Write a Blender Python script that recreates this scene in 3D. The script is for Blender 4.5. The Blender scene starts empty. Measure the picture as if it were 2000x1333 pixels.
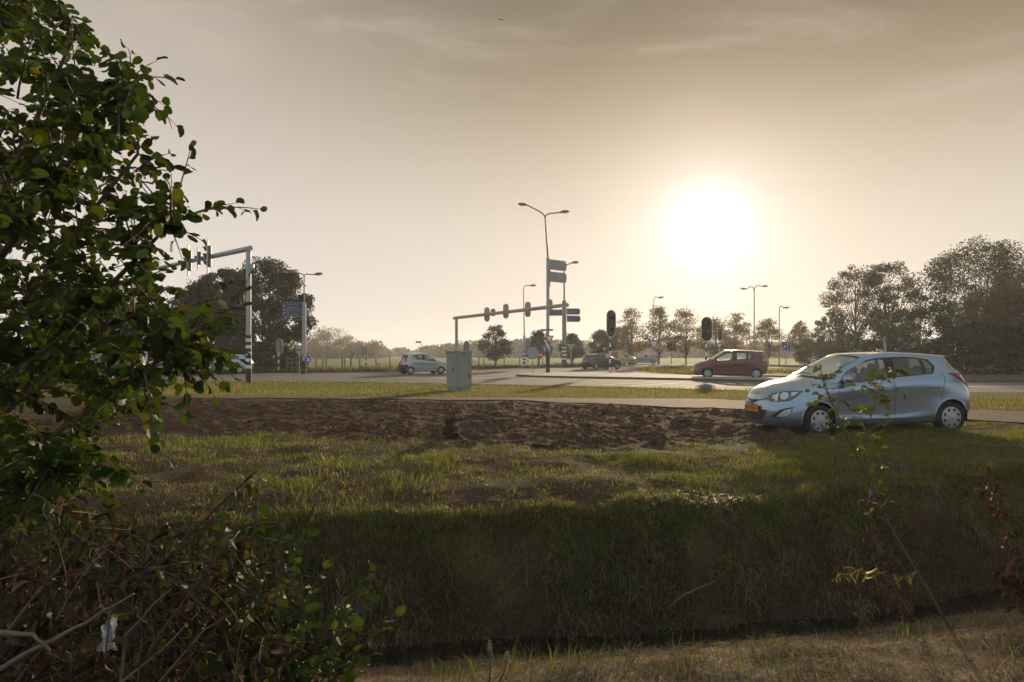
import bpy, bmesh, math, random
import numpy as np
from mathutils import Vector, Matrix, Quaternion
from mathutils.bvhtree import BVHTree

PI = math.pi
S = bpy.context.scene
COL = S.collection
random.seed(7)
RNG = np.random.default_rng(7)

# ------------------------------------------------------------------ camera
FPX, HOR, EYE = 1500.0, 691.5, 1.46          # focal length and horizon row in the 2000 px wide photo, eye height
cd = bpy.data.cameras.new('camera')
cd.sensor_width = 36.0
cd.lens = 36.0 * FPX / 2000.0
cd.shift_y = (HOR - 666.5) / 2000.0
cd.clip_start = 0.05
cd.clip_end = 3000.0
cam = bpy.data.objects.new('camera', cd)
COL.objects.link(cam)
cam.location = (0, 0, EYE)
cam.rotation_euler = (PI / 2, 0, 0)
S.camera = cam

# ------------------------------------------------------------------ sun and sky
SUN_AZ = math.atan2(385, 1500)               # to the right of the view direction
SUN_EL = math.radians(9.25)
SUN_DIR = Vector((math.sin(SUN_AZ) * math.cos(SUN_EL), math.cos(SUN_AZ) * math.cos(SUN_EL), math.sin(SUN_EL)))
sd = bpy.data.lights.new('sun', 'SUN')
sd.energy = 5.0
sd.angle = math.radians(1.1)
sd.color = (1.0, 0.77, 0.50)
sun = bpy.data.objects.new('sun', sd)
COL.objects.link(sun)
sun.rotation_euler = (-SUN_DIR).to_track_quat('-Z', 'Y').to_euler()

S.view_settings.view_transform = 'Standard'
S.view_settings.look = 'None'
S.view_settings.exposure = 0.06
S.view_settings.gamma = 1.0
S.cycles.max_bounces = 6
S.cycles.transparent_max_bounces = 12
S.cycles.volume_bounces = 0
S.cycles.use_denoising = True
S.cycles.sample_clamp_indirect = 4.0


def world_sky():
    w = bpy.data.worlds.new('World')
    S.world = w
    w.use_nodes = True
    nt = w.node_tree
    N, L = nt.nodes, nt.links
    N.clear()

    def nd(t, **k):
        n = N.new(t)
        for a, b in k.items():
            setattr(n, a, b)
        return n

    def mth(op, a, b=None, c=None):
        n = nd('ShaderNodeMath', operation=op)
        for i, x in enumerate((a, b, c)):
            if x is None:
                continue
            if isinstance(x, (int, float)):
                n.inputs[i].default_value = x
            else:
                L.new(x, n.inputs[i])
        return n.outputs[0]

    tc = nd('ShaderNodeTexCoord')
    D = tc.outputs['Generated']
    sep = nd('ShaderNodeSeparateXYZ')
    L.new(D, sep.inputs[0])
    elev = mth('ARCSINE', sep.outputs['Z'])
    e01 = mth('DIVIDE', elev, PI / 2)
    ramp = nd('ShaderNodeValToRGB')
    L.new(e01, ramp.inputs[0])
    cr = ramp.color_ramp
    cr.interpolation = 'B_SPLINE'
    stops = [(0.0, (0.745, 0.675, 0.65)), (0.07, (0.71, 0.645, 0.62)), (0.13, (0.625, 0.545, 0.48)), (0.20, (0.355, 0.282, 0.203)),
             (0.28, (0.138, 0.102, 0.062)), (0.42, (0.29, 0.29, 0.29)), (1.0, (0.36, 0.42, 0.50))]
    while len(cr.elements) > 1:
        cr.elements.remove(cr.elements[-1])
    cr.elements[0].position = stops[0][0]
    cr.elements[0].color = (*stops[0][1], 1)
    for p, c in stops[1:]:
        el = cr.elements.new(p)
        el.color = (*c, 1)
    ramp2 = nd('ShaderNodeValToRGB')
    L.new(e01, ramp2.inputs[0])
    c2 = ramp2.color_ramp
    c2.interpolation = 'B_SPLINE'
    st2 = [(0.0, (0.81, 0.735, 0.72)), (0.06, (0.78, 0.71, 0.69)), (0.16, (0.61, 0.55, 0.52)), (0.28, (0.425, 0.37, 0.315)), (0.45, (0.30, 0.30, 0.30)), (1.0, (0.36, 0.42, 0.50))]
    while len(c2.elements) > 1:
        c2.elements.remove(c2.elements[-1])
    c2.elements[0].position = st2[0][0]
    c2.elements[0].color = (*st2[0][1], 1)
    for p, c in st2[1:]:
        c2.elements.new(p).color = (*c, 1)
    lr = nd('ShaderNodeMapRange', interpolation_type='SMOOTHSTEP')
    L.new(sep.outputs['X'], lr.inputs[0])
    lr.inputs[1].default_value, lr.inputs[2].default_value = -0.52, 0.10
    mixl = nd('ShaderNodeMix', data_type='RGBA')
    L.new(lr.outputs[0], mixl.inputs[0])
    L.new(ramp2.outputs[0], mixl.inputs[6])
    L.new(ramp.outputs[0], mixl.inputs[7])
    # the cool half of the sky, away from the sun
    dot = nd('ShaderNodeVectorMath', operation='DOT_PRODUCT')
    L.new(D, dot.inputs[0])
    dot.inputs[1].default_value = SUN_DIR
    dv = dot.outputs['Value']
    back = nd('ShaderNodeMapRange', interpolation_type='SMOOTHSTEP')
    L.new(dv, back.inputs[0])
    back.inputs[1].default_value, back.inputs[2].default_value = 0.35, -0.5
    mixb = nd('ShaderNodeMix', data_type='RGBA')
    L.new(back.outputs[0], mixb.inputs[0])
    L.new(mixl.outputs[2], mixb.inputs[6])
    mixb.inputs[7].default_value = (0.46, 0.52, 0.61, 1)
    # olive tint to the right, greyer to the left
    side = nd('ShaderNodeMapRange', interpolation_type='SMOOTHSTEP')
    L.new(sep.outputs['X'], side.inputs[0])
    side.inputs[1].default_value, side.inputs[2].default_value = -0.50, 0.30
    tint = nd('ShaderNodeMix', data_type='RGBA')
    L.new(side.outputs[0], tint.inputs[0])
    tint.inputs[6].default_value = (1.05, 1.04, 0.98, 1)
    tint.inputs[7].default_value = (1.05, 1.03, 0.93, 1)
    mul = nd('ShaderNodeMix', data_type='RGBA', blend_type='MULTIPLY')
    mul.inputs[0].default_value = 1
    L.new(mixb.outputs[2], mul.inputs[6])
    L.new(tint.outputs[2], mul.inputs[7])
    # daylight sky model, a share of the whole
    nish = nd('ShaderNodeTexSky', sky_type='NISHITA')
    nish.sun_disc = False
    nish.sun_elevation = SUN_EL
    nish.sun_rotation = SUN_AZ
    nish.air_density = 1.2
    nish.dust_density = 3.0
    nsc = nd('ShaderNodeMix', data_type='RGBA', blend_type='MULTIPLY')
    nsc.inputs[0].default_value = 1
    L.new(nish.outputs[0], nsc.inputs[6])
    nsc.inputs[7].default_value = (0.05, 0.052, 0.06, 1)
    mixn = nd('ShaderNodeMix', data_type='RGBA')
    mixn.inputs[0].default_value = 0.06
    L.new(mul.outputs[2], mixn.inputs[6])
    L.new(nsc.outputs[2], mixn.inputs[7])
    # thin high cloud
    mp = nd('ShaderNodeMapping')
    L.new(D, mp.inputs[0])
    mp.inputs['Rotation'].default_value = (0.0, math.radians(20), 0)
    mp.inputs['Scale'].default_value = (2.0, 2.0, 7.0)
    mp.inputs['Location'].default_value = (0.35, 0.2, 0.1)
    noi = nd('ShaderNodeTexNoise')
    noi.inputs['Scale'].default_value = 1.6
    noi.inputs['Detail'].default_value = 6
    noi.inputs['Roughness'].default_value = 0.58
    noi.inputs['Distortion'].default_value = 0.7
    L.new(mp.outputs[0], noi.inputs['Vector'])
    cl = nd('ShaderNodeMapRange', interpolation_type='SMOOTHSTEP')
    L.new(noi.outputs[0], cl.inputs[0])
    cl.inputs[1].default_value, cl.inputs[2].default_value = 0.46, 0.80
    up = nd('ShaderNodeMapRange', interpolation_type='SMOOTHSTEP')
    L.new(elev, up.inputs[0])
    up.inputs[1].default_value, up.inputs[2].default_value = 0.05, 0.30
    cf = mth('MULTIPLY', mth('MULTIPLY', cl.outputs[0], up.outputs[0]), 0.48)
    mixc = nd('ShaderNodeMix', data_type='RGBA')
    L.new(cf, mixc.inputs[0])
    L.new(mixn.outputs[2], mixc.inputs[6])
    mixc.inputs[7].default_value = (0.66, 0.55, 0.46, 1)
    # aureole of the hazy sun
    ang = mth('ARCCOSINE', mth('MINIMUM', dv, 1.0))
    deg = mth('MULTIPLY', ang, 180 / PI)
    g1 = mth('MULTIPLY', mth('POWER', 2.718, mth('MULTIPLY', mth('POWER', mth('DIVIDE', deg, 2.4), 2.0), -1.0)), 0.58)
    g1 = mth('ADD', g1, mth('MULTIPLY', mth('POWER', 2.718, mth('MULTIPLY', mth('POWER', mth('DIVIDE', deg, 5.6), 2.0), -1.0)), 0.20))
    g2 = mth('MULTIPLY', mth('POWER', 2.718, mth('DIVIDE', deg, -6.0)), 0.20)
    add1 = nd('ShaderNodeMix', data_type='RGBA', blend_type='ADD')
    add1.inputs[0].default_value = 1
    L.new(mixc.outputs[2], add1.inputs[6])
    gc = nd('ShaderNodeCombineColor')
    L.new(mth('ADD', g1, g2), gc.inputs[0])
    L.new(mth('ADD', mth('MULTIPLY', g1, 0.97), mth('MULTIPLY', g2, 0.85)), gc.inputs[1])
    L.new(mth('ADD', mth('MULTIPLY', g1, 1.0), mth('MULTIPLY', g2, 0.84)), gc.inputs[2])
    L.new(gc.outputs[0], add1.inputs[7])
    bg = nd('ShaderNodeBackground')
    L.new(add1.outputs[2], bg.inputs[0])
    bg.inputs[1].default_value = 1.0
    out = nd('ShaderNodeOutputWorld')
    L.new(bg.outputs[0], out.inputs[0])


world_sky()


# ------------------------------------------------------------------ naming helpers
def tag(o, label=None, cat=None, group=None, kind=None):
    if label: o['label'] = label
    if cat: o['category'] = cat
    if group: o['group'] = group
    if kind: o['kind'] = kind
    return o


def thing(name, loc, label, cat, rz=0.0, group=None):
    o = bpy.data.objects.new(name, None)
    o.empty_display_size = 0.3
    COL.objects.link(o)
    o.location = loc
    o.rotation_euler = (0, 0, rz)
    return tag(o, label, cat, group)


def copy_thing(root, loc, rz=None, label=None):
    r = root.copy()
    COL.objects.link(r)
    r.location = loc
    if rz is not None: r.rotation_euler = (0, 0, rz)
    if label: r['label'] = label
    for ch in list(root.children):
        c = ch.copy()
        COL.objects.link(c)
        c.parent = r
        for g in list(ch.children):
            d = g.copy()
            COL.objects.link(d)
            d.parent = c
    return r


def at(px, py, Y):
    """the point that the photo shows at pixel (px, py) when it stands Y metres away"""
    return Vector(((px - 1000.0) / FPX * Y, Y, EYE - (py - HOR) / FPX * Y))


def foot(px, py, Z=0.0):
    """where the ground of height Z is met under pixel (px, py)"""
    Y = FPX * (EYE - Z) / (py - HOR)
    return Vector(((px - 1000.0) / FPX * Y, Y, Z))


# ------------------------------------------------------------------ mesh builder
class MB:
    def __init__(self):
        self.v, self.f, self.m, self.s = [], [], [], []

    def add(self, verts, faces, mi=0, smooth=False):
        o = len(self.v)
        self.v += [tuple(p) for p in verts]
        self.f += [tuple(i + o for i in f) for f in faces]
        self.m += [mi] * len(faces)
        self.s += [smooth] * len(faces)
        return self

    def box(self, c, size, mi=0, rot=None, bevel=0.0):
        bm = bmesh.new()
        bmesh.ops.create_cube(bm, size=1.0)
        for v in bm.verts:
            v.co = Vector((v.co.x * size[0], v.co.y * size[1], v.co.z * size[2]))
        if bevel > 0:
            bmesh.ops.bevel(bm, geom=bm.edges[:], offset=bevel, segments=2, affect='EDGES', profile=0.7)
        M = Matrix.Translation(Vector(c)) @ (rot.to_4x4() if rot is not None else Matrix.Identity(4))
        bm.verts.index_update()
        self.add([M @ v.co for v in bm.verts], [[v.index for v in f.verts] for f in bm.faces], mi, False)
        bm.free()
        return self

    def tube(self, pts, r, n=10, mi=0, caps=True, smooth=True):
        pts = [Vector(p) for p in pts]
        if isinstance(r, (int, float)): r = [r] * len(pts)
        up = None
        rings = []
        for i, p in enumerate(pts):
            t = (pts[min(i + 1, len(pts) - 1)] - pts[max(i - 1, 0)])
            if t.length < 1e-9: t = Vector((0, 0, 1))
            t.normalize()
            if up is None:
                up = t.orthogonal().normalized()
            else:
                up = (up - t * up.dot(t))
                up = up.normalized() if up.length > 1e-6 else t.orthogonal().normalized()
            b = t.cross(up)
            rings.append([p + (up * math.cos(2 * PI * k / n) + b * math.sin(2 * PI * k / n)) * r[i] for k in range(n)])
        vs = [q for ring in rings for q in ring]
        fs = []
        for i in range(len(pts) - 1):
            for k in range(n):
                fs.append((i * n + k, i * n + (k + 1) % n, (i + 1) * n + (k + 1) % n, (i + 1) * n + k))
        self.add(vs, fs, mi, smooth)
        if caps:
            self.add(rings[0], [tuple(range(n))[::-1]], mi)
            self.add(rings[-1], [tuple(range(n))], mi)
        return self

    def prism(self, poly, depth, M=None, mi=0, mi_side=None, bevel=0):
        """2-D outline in x,z, from y=0 (front, towards -y) to y=depth"""
        n = len(poly)
        a = [Vector((p[0], 0, p[1])) for p in poly]
        b = [Vector((p[0], depth, p[1])) for p in poly]
        vs = a + b
        if M is not None: vs = [M @ q for q in vs]
        self.add(vs, [tuple(range(n)), tuple(range(n, 2 * n))[::-1]], mi)
        self.add(vs, [(i, i + n, (i + 1) % n + n, (i + 1) % n) for i in range(n)], mi if mi_side is None else mi_side)
        return self

    def build(self, name, mats, parent=None, loc=None):
        me = bpy.data.meshes.new(name)
        me.from_pydata(self.v, [], self.f)
        if not isinstance(mats, (list, tuple)): mats = [mats]
        for m in mats: me.materials.append(m)
        me.polygons.foreach_set('material_index', self.m)
        me.polygons.foreach_set('use_smooth', self.s)
        me.validate()
        me.update()
        o = bpy.data.objects.new(name, me)
        COL.objects.link(o)
        if parent is not None: o.parent = parent
        if loc is not None: o.location = loc
        return o


def np_mesh(name, verts, loops, starts, mats, parent=None, attrs=None, smooth=False):
    """verts (n,3), flat loop indices and start of every face; attrs: name -> per-vertex floats or colours"""
    me = bpy.data.meshes.new(name)
    me.vertices.add(len(verts))
    me.vertices.foreach_set('co', np.asarray(verts, dtype=np.float32).ravel())
    me.loops.add(len(loops))
    me.loops.foreach_set('vertex_index', np.asarray(loops, dtype=np.int32))
    me.polygons.add(len(starts))
    me.polygons.foreach_set('loop_start', np.asarray(starts, dtype=np.int32))
    if not isinstance(mats, (list, tuple)): mats = [mats]
    for m in mats: me.materials.append(m)
    if smooth: me.polygons.foreach_set('use_smooth', np.ones(len(starts), dtype=bool))
    for k, a in (attrs or {}).items():
        a = np.asarray(a, dtype=np.float32)
        if a.ndim == 1:
            at_ = me.attributes.new(k, 'FLOAT', 'POINT')
            at_.data.foreach_set('value', a)
        else:
            at_ = me.attributes.new(k, 'FLOAT_COLOR', 'POINT')
            if a.shape[1] == 3: a = np.concatenate([a, np.ones((len(a), 1), np.float32)], 1)
            at_.data.foreach_set('color', a.ravel())
    me.update(calc_edges=True)
    o = bpy.data.objects.new(name, me)
    COL.objects.link(o)
    if parent is not None: o.parent = parent
    return o


# ------------------------------------------------------------------ noise
def _h(ix, iy, seed):
    n = (ix.astype(np.int64) * 374761393 + iy.astype(np.int64) * 668265263 + seed * 1442695041) & 0xffffffff
    n = ((n ^ (n >> 13)) * 1274126177) & 0xffffffff
    return ((n ^ (n >> 16)) & 0xffff) / 65535.0


def vnoise(x, y, seed=0):
    x = np.asarray(x, float); y = np.asarray(y, float)
    ix, iy = np.floor(x), np.floor(y)
    fx, fy = x - ix, y - iy
    fx = fx * fx * (3 - 2 * fx); fy = fy * fy * (3 - 2 * fy)
    a, b = _h(ix, iy, seed), _h(ix + 1, iy, seed)
    c, d = _h(ix, iy + 1, seed), _h(ix + 1, iy + 1, seed)
    return (a * (1 - fx) + b * fx) * (1 - fy) + (c * (1 - fx) + d * fx) * fy


def fbm(x, y, oct=4, seed=0, gain=0.5):
    t, a, n = 0.0, 1.0, 0.0
    for k in range(oct):
        t = t + a * vnoise(x * 2 ** k, y * 2 ** k, seed + k * 17)
        n += a
        a *= gain
    return t / n


def sstep(a, b, x):
    t = np.clip((np.asarray(x, float) - a) / (b - a), 0, 1)
    return t * t * (3 - 2 * t)


# ------------------------------------------------------------------ materials
def mat(name, color, rough=0.6, metal=0.0, var=0.0, scale=20.0, bump=0.0, spec=0.5, coat=0.0, bscale=None, dirt=None):
    m = bpy.data.materials.new(name)
    m.use_nodes = True
    nt = m.node_tree
    N, L = nt.nodes, nt.links
    b = N['Principled BSDF']
    b.inputs['Base Color'].default_value = (*color, 1)
    b.inputs['Roughness'].default_value = rough
    b.inputs['Metallic'].default_value = metal
    b.inputs['Specular IOR Level'].default_value = spec
    b.inputs['Coat Weight'].default_value = coat
    b.inputs['Coat Roughness'].default_value = 0.06
    if var > 0 or bump > 0:
        tc = N.new('ShaderNodeTexCoord')
        no = N.new('ShaderNodeTexNoise')
        no.inputs['Scale'].default_value = scale
        no.inputs['Detail'].default_value = 5
        no.inputs['Roughness'].default_value = 0.6
        L.new(tc.outputs['Object'], no.inputs['Vector'])
        if var > 0:
            r = N.new('ShaderNodeMapRange')
            L.new(no.outputs[0], r.inputs[0])
            r.inputs[1].default_value, r.inputs[2].default_value = 0.25, 0.75
            r.inputs[3].default_value, r.inputs[4].default_value = 1 - var, 1 + var
            mx = N.new('ShaderNodeMix')
            mx.data_type = 'RGBA'
            mx.blend_type = 'MULTIPLY'
            mx.inputs[0].default_value = 1
            mx.inputs[6].default_value = (*color, 1)
            L.new(r.outputs[0], mx.inputs[7])
            L.new(mx.outputs[2], b.inputs['Base Color'])
            r2 = N.new('ShaderNodeMapRange')
            L.new(no.outputs[0], r2.inputs[0])
            r2.inputs[3].default_value, r2.inputs[4].default_value = max(0.02, rough - 0.12), min(1, rough + 0.12)
            L.new(r2.outputs[0], b.inputs['Roughness'])
        if bump > 0:
            bp = N.new('ShaderNodeBump')
            bp.inputs['Strength'].default_value = 1.0
            bp.inputs['Distance'].default_value = bump
            L.new(no.outputs[0], bp.inputs['Height'])
            L.new(bp.outputs[0], b.inputs['Normal'])
    return m


def leafmat(name, attr='tint', trans=0.5, rough=0.45, spec=0.3, tcol=(1.25, 1.25, 0.5)):
    """foliage: colour from a per-leaf attribute, light shines through"""
    m = bpy.data.materials.new(name)
    m.use_nodes = True
    N, L = m.node_tree.nodes, m.node_tree.links
    b = N['Principled BSDF']
    a = N.new('ShaderNodeAttribute')
    a.attribute_name = attr
    L.new(a.outputs['Color'], b.inputs['Base Color'])
    b.inputs['Roughness'].default_value = rough
    b.inputs['Specular IOR Level'].default_value = spec
    t = N.new('ShaderNodeBsdfTranslucent')
    mx = N.new('ShaderNodeMix')
    mx.data_type = 'RGBA'
    mx.blend_type = 'MULTIPLY'
    mx.inputs[0].default_value = 1
    L.new(a.outputs['Color'], mx.inputs[6])
    mx.inputs[7].default_value = (*tcol, 1)
    L.new(mx.outputs[2], t.inputs[0])
    ms = N.new('ShaderNodeMixShader')
    ms.inputs[0].default_value = trans
    L.new(b.outputs[0], ms.inputs[1])
    L.new(t.outputs[0], ms.inputs[2])
    L.new(ms.outputs[0], N['Material Output'].inputs['Surface'])
    return m


GREY = mat('galvanised steel', (0.42, 0.43, 0.43), 0.5, 0.35, 0.12, 9)
GREYP = mat('grey painted steel', (0.36, 0.38, 0.40), 0.5, 0, 0.10, 6)
WHITE = mat('white paint', (0.78, 0.78, 0.76), 0.45, 0, 0.06, 8)
BLACK = mat('black paint', (0.018, 0.018, 0.02), 0.45, 0, 0.2, 8)
BLUE = mat('blue sign face', (0.012, 0.05, 0.22), 0.4)
NAVY = mat('navy sign face', (0.02, 0.035, 0.12), 0.4)
RED = mat('red sign border', (0.42, 0.02, 0.015), 0.4)
ALU = mat('aluminium sign back', (0.33, 0.34, 0.35), 0.5, 0.3, 0.08, 5)
LAMPG = mat('grey lamp housing', (0.14, 0.12, 0.10), 0.55, 0, 0.1, 8)
LAMPB = mat('lamp bowl', (0.75, 0.55, 0.38), 0.25)
BARK = mat('bark', (0.075, 0.055, 0.04), 0.9, 0, 0.3, 30, 0.01)
TWIG = mat('twig bark', (0.11, 0.075, 0.055), 0.8, 0, 0.3, 40)
WOOD = mat('weathered wood', (0.16, 0.12, 0.085), 0.85, 0, 0.25, 20)


# ------------------------------------------------------------------ lie of the land
def ditch_c(x):
    x = np.asarray(x, float)
    return np.where(x > 0, 6.5 + 0.09 * x + 0.035 * np.minimum(x, 9) ** 2 + np.maximum(x - 9, 0) * 0.7, 6.5 + 0.15 * x)


def near_lip(x):
    return 4.35 + 0.2 * np.clip(x, -6, 4) + 0.55 * np.maximum(np.asarray(x, float) - 4, 0)


def curve(pts):
    xs = [p[0] for p in pts]; ys = [p[1] for p in pts]
    return lambda x: np.interp(x, xs, ys)


path_hi = curve([(-60, 36), (-22, 28), (-10, 25.1), (0, 24.0), (6, 22.9), (11.6, 18.3), (16, 14.0), (30, 1)])
path_lo = curve([(-60, 33.5), (-22, 25.6), (-9, 23.3), (0, 22.1), (4.9, 19.1), (9.4, 15.4), (13, 12.0), (27, -1)])
road_near = curve([(-200, 120), (-60, 62), (-15.3, 40.2), (-7.2, 38.8), (0, 35.6), (4.5, 33.4), (8.6, 30.6), (14.4, 23.9), (25, 12), (60, -25)])
road_far = curve([(-200, 150), (-60, 80), (-21, 56.5), (-16, 58.4), (-9, 61.7), (-3.8, 71.8), (0, 78), (5.5, 82.6), (15, 97), (26, 106), (47, 118), (200, 150)])
dirt_lo = curve([(-9, 14.2), (-6.5, 13.0), (-3, 12.7), (-1.5, 12.2), (0.8, 10.9), (2.5, 11.3), (3.6, 12.2), (5.0, 12.4)])


def ground_z(x, y, fine=True):
    x = np.asarray(x, float); y = np.asarray(y, float)
    c = ditch_c(x)
    d = y - c
    lipw = 1.22 + 0.05 * np.clip(x, 0, 6)
    wob = (fbm(x * 0.8, y * 0.8, 4, 3) - 0.5) * 0.70
    # far side: floor, bank, lip, verge rising to the car and falling to the road
    qq = (d + wob * 0.6) / lipw
    bank = 0.80 * sstep(0.05, 0.98, qq) + 0.20 * sstep(0.3, 1.75, qq)
    top = 0.10 * sstep(7.5, 11.5, y) - 0.10 * sstep(22, 33, y) - 0.015
    zf = -1.09 + bank * (1.09 + top)
    # near side
    nl = near_lip(x)
    t = np.clip((c - 0.30 - y) / np.maximum(c - 0.30 - nl, 0.2), 0, 1)
    lipz = -0.345 + 0.006 * np.clip(x, 0, 4)
    zn = -1.07 + (lipz + 1.07) * (t ** 0.9) + 0.10 * np.clip((nl - y) / 4, 0, 1.5) + wob * 0.25 * t
    z = np.where(d > -0.30, zf, zn)
    if fine:
        verge = sstep(0.9, 1.4, d / lipw) * (1 - sstep(30, 38, y)) * (1 - sstep(-0.5, 0.5, y - path_lo(x)) * 0.8)
        z = z + verge * (fbm(x * 1.6, y * 1.6, 4, 11) - 0.5) * 0.11
        dm = dirt_mask(x, y)
        clod = fbm(x * 3.2, y * 3.2, 3, 23)
        z = z + dm * ((fbm(x * 5.0, y * 5.0, 3, 21, 0.6) - 0.55) * 0.12 + (vnoise(x * 9.0, y * 9.0, 27) - 0.5) * 0.055 + np.maximum(clod - 0.60, 0) * 0.45 - 0.02)
        onbank = sstep(-0.1, 0.4, d) * (1 - sstep(1.0, 1.4, d / lipw))
        z = z + onbank * ((fbm(x * 2.6, y * 2.6, 4, 31) - 0.5) * 0.20)
        z = z + (1 - sstep(-0.8, -0.3, d)) * (fbm(x * 3, y * 3, 3, 41) - 0.5) * 0.10
    return z


def dirt_mask(x, y):
    x = np.asarray(x, float); y = np.asarray(y, float)
    e = (fbm(x * 0.8, y * 0.8, 3, 5) - 0.5) * 1.6
    m = sstep(-0.55, 0.6, y - dirt_lo(x) + e * 0.9 + (fbm(x * 2.5, y * 2.5, 3, 7) - 0.5) * 0.9) * (1 - sstep(-0.5, 0.0, y - path_lo(x) + 0.15 + e * 0.25))
    m = m * sstep(-11.5, -10, x + e) * (1 - sstep(5.0, 6.4, x + e * 0.6 + (14.6 - y) * 0.15))
    return m


def axis(parts):
    out = []
    for a, b, st in parts:
        n = max(1, int(round((b - a) / st)))
        out += list(np.linspace(a, b, n, endpoint=False))
    out.append(parts[-1][1])
    return np.array(out)


def grid_mesh(name, xs, ys, zf, mats, attrs=None):
    X, Y = np.meshgrid(xs, ys)
    Z = zf(X, Y)
    V = np.stack([X.ravel(), Y.ravel(), Z.ravel()], 1)
    nx, ny = len(xs), len(ys)
    i = (np.arange(ny - 1)[:, None] * nx + np.arange(nx - 1)[None, :]).ravel()
    F = np.stack([i, i + 1, i + 1 + nx, i + nx], 1)
    at_ = {k: f(X.ravel(), Y.ravel()) for k, f in (attrs or {}).items()}
    return np_mesh(name, V, F.ravel(), np.arange(0, F.size, 4), mats, None, at_, True)


def ground_material():
    m = bpy.data.materials.new('verge soil and turf')
    m.use_nodes = True
    N, L = m.node_tree.nodes, m.node_tree.links
    b = N['Principled BSDF']
    b.inputs['Roughness'].default_value = 0.95
    b.inputs['Specular IOR Level'].default_value = 0.04
    tc = N.new('ShaderNodeTexCoord')

    def noise(sc, det=6, rough=0.6):
        n = N.new('ShaderNodeTexNoise')
        n.inputs['Scale'].default_value = sc
        n.inputs['Detail'].default_value = det
        n.inputs['Roughness'].default_value = rough
        L.new(tc.outputs['Object'], n.inputs['Vector'])
        return n.outputs[0]

    def ramp(f, stops):
        r = N.new('ShaderNodeValToRGB')
        L.new(f, r.inputs[0])
        while len(r.color_ramp.elements) > 1: r.color_ramp.elements.remove(r.color_ramp.elements[-1])
        r.color_ramp.elements[0].position = stops[0][0]
        r.color_ramp.elements[0].color = (*stops[0][1], 1)
        for p, c in stops[1:]:
            r.color_ramp.elements.new(p).color = (*c, 1)
        return r.outputs[0]

    def mix(f, a, c):
        x = N.new('ShaderNodeMix')
        x.data_type = 'RGBA'
        L.new(f, x.inputs[0])
        L.new(a, x.inputs[6])
        L.new(c, x.inputs[7])
        return x.outputs[2]

    def attr(n):
        a = N.new('ShaderNodeAttribute')
        a.attribute_name = n
        return a.outputs['Fac']

    fine, mid = noise(26, 8, 0.7), noise(3.5, 5)
    soil = ramp(fine, [(0.28, (0.028, 0.016, 0.0105)), (0.5, (0.078, 0.046, 0.030)), (0.72, (0.165, 0.102, 0.069))])
    turf = ramp(fine, [(0.3, (0.04, 0.037, 0.016)), (0.5, (0.095, 0.088, 0.034)), (0.75, (0.19, 0.16, 0.07))])
    mulch = ramp(fine, [(0.3, (0.030, 0.018, 0.012)), (0.5, (0.085, 0.054, 0.033)), (0.75, (0.19, 0.135, 0.085))])
    dry = ramp(fine, [(0.3, (0.06, 0.042, 0.025)), (0.5, (0.19, 0.14, 0.08)), (0.75, (0.34, 0.27, 0.16))])
    field = ramp(mid, [(0.3, (0.15, 0.15, 0.05)), (0.7, (0.22, 0.21, 0.075))])
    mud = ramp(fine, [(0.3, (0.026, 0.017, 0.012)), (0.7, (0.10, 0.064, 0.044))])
    c = mix(attr('bare'), turf, mulch)
    c = mix(attr('field'), c, field)
    c = mix(attr('dry'), c, dry)
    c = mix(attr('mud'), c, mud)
    c = mix(attr('dirt'), c, soil)
    L.new(c, b.inputs['Base Color'])
    bp = N.new('ShaderNodeBump')
    bp.inputs['Distance'].default_value = 0.03
    bp.inputs['Strength'].default_value = 0.9
    L.new(fine, bp.inputs['Height'])
    L.new(bp.outputs[0], b.inputs['Normal'])
    return m


def a_bare(x, y): return sstep(0.36, 0.50, fbm(x * 0.7, y * 1.5, 5, 61, 0.6) - 0.020 * np.clip(x, -3, 6)) * (1 - sstep(20, 24, y))
def a_field(x, y): return sstep(-1, 6, y - road_far(x))
def a_dry(x, y): return 1 - sstep(-0.9, -0.5, y - ditch_c(x))
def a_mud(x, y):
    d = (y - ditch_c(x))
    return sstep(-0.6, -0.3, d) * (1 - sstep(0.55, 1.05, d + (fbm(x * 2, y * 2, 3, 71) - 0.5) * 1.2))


gx = axis([(-700, -150, 50), (-150, -40, 8), (-40, -13, 1.0), (-13, -6, 0.10), (-6, 7.5, 0.045), (7.5, 14, 0.12), (14, 40, 1.0), (40, 150, 8), (150, 700, 50)])
gy = axis([(-60, -4, 4), (-4, 3.5, 0.3), (3.5, 10.5, 0.045), (10.5, 15, 0.055), (15, 26, 0.10), (26, 60, 0.8), (60, 150, 6), (150, 900, 50)])
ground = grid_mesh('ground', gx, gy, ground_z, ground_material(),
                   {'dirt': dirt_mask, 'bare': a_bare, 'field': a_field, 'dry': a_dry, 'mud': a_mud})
tag(ground, 'rough verge of turf and bare soil falling into a ditch', 'ground', kind='structure')


def strip(name, xs, lo, hi, dz, m, label, cat, n=4):
    V, F = [], []
    for x in xs:
        a, b_ = float(lo(x)), float(hi(x))
        for k in range(n + 1):
            y = a + (b_ - a) * k / n
            V.append((x, y, dz(x, y)))
    for i in range(len(xs) - 1):
        for k in range(n):
            o = i * (n + 1) + k
            F.append((o, o + n + 1, o + n + 2, o + 1))
    o = MB().add(V, F, 0, True).build(name, m)
    # faces upwards
    bm = bmesh.new(); bm.from_mesh(o.data)
    bmesh.ops.recalc_face_normals(bm, faces=bm.faces)
    if sum(f.normal.z for f in bm.faces) < 0: bmesh.ops.reverse_faces(bm, faces=bm.faces)
    bm.to_mesh(o.data); bm.free()
    return tag(o, label, cat, kind='structure')


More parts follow.
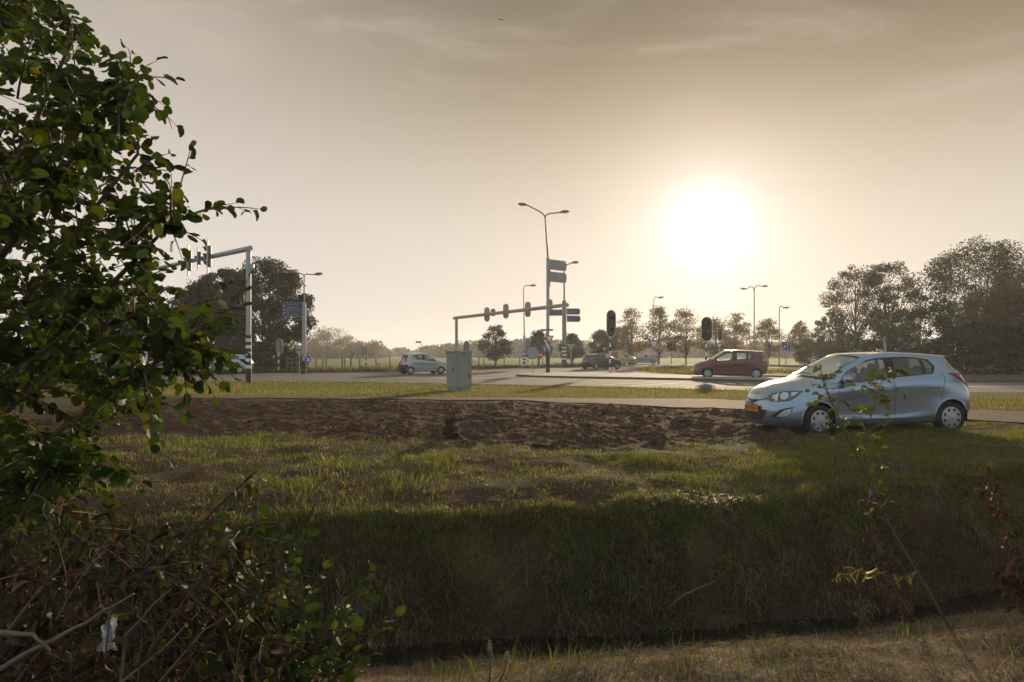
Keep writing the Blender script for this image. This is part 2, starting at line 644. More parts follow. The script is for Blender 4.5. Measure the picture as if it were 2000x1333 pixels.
ASPH = mat('asphalt', (0.115, 0.105, 0.097), 0.88, 0, 0.25, 0.7, 0.0, 0.12)
PATHM = mat('sandy path surface', (0.118, 0.084, 0.063), 0.95, 0, 0.32, 3.0, 0.01, 0.05)
CONC = mat('pale concrete', (0.30, 0.285, 0.265), 0.9, 0, 0.2, 2.0, 0, 0.2)
KERB = mat('kerb stone', (0.11, 0.098, 0.085), 0.95, 0, 0.2, 4.0, 0, 0.08)
LINE = mat('road marking paint', (0.72, 0.70, 0.66), 0.8, 0, 0.2, 3.0, 0, 0.2)

pxs = axis([(-60, -12, 2), (-12, 14, 0.25), (14, 27, 1)])
path = strip('path', pxs, lambda x: path_lo(x) + 1.5 * (fbm(x * 0.8, x * 0 + 3.3, 5, 81, 0.65) - 0.4), lambda x: path_hi(x) + 0.7 * (fbm(x * 0.9, x * 0 + 9.3, 3, 83) - 0.5),
             lambda x, y: float(ground_z(x, y, False)) + 0.028, PATHM, 'pale sandy path between the dug soil and the grass strip', 'path', 6)
rxs = axis([(-200, -40, 10), (-40, 40, 0.5), (40, 200, 10)])
road = strip('road', rxs, road_near, road_far, lambda x, y: 0.02, ASPH, 'grey asphalt road and junction beyond the grass strip', 'road', 10)


def slab(name, pix, z, m, label, cat, z0=0.0, side=None, smooth_n=0):
    """flat island with a kerb, outline read at ground level"""
    pts = [foot(px, py) for px, py in pix]
    n = len(pts)
    mb = MB()
    top = [(p.x, p.y, z) for p in pts]
    bot = [(p.x, p.y, z0) for p in pts]
    mb.add(top, [tuple(range(n))], 0)
    mb.add(top + bot, [(i, i + n, (i + 1) % n + n, (i + 1) % n) for i in range(n)], 1)
    o = mb.build(name, [m, side or m])
    bm = bmesh.new(); bm.from_mesh(o.data)
    bmesh.ops.remove_doubles(bm, verts=bm.verts, dist=1e-5)
    bmesh.ops.recalc_face_normals(bm, faces=bm.faces)
    bm.to_mesh(o.data); bm.free()
    return tag(o, label, cat, kind='structure')


slab('traffic_island', [(1008, 735.6), (1040, 737.6), (1120, 739.6), (1230, 741.5), (1380, 744.5), (1520, 748), (1560, 747), (1520, 742.5), (1400, 738.5), (1300, 735.5), (1210, 732.5), (1150, 730.5), (1085, 730), (1030, 732)],
     0.13, CONC, 'long pale traffic island with a dark kerb in mid road', 'traffic island', side=KERB)
TURFM = ground.data.materials[0]
GISL = mat('mown turf', (0.10, 0.098, 0.03), 0.95, 0, 0.35, 1.5, 0.02, 0.04)
slab('grass_island', [(1243, 723.5), (1262, 727), (1300, 730), (1345, 732.5), (1420, 735), (1540, 738), (1600, 737), (1680, 736), (1660, 724), (1600, 716.5), (1520, 714.5), (1420, 715.5), (1330, 717), (1270, 720)],
     0.11, GISL, 'grass island with a kerb behind the dark red car', 'grass island', side=KERB)
slab('verge', [(1500, 719.0), (1560, 718.4), (1640, 717.8), (1680, 721.0), (1560, 723.2), (1498, 722.6)],
     0.135, PATHM, 'pale path across the grass island right of the dark red car', 'path')
slab('far_verge', [(1760, 748), (1900, 747.5), (2150, 748), (2600, 752), (2600, 728), (2150, 727), (1900, 726), (1740, 727)],
     0.12, GISL, 'grass verge at the foot of the dark hedge right of the light blue car', 'verge', side=KERB)
slab('cycle_path', [(1770, 741.5), (1900, 741), (2150, 742), (2600, 745), (2600, 735), (2150, 733.5), (1900, 733), (1765, 733.5)],
     0.145, PATHM, 'pale cycle path on the far verge', 'path')


def marking(p0, p1, w, label):
    a, b_ = foot(*p0), foot(*p1)
    d = (b_ - a).normalized()
    n = Vector((-d.y, d.x, 0)) * w / 2
    z = Vector((0, 0, 0.026))
    o = MB().add([a - n + z, b_ - n + z, b_ + n + z, a + n + z], [(0, 1, 2, 3)]).build('road_marking', LINE)
    return tag(o, label, 'road marking', kind='structure')


marking((775, 738.4), (1010, 740.6), 0.32, 'white line on the road behind the grey cabinet')
marking((1175, 753), (1280, 748.3), 0.14, 'thin white line on the near lane, left one')
marking((1235, 755), (1330, 749), 0.14, 'thin white line on the near lane, right one')
marking((1080, 728.3), (1320, 731.5), 0.18, 'white line behind the traffic island')
marking((1890, 756.8), (2200, 757.6), 0.35, 'broad white line on the road right of the light blue car')

# water in the ditch
wx = axis([(-8, 9, 0.15)])
WATER = mat('ditch water', (0.012, 0.010, 0.008), 0.06, 0, 0, 1, 0)
wn = WATER.node_tree
_b = wn.nodes['Principled BSDF']
_tc = wn.nodes.new('ShaderNodeTexCoord'); _no = wn.nodes.new('ShaderNodeTexNoise'); _bp = wn.nodes.new('ShaderNodeBump')
_no.inputs['Scale'].default_value = 22
_bp.inputs['Distance'].default_value = 0.006
wn.links.new(_tc.outputs['Object'], _no.inputs['Vector']); wn.links.new(_no.outputs[0], _bp.inputs['Height']); wn.links.new(_bp.outputs[0], _b.inputs['Normal'])
strip('water', wx, lambda x: ditch_c(x) - 0.42, lambda x: ditch_c(x) + 0.25, lambda x, y: -1.035, WATER, 'narrow dark water at the bottom of the ditch', 'water', 3)


# ------------------------------------------------------------------ cars: a cage of rings (bottom to roof) and columns (nose to tail), half a car
# every entry: distance behind the nose, half width, height
CAGE = [
    # underside
    [(.25, 0, .20), (.26, .30, .20), (.30, .50, .20), (.40, .66, .20), (.50, .70, .20), (.83, .70, .20), (1.2, .70, .19), (1.7, .70, .19), (2.17, .70, .19), (2.36, .70, .19), (2.75, .70, .19), (3.12, .70, .20), (3.36, .70, .22), (3.60, .64, .25), (3.72, .40, .27), (3.75, 0, .27)],
    # lower edge
    [(.05, 0, .195), (.085, .33, .195), (.20, .60, .195), (.36, .76, .20), (.50, .81, .205), (.83, .825, .21), (1.2, .81, .195), (1.7, .81, .195), (2.17, .81, .195), (2.36, .81, .195), (2.75, .81, .20), (3.12, .815, .21), (3.36, .825, .225), (3.66, .745, .27), (3.83, .45, .285), (3.87, 0, .285)],
    # lip and rocker
    [(.0, 0, .275), (.035, .33, .275), (.15, .62, .275), (.33, .80, .28), (.50, .845, .29), (.83, .855, .30), (1.2, .838, .29), (1.7, .832, .285), (2.17, .832, .285), (2.36, .832, .285), (2.75, .834, .295), (3.12, .842, .31), (3.36, .855, .32), (3.71, .79, .34), (3.89, .47, .355), (3.93, 0, .355)],
    [(.0, 0, .42), (.03, .32, .42), (.145, .63, .43), (.33, .805, .43), (.50, .85, .44), (.83, .862, .45), (1.2, .846, .40), (1.7, .838, .38), (2.17, .838, .375), (2.36, .838, .38), (2.75, .842, .43), (3.12, .856, .46), (3.36, .864, .47), (3.74, .80, .48), (3.92, .48, .49), (3.96, 0, .49)],
    [(.0, 0, .57), (.04, .31, .57), (.155, .60, .58), (.35, .79, .60), (.53, .842, .61), (.83, .86, .64), (1.2, .856, .62), (1.7, .852, .62), (2.17, .852, .63), (2.36, .852, .63), (2.75, .853, .65), (3.12, .860, .66), (3.36, .862, .68), (3.73, .80, .66), (3.93, .48, .66), (3.97, 0, .66)],
    # crease
    [(.03, 0, .68), (.07, .31, .69), (.19, .56, .71), (.37, .745, .735), (.58, .815, .765), (.85, .842, .80), (1.2, .85, .81), (1.7, .853, .845), (2.17, .853, .875), (2.36, .853, .885), (2.75, .85, .90), (3.12, .845, .91), (3.36, .835, .90), (3.70, .765, .85), (3.90, .46, .84), (3.94, 0, .84)],
    # shoulder and bonnet edge
    [(.09, 0, .77), (.14, .31, .785), (.27, .54, .81), (.45, .71, .845), (.66, .775, .88), (.88, .80, .895), (1.2, .815, .895), (1.7, .818, .92), (2.17, .818, .965), (2.36, .817, .98), (2.75, .81, 1.01), (3.12, .792, 1.03), (3.36, .777, 1.03), (3.65, .715, .99), (3.84, .44, .97), (3.88, 0, .97)],
    [(.45, 0, .935), (.47, .30, .932), (.55, .52, .925), (.70, .655, .925), (.84, .735, .923), (1.0, .77, .922), (1.25, .792, .918), (1.68, .795, .936), (2.17, .795, .988), (2.36, .793, 1.003), (2.75, .786, 1.03), (3.11, .768, 1.052), (3.36, .755, 1.065), (3.63, .69, 1.07), (3.80, .42, 1.05), (3.83, 0, 1.05)],
    # scuttle, window sill, tailgate glass bottom
    [(.87, 0, 1.035), (.89, .30, 1.03), (.96, .52, 1.012), (1.06, .66, .985), (1.13, .735, .955), (1.21, .765, .933), (1.36, .775, .935), (1.68, .778, .948), (2.17, .776, 1.002), (2.36, .775, 1.02), (2.75, .769, 1.046), (3.08, .752, 1.072), (3.34, .735, 1.10), (3.58, .66, 1.12), (3.74, .40, 1.12), (3.77, 0, 1.12)],
    [(1.27, 0, 1.235), (1.28, .28, 1.23), (1.33, .48, 1.212), (1.39, .605, 1.185), (1.40, .655, 1.16), (1.43, .69, 1.125), (1.56, .702, 1.13), (1.80, .708, 1.16), (2.17, .705, 1.20), (2.36, .703, 1.205), (2.75, .696, 1.21), (3.16, .672, 1.20), (3.36, .655, 1.22), (3.52, .585, 1.24), (3.66, .36, 1.25), (3.69, 0, 1.25)],
    # window top
    [(1.70, 0, 1.425), (1.71, .26, 1.42), (1.74, .44, 1.405), (1.80, .545, 1.38), (1.83, .59, 1.35), (1.85, .615, 1.328), (1.89, .625, 1.335), (2.0, .632, 1.358), (2.17, .633, 1.375), (2.36, .633, 1.38), (2.75, .625, 1.372), (3.08, .605, 1.328), (3.34, .575, 1.33), (3.44, .52, 1.355), (3.60, .33, 1.375), (3.63, 0, 1.38)],
    # roof edge
    [(1.76, 0, 1.447), (1.77, .26, 1.443), (1.80, .44, 1.428), (1.87, .52, 1.412), (1.92, .557, 1.405), (1.96, .573, 1.405), (2.0, .58, 1.41), (2.08, .587, 1.425), (2.2, .588, 1.438), (2.37, .588, 1.442), (2.75, .578, 1.43), (3.06, .557, 1.405), (3.3, .53, 1.39), (3.50, .48, 1.38), (3.70, .30, 1.378), (3.77, 0, 1.383)],
    [(2.0, 0, 1.467), (2.0, .20, 1.465), (2.02, .33, 1.458), (2.05, .37, 1.452), (2.08, .38, 1.45), (2.10, .385, 1.452), (2.14, .39, 1.455), (2.2, .39, 1.459), (2.3, .39, 1.463), (2.4, .39, 1.463), (2.75, .38, 1.452), (3.0, .36, 1.438), (3.15, .34, 1.428), (3.30, .30, 1.418), (3.42, .20, 1.413), (3.46, 0, 1.418)],
    [(2.20, 0, 1.475), (2.20, 0, 1.475), (2.21, 0, 1.476), (2.22, 0, 1.476), (2.23, 0, 1.477), (2.25, 0, 1.477), (2.28, 0, 1.478), (2.32, 0, 1.478), (2.38, 0, 1.479), (2.46, 0, 1.478), (2.75, 0, 1.468), (2.95, 0, 1.455), (3.04, 0, 1.45), (3.11, 0, 1.446), (3.16, 0, 1.443), (3.20, 0, 1.44)],
]
NROW, NCOL = len(CAGE), 16


def _slopes(t, y):
    h = np.diff(t); d = np.diff(y, axis=0) / h[:, None]
    m = np.zeros_like(y)
    for i in range(1, len(t) - 1):
        w1, w2 = 2 * h[i] + h[i - 1], h[i] + 2 * h[i - 1]
        a, b = d[i - 1], d[i]
        ok = a * b > 1e-12
        with np.errstate(divide='ignore', invalid='ignore'):
            hm = (w1 + w2) / (w1 / a + w2 / b)
        m[i] = np.where(ok, hm, 0)
        # keep some roundness instead of flat extremes
        m[i] = 0.55 * m[i] + 0.45 * (a * h[i] + b * h[i - 1]) / (h[i] + h[i - 1])
    m[0], m[-1] = d[0], d[-1]
    return m


def interp(t, y, q):
    """cubic through rows y (n, k) at parameters t, sampled at q"""
    y = np.asarray(y, float)
    m = _slopes(t, y)
    i = np.clip(np.searchsorted(t, q, 'right') - 1, 0, len(t) - 2)
    h = (t[i + 1] - t[i])[:, None]
    s = ((q - t[i]) / (t[i + 1] - t[i]))[:, None]
    return ((2 * s ** 3 - 3 * s ** 2 + 1) * y[i] + (s ** 3 - 2 * s ** 2 + s) * h * m[i]
            + (-2 * s ** 3 + 3 * s ** 2) * y[i + 1] + (s ** 3 - s ** 2) * h * m[i + 1])


class Shell:
    """smooth half shell; (u, v) are column and row numbers of the cage"""

    def __init__(self, warp=None):
        A = np.array(CAGE, float)
        A[5, 6:13, 1] += 0.009
        A[4, 6:12, 1] -= 0.008
        A[3, 6:11, 1] -= 0.004
        A[2, 6:12, 1] += 0.006
        if warp is not None: A = warp(A)
        self.A = A
        dc = np.linalg.norm(np.diff(A[3:9], axis=1), axis=2).mean(0)
        dr = np.maximum(np.linalg.norm(np.diff(A, axis=0), axis=2).mean(1), 0.05)
        self.tc = np.concatenate([[0], np.cumsum(dc)])
        self.tr = np.concatenate([[0], np.cumsum(dr)])

    def qu(self, u):
        return np.interp(u, np.arange(NCOL), self.tc)

    def qv(self, v):
        return np.interp(v, np.arange(NROW), self.tr)

    def grid(self, us, vs):
        rows = np.stack([interp(self.tc, self.A[r], self.qu(us)) for r in range(NROW)])      # NROW, nu, 3
        out = np.stack([interp(self.tr, rows[:, j], self.qv(vs)) for j in range(len(us))], 1)  # nv, nu, 3
        out[..., 1] = np.maximum(out[..., 1], 0)
        return out

    def _pair(self, u, v):
        n = len(u)
        if not hasattr(self, 'ma'):
            self.ma = [_slopes(self.tc, self.A[r]) for r in range(NROW)]
        q = self.qu(u)
        i = np.clip(np.searchsorted(self.tc, q, 'right') - 1, 0, NCOL - 2)
        h = (self.tc[i + 1] - self.tc[i])[:, None]
        s = ((q - self.tc[i]) / (self.tc[i + 1] - self.tc[i]))[:, None]
        R = np.stack([(2 * s ** 3 - 3 * s ** 2 + 1) * self.A[r][i] + (s ** 3 - 2 * s ** 2 + s) * h * self.ma[r][i]
                      + (-2 * s ** 3 + 3 * s ** 2) * self.A[r][i + 1] + (s ** 3 - s ** 2) * h * self.ma[r][i + 1] for r in range(NROW)])
        m = _slopes(self.tr, R.reshape(NROW, n * 3)).reshape(NROW, n, 3)
        q = self.qv(v)
        i = np.clip(np.searchsorted(self.tr, q, 'right') - 1, 0, NROW - 2)
        h = (self.tr[i + 1] - self.tr[i])[:, None]
        s = ((q - self.tr[i]) / (self.tr[i + 1] - self.tr[i]))[:, None]
        k = np.arange(n)
        return ((2 * s ** 3 - 3 * s ** 2 + 1) * R[i, k] + (s ** 3 - 2 * s ** 2 + s) * h * m[i, k]
                + (-2 * s ** 3 + 3 * s ** 2) * R[i + 1, k] + (s ** 3 - s ** 2) * h * m[i + 1, k])

    def points(self, u, v, off=0.0):
        """positions at paired (u, v), pushed out along the normal"""
        u = np.clip(np.asarray(u, float), 0, NCOL - 1); v = np.clip(np.asarray(v, float), 0, NROW - 1)
        e = 0.02
        ua, ub = np.maximum(u - e, 0), np.minimum(u + e, NCOL - 1)
        va, vb = np.maximum(v - e, 0), np.minimum(v + e, NROW - 1)
        n = -np.cross(self._pair(ub, v) - self._pair(ua, v), self._pair(u, vb) - self._pair(u, va))
        l = np.linalg.norm(n, axis=1, keepdims=True)
        n = np.where(l > 1e-12, n / np.maximum(l, 1e-12), np.array([[0, 0, 1.0]]))
        P = self._pair(u, v)
        P[:, 1] = np.where(u <= 0, 0, P[:, 1])
        o = np.asarray(off, float)
        return P + n * (o[:, None] if o.ndim else o)


def glassmat(name, tint, gloss=0.03):
    m = bpy.data.materials.new(name)
    m.use_nodes = True
    N, L = m.node_tree.nodes, m.node_tree.links
    N.remove(N['Principled BSDF'])
    t = N.new('ShaderNodeBsdfTransparent'); t.inputs[0].default_value = (*tint, 1)
    g = N.new('ShaderNodeBsdfGlossy'); g.inputs['Roughness'].default_value = gloss
    g.inputs[0].default_value = (0.95, 0.97, 0.97, 1)
    fr = N.new('ShaderNodeFresnel'); fr.inputs[0].default_value = 1.55
    ms = N.new('ShaderNodeMixShader')
    L.new(fr.outputs[0], ms.inputs[0]); L.new(t.outputs[0], ms.inputs[1]); L.new(g.outputs[0], ms.inputs[2])
    L.new(ms.outputs[0], N['Material Output'].inputs['Surface'])
    return m


def paintmat(name, col, flake=0.45, rough=0.32):
    m = mat(name, col, rough, flake, 0, 1, 0, 0.5, 1.0)
    N, L = m.node_tree.nodes, m.node_tree.links
    b = N['Principled BSDF']
    # road film: lighter, duller low down in a patchy way
    tc = N.new('ShaderNodeTexCoord'); no = N.new('ShaderNodeTexNoise'); no.inputs['Scale'].default_value = 6; no.inputs['Detail'].default_value = 6
    L.new(tc.outputs['Object'], no.inputs['Vector'])
    r = N.new('ShaderNodeMapRange'); L.new(no.outputs[0], r.inputs[0]); r.inputs[3].default_value, r.inputs[4].default_value = rough - 0.02, rough + 0.05
    L.new(r.outputs[0], b.inputs['Roughness'])
    return m




def dustglass(name, tint, f):
    m = glassmat(name, tint)
    N, L = m.node_tree.nodes, m.node_tree.links
    out = N['Material Output']
    base = out.inputs['Surface'].links[0].from_socket
    d = N.new('ShaderNodeBsdfDiffuse'); d.inputs[0].default_value = (0.80, 0.84, 0.80, 1)
    t = N.new('ShaderNodeBsdfTranslucent'); t.inputs[0].default_value = (0.80, 0.82, 0.74, 1)
    a = N.new('ShaderNodeAddShader'); L.new(d.outputs[0], a.inputs[0]); L.new(t.outputs[0], a.inputs[1])
    ms = N.new('ShaderNodeMixShader'); ms.inputs[0].default_value = f
    L.new(base, ms.inputs[1]); L.new(a.outputs[0], ms.inputs[2]); L.new(ms.outputs[0], out.inputs['Surface'])
    return m


GLASSW = dustglass('dusty windscreen', (0.72, 0.78, 0.76), 0.30)
GLASS = dustglass('car glass', (0.80, 0.84, 0.83), 0.09)
GLASSD = dustglass('dark rear glass', (0.55, 0.60, 0.61), 0.09)
TYRE = mat('tyre rubber', (0.022, 0.020, 0.019), 0.85, 0, 0.3, 25, 0.002)
TRIM = mat('black plastic trim', (0.018, 0.018, 0.019), 0.5)
GAP = mat('panel gap', (0.012, 0.014, 0.018), 0.9)
HUB = mat('silver hubcap', (0.42, 0.42, 0.42), 0.38, 0.45, 0.12, 14)
CHROME = mat('chrome', (0.75, 0.75, 0.75), 0.15, 1.0)
LENS = mat('lamp glass', (0.55, 0.57, 0.58), 0.12, 0.25, 0, 1, 0, 0.6, 1.0)
LENSD = mat('lamp interior', (0.10, 0.10, 0.105), 0.25, 0.5, 0, 1, 0, 0.6, 1.0)
AMBER = mat('amber lens', (0.6, 0.22, 0.03), 0.2)
TAIL = mat('red lamp lens', (0.40, 0.012, 0.012), 0.12, 0, 0, 1, 0, 0.6, 1.0)
TAILG = bpy.data.materials.new('glowing brake lamp')
TAILG.use_nodes = True
TAILG.node_tree.nodes['Principled BSDF'].inputs['Base Color'].default_value = (0.6, 0.03, 0.02, 1)
TAILG.node_tree.nodes['Principled BSDF'].inputs['Emission Color'].default_value = (1.0, 0.12, 0.06, 1)
TAILG.node_tree.nodes['Principled BSDF'].inputs['Emission Strength'].default_value = 0.55
PLATE = mat('yellow number plate', (0.62, 0.30, 0.02), 0.45)
PLATEB = mat('plate blue band', (0.02, 0.05, 0.3), 0.45)
INK = mat('black lettering', (0.012, 0.011, 0.010), 0.6)
INKW = mat('white lettering', (0.75, 0.76, 0.78), 0.5)
SEAT = mat('dark seat cloth', (0.045, 0.047, 0.052), 0.9, 0, 0.2, 30)
UNDER = mat('underbody', (0.012, 0.011, 0.010), 0.9)


def text_mesh(txt, size, mb, M, mi=0, align='CENTER'):
    """lettering as flat mesh: x to the right, z up, in the plane y = 0, facing -y"""
    cu = bpy.data.curves.new('lettering', 'FONT')
    cu.body = txt
    cu.size = size
    cu.align_x = align
    cu.align_y = 'CENTER'
    cu.resolution_u = 2
    ob = bpy.data.objects.new('lettering', cu)
    COL.objects.link(ob)
    dg = bpy.context.evaluated_depsgraph_get()
    me = bpy.data.meshes.new_from_object(ob.evaluated_get(dg))
    V = [M @ Vector((v.co.x, 0, v.co.y)) for v in me.vertices]
    mb.add(V, [tuple(p.vertices) for p in me.polygons], mi)
    bpy.data.objects.remove(ob)
    bpy.data.curves.remove(cu)
    bpy.data.meshes.remove(me)


def wheel_parts(root, loc, R, W, steer=0.0, side=-1, rim=None, spokes=8, hubmat=None):
    """tyre with rim and hubcap; local axis y, outer face towards side"""
    rim = rim or R * 0.66
    mb = MB()
    prof = [(rim * 0.96, -W / 2 + 0.012), (R * 0.80, -W / 2), (R * 0.93, -W / 2 + 0.006), (R * 0.985, -W / 2 + 0.022), (R, -W / 2 + 0.045),
            (R, W / 2 - 0.045), (R * 0.985, W / 2 - 0.022), (R * 0.93, W / 2 - 0.006), (R * 0.80, W / 2), (rim * 0.96, W / 2 - 0.012)]
    n = 40
    vs = [(r * math.cos(2 * PI * k / n), y, r * math.sin(2 * PI * k / n)) for k in range(n) for r, y in prof]
    m_ = len(prof)
    fs = [(k * m_ + i, k * m_ + i + 1, ((k + 1) % n) * m_ + i + 1, ((k + 1) % n) * m_ + i) for k in range(n) for i in range(m_ - 1)]
    mb.add(vs, fs, 0, True)
    # inner disc so that nothing shows through
    mb.add([(rim * math.cos(2 * PI * k / n), -side * W * 0.1, rim * math.sin(2 * PI * k / n)) for k in range(n)], [tuple(range(n))], 0)
    w = mb.build('wheel', TYRE, root)
    w.location = loc
    w.rotation_euler = (0, 0, steer)
    hb = MB()
    yo = side * (W / 2 - 0.006)
    pr = [(rim * 1.0, yo - side * 0.012), (rim * 0.985, yo + side * 0.004), (rim * 0.90, yo + side * 0.008), (rim * 0.60, yo + side * 0.004), (rim * 0.36, yo + side * 0.012), (rim * 0.20, yo + side * 0.016), (0.0005, yo + side * 0.017)]
    vs = [(r * math.cos(2 * PI * k / n), y, r * math.sin(2 * PI * k / n)) for k in range(n) for r, y in pr]
    m_ = len(pr)
    hb.add(vs, [(k * m_ + i, k * m_ + i + 1, ((k + 1) % n) * m_ + i + 1, ((k + 1) % n) * m_ + i) for k in range(n) for i in range(m_ - 1)], 0, True)
    for k in range(spokes):           # dark openings near the rim
        a = 2 * PI * (k + 0.5) / spokes
        da = 2 * PI / spokes * 0.24
        ring = []
        for rr, aa in ((0.62, -0.55), (0.68, -0.95), (0.82, -1.0), (0.86, -0.6), (0.865, 0.0), (0.86, 0.6), (0.82, 1.0), (0.68, 0.95), (0.62, 0.55)):
            ring.append((rim * rr * math.cos(a + da * aa), yo + side * 0.0105, rim * rr * math.sin(a + da * aa)))
        hb.add(ring, [tuple(range(len(ring)))], 1)
    hb.build('hubcap', [hubmat or HUB, INK], w)
    return w


def surf_patch(sh, poly, off, name, m, parent, Lh, side=-1, step=0.12, rim=None, rimw=0.0, both=False):
    """a skin patch lying on the shell, outline in cage coordinates"""
    from mathutils.geometry import delaunay_2d_cdt
    out = None
    pl = [Vector((p[0], p[1])) for p in poly]
    # smooth the outline a little by subdividing its edges
    b = []
    for i in range(len(pl)):
        a, c = pl[i], pl[(i + 1) % len(pl)]
        k = max(1, int((c - a).length / step))
        for j in range(k): b.append(a.lerp(c, j / k))
    n0 = len(b)
    us = [p.x for p in pl]; vs = [p.y for p in pl]
    inner = []

    def inside(q):
        c = False
        for i in range(len(pl)):
            a, d = pl[i], pl[i - 1]
            if (a.y > q.y) != (d.y > q.y) and q.x < (d.x - a.x) * (q.y - a.y) / (d.y - a.y) + a.x: c = not c
        return c
    y = min(vs) + step / 2
    while y < max(vs):
        x = min(us) + step / 2
        while x < max(us):
            q = Vector((x, y))
            if inside(q) and min((q - e).length for e in b) > step * 0.4: inner.append(q)
            x += step
        y += step
    co, _, fa, _, _, _ = delaunay_2d_cdt(b + inner, [], [list(range(n0))], 1, 1e-5)
    P = sh.points([c.x for c in co], [c.y for c in co], off)
    V = [(p[0] - Lh, side * p[1], p[2]) for p in P]
    mb = MB()
    mb.add(V, [tuple(f) for f in fa], 0, True)
    if rim is not None:
        Pb = sh.points([c.x for c in b], [c.y for c in b], off)
        pts = [(p[0] - Lh, side * p[1], p[2]) for p in Pb]
        mb.tube(pts + [pts[0]], rimw, 5, 1, False)
    return mb.build(name, [m] + ([rim] if rim is not None else []), parent)


def in_poly(x, y, P):
    c = False
    for i in range(len(P)):
        (x1, y1), (x2, y2) = P[i], P[i - 1]
        if (y1 > y) != (y2 > y) and x < (x2 - x1) * (y - y1) / (y2 - y1) + x1: c = not c
    return c


def make_car(loc, rz, label, paint, group=None, warp=None, name='parked_car', res=4, rub=False, wheelR=0.288, plate_text=None, hero=False,
             axles=(.83, 3.355), track=0.855, tail=None, tailmat=None, low=None, glass=None, van=False, spokes=8, bumper=None, pitch=0.0, steer=0.0, kind='car', arch=1.10):
    sh = Shell(warp)
    Lh = float((sh.A[..., 0].min() + sh.A[..., 0].max()) / 2)
    hw = float(sh.A[..., 1].max())
    root = thing(name, loc, label, kind, rz, group)
    root.rotation_euler = (0, pitch, rz)
    us = np.linspace(0, NCOL - 1, (NCOL - 1) * res + 1)
    vs = np.linspace(0, NROW - 1, (NROW - 1) * res + 1)
    G = sh.grid(us, vs)
    nu, nv = len(us), len(vs)
    R = wheelR * arch
    aw = [(a, wheelR + 0.012) for a in axles]
    # push the surface clear of the wheel arches
    keep = np.ones((nv - 1, nu - 1), bool)
    ins = np.zeros((nv, nu), bool)
    for a, z in aw:
        d = np.hypot(G[..., 0] - a, G[..., 2] - z)
        ins |= (d < R) & (G[..., 1] > 0.5) & (vs[:, None] < 7)
    keep = ~(ins[:-1, :-1] & ins[1:, :-1] & ins[:-1, 1:] & ins[1:, 1:])
    for a, z in aw:
        d = np.hypot(G[..., 0] - a, G[..., 2] - z)
        near = (d < R) & (G[..., 1] > 0.5) & (vs[:, None] < 7)
        k = np.where(near, R / np.maximum(d, 1e-4), 1)
        G[..., 0] = a + (G[..., 0] - a) * k
        G[..., 2] = z + (G[..., 2] - z) * k
    # what each face is
    uc = (us[:-1] + us[1:]) / 2; vc = (vs[:-1] + vs[1:]) / 2
    U, Vv = np.meshgrid(uc, vc)
    e = 1.0 / res
    kindm = np.zeros_like(U, int)                       # 0 paint
    kindm[Vv < 1] = 1                                   # underbody
    glassrow = (Vv > 8) & (Vv < 10)
    edge_r = (Vv < 8 + e) | (Vv > 10 - e)
    ws = glassrow & (U < 3); bl = glassrow & (U > 13)
    s1 = glassrow & (U > 5) & (U < 8); s2 = glassrow & (U > 9) & (U < 11)
    bp = glassrow & (U > 8) & (U < 9)
    kindm[ws] = 2; kindm[bl] = 3; kindm[s1] = 4; kindm[s2] = 5
    kindm[bp] = 6
    if van: kindm[s2] = 0; kindm[bl] = 0; kindm[glassrow & (U > 7) & (U < 8)] = 0; kindm[bp] = 0
    kindm[(ws | bl) & edge_r & (kindm != 0)] = 6
    kindm[ws & (U > 3 - e)] = 6; kindm[bl & (U < 13 + e) & (kindm != 0)] = 6
    if res >= 4:
        kindm[(s1 | s2) & edge_r & (kindm != 0)] = 6
        kindm[s1 & (U < 5 + e)] = 6; kindm[s2 & (U > 11 - e)] = 6
    if not van: kindm[s2 & (U > 10 + 0.5 - e) & (U < 10 + 0.5)] = 6
    door_f = (U > 6) & (U < 8.5) & (Vv > 2) & (Vv < 8) & (kindm == 0)
    door_r = (U > 8.5) & (U < 11.5) & (Vv > 2) & (Vv < 8) & (kindm == 0)
    if bumper is not None:
        kindm[(kindm == 0) & (Vv < 4.3) & ((U > 12.4) if bumper == 'rear' else (U > 12.4) | (U < 3.6))] = 7
    cell = lambda r, c: (r, c, r, c + 1, r + 1, c + 1, r + 1, c)
    Px = G.copy(); Px[..., 0] -= Lh

    def emit(mask, mats_of, nm, mats, parent, side):
        idx = {}
        mb = MB()
        V, F, M_ = [], [], []
        for r in range(nv - 1):
            for c in range(nu - 1):
                if not (mask[r, c] and keep[r, c]): continue
                f = []
                for rr, cc in ((r, c), (r, c + 1), (r + 1, c + 1), (r + 1, c)):
                    for sd_ in side[:1]:
                        key = (rr, cc)
                        if key not in idx:
                            idx[key] = len(V)
                            p = Px[rr, cc]
                            V.append((p[0], side[0] * p[1], p[2]))
                        f.append(idx[key])
                F.append(tuple(f if side[0] > 0 else f[::-1])); M_.append(mats_of(r, c))
        if len(side) == 2:
            o = len(V)
            V2 = [(x, -y, z) for x, y, z in V]
            F += [tuple(i + o for i in f[::-1]) for f in F]
            M_ += M_
            V += V2
        if not F: return None
        mb.v, mb.f, mb.m, mb.s = V, F, M_, [True] * len(F)
        ob = mb.build(nm, mats, parent)
        bm = bmesh.new(); bm.from_mesh(ob.data)
        bmesh.ops.remove_doubles(bm, verts=bm.verts, dist=1e-5)
        bmesh.ops.recalc_face_normals(bm, faces=bm.faces)
        bm.to_mesh(ob.data); bm.free()
        ob.data.polygons.foreach_set('use_smooth', [True] * len(ob.data.polygons))
        return ob

    BP = TRIM
    bodymask = ((kindm == 0) | (kindm == 1) | (kindm == 6) | (kindm == 7))
    if not van: bodymask = bodymask & ~door_f & ~door_r
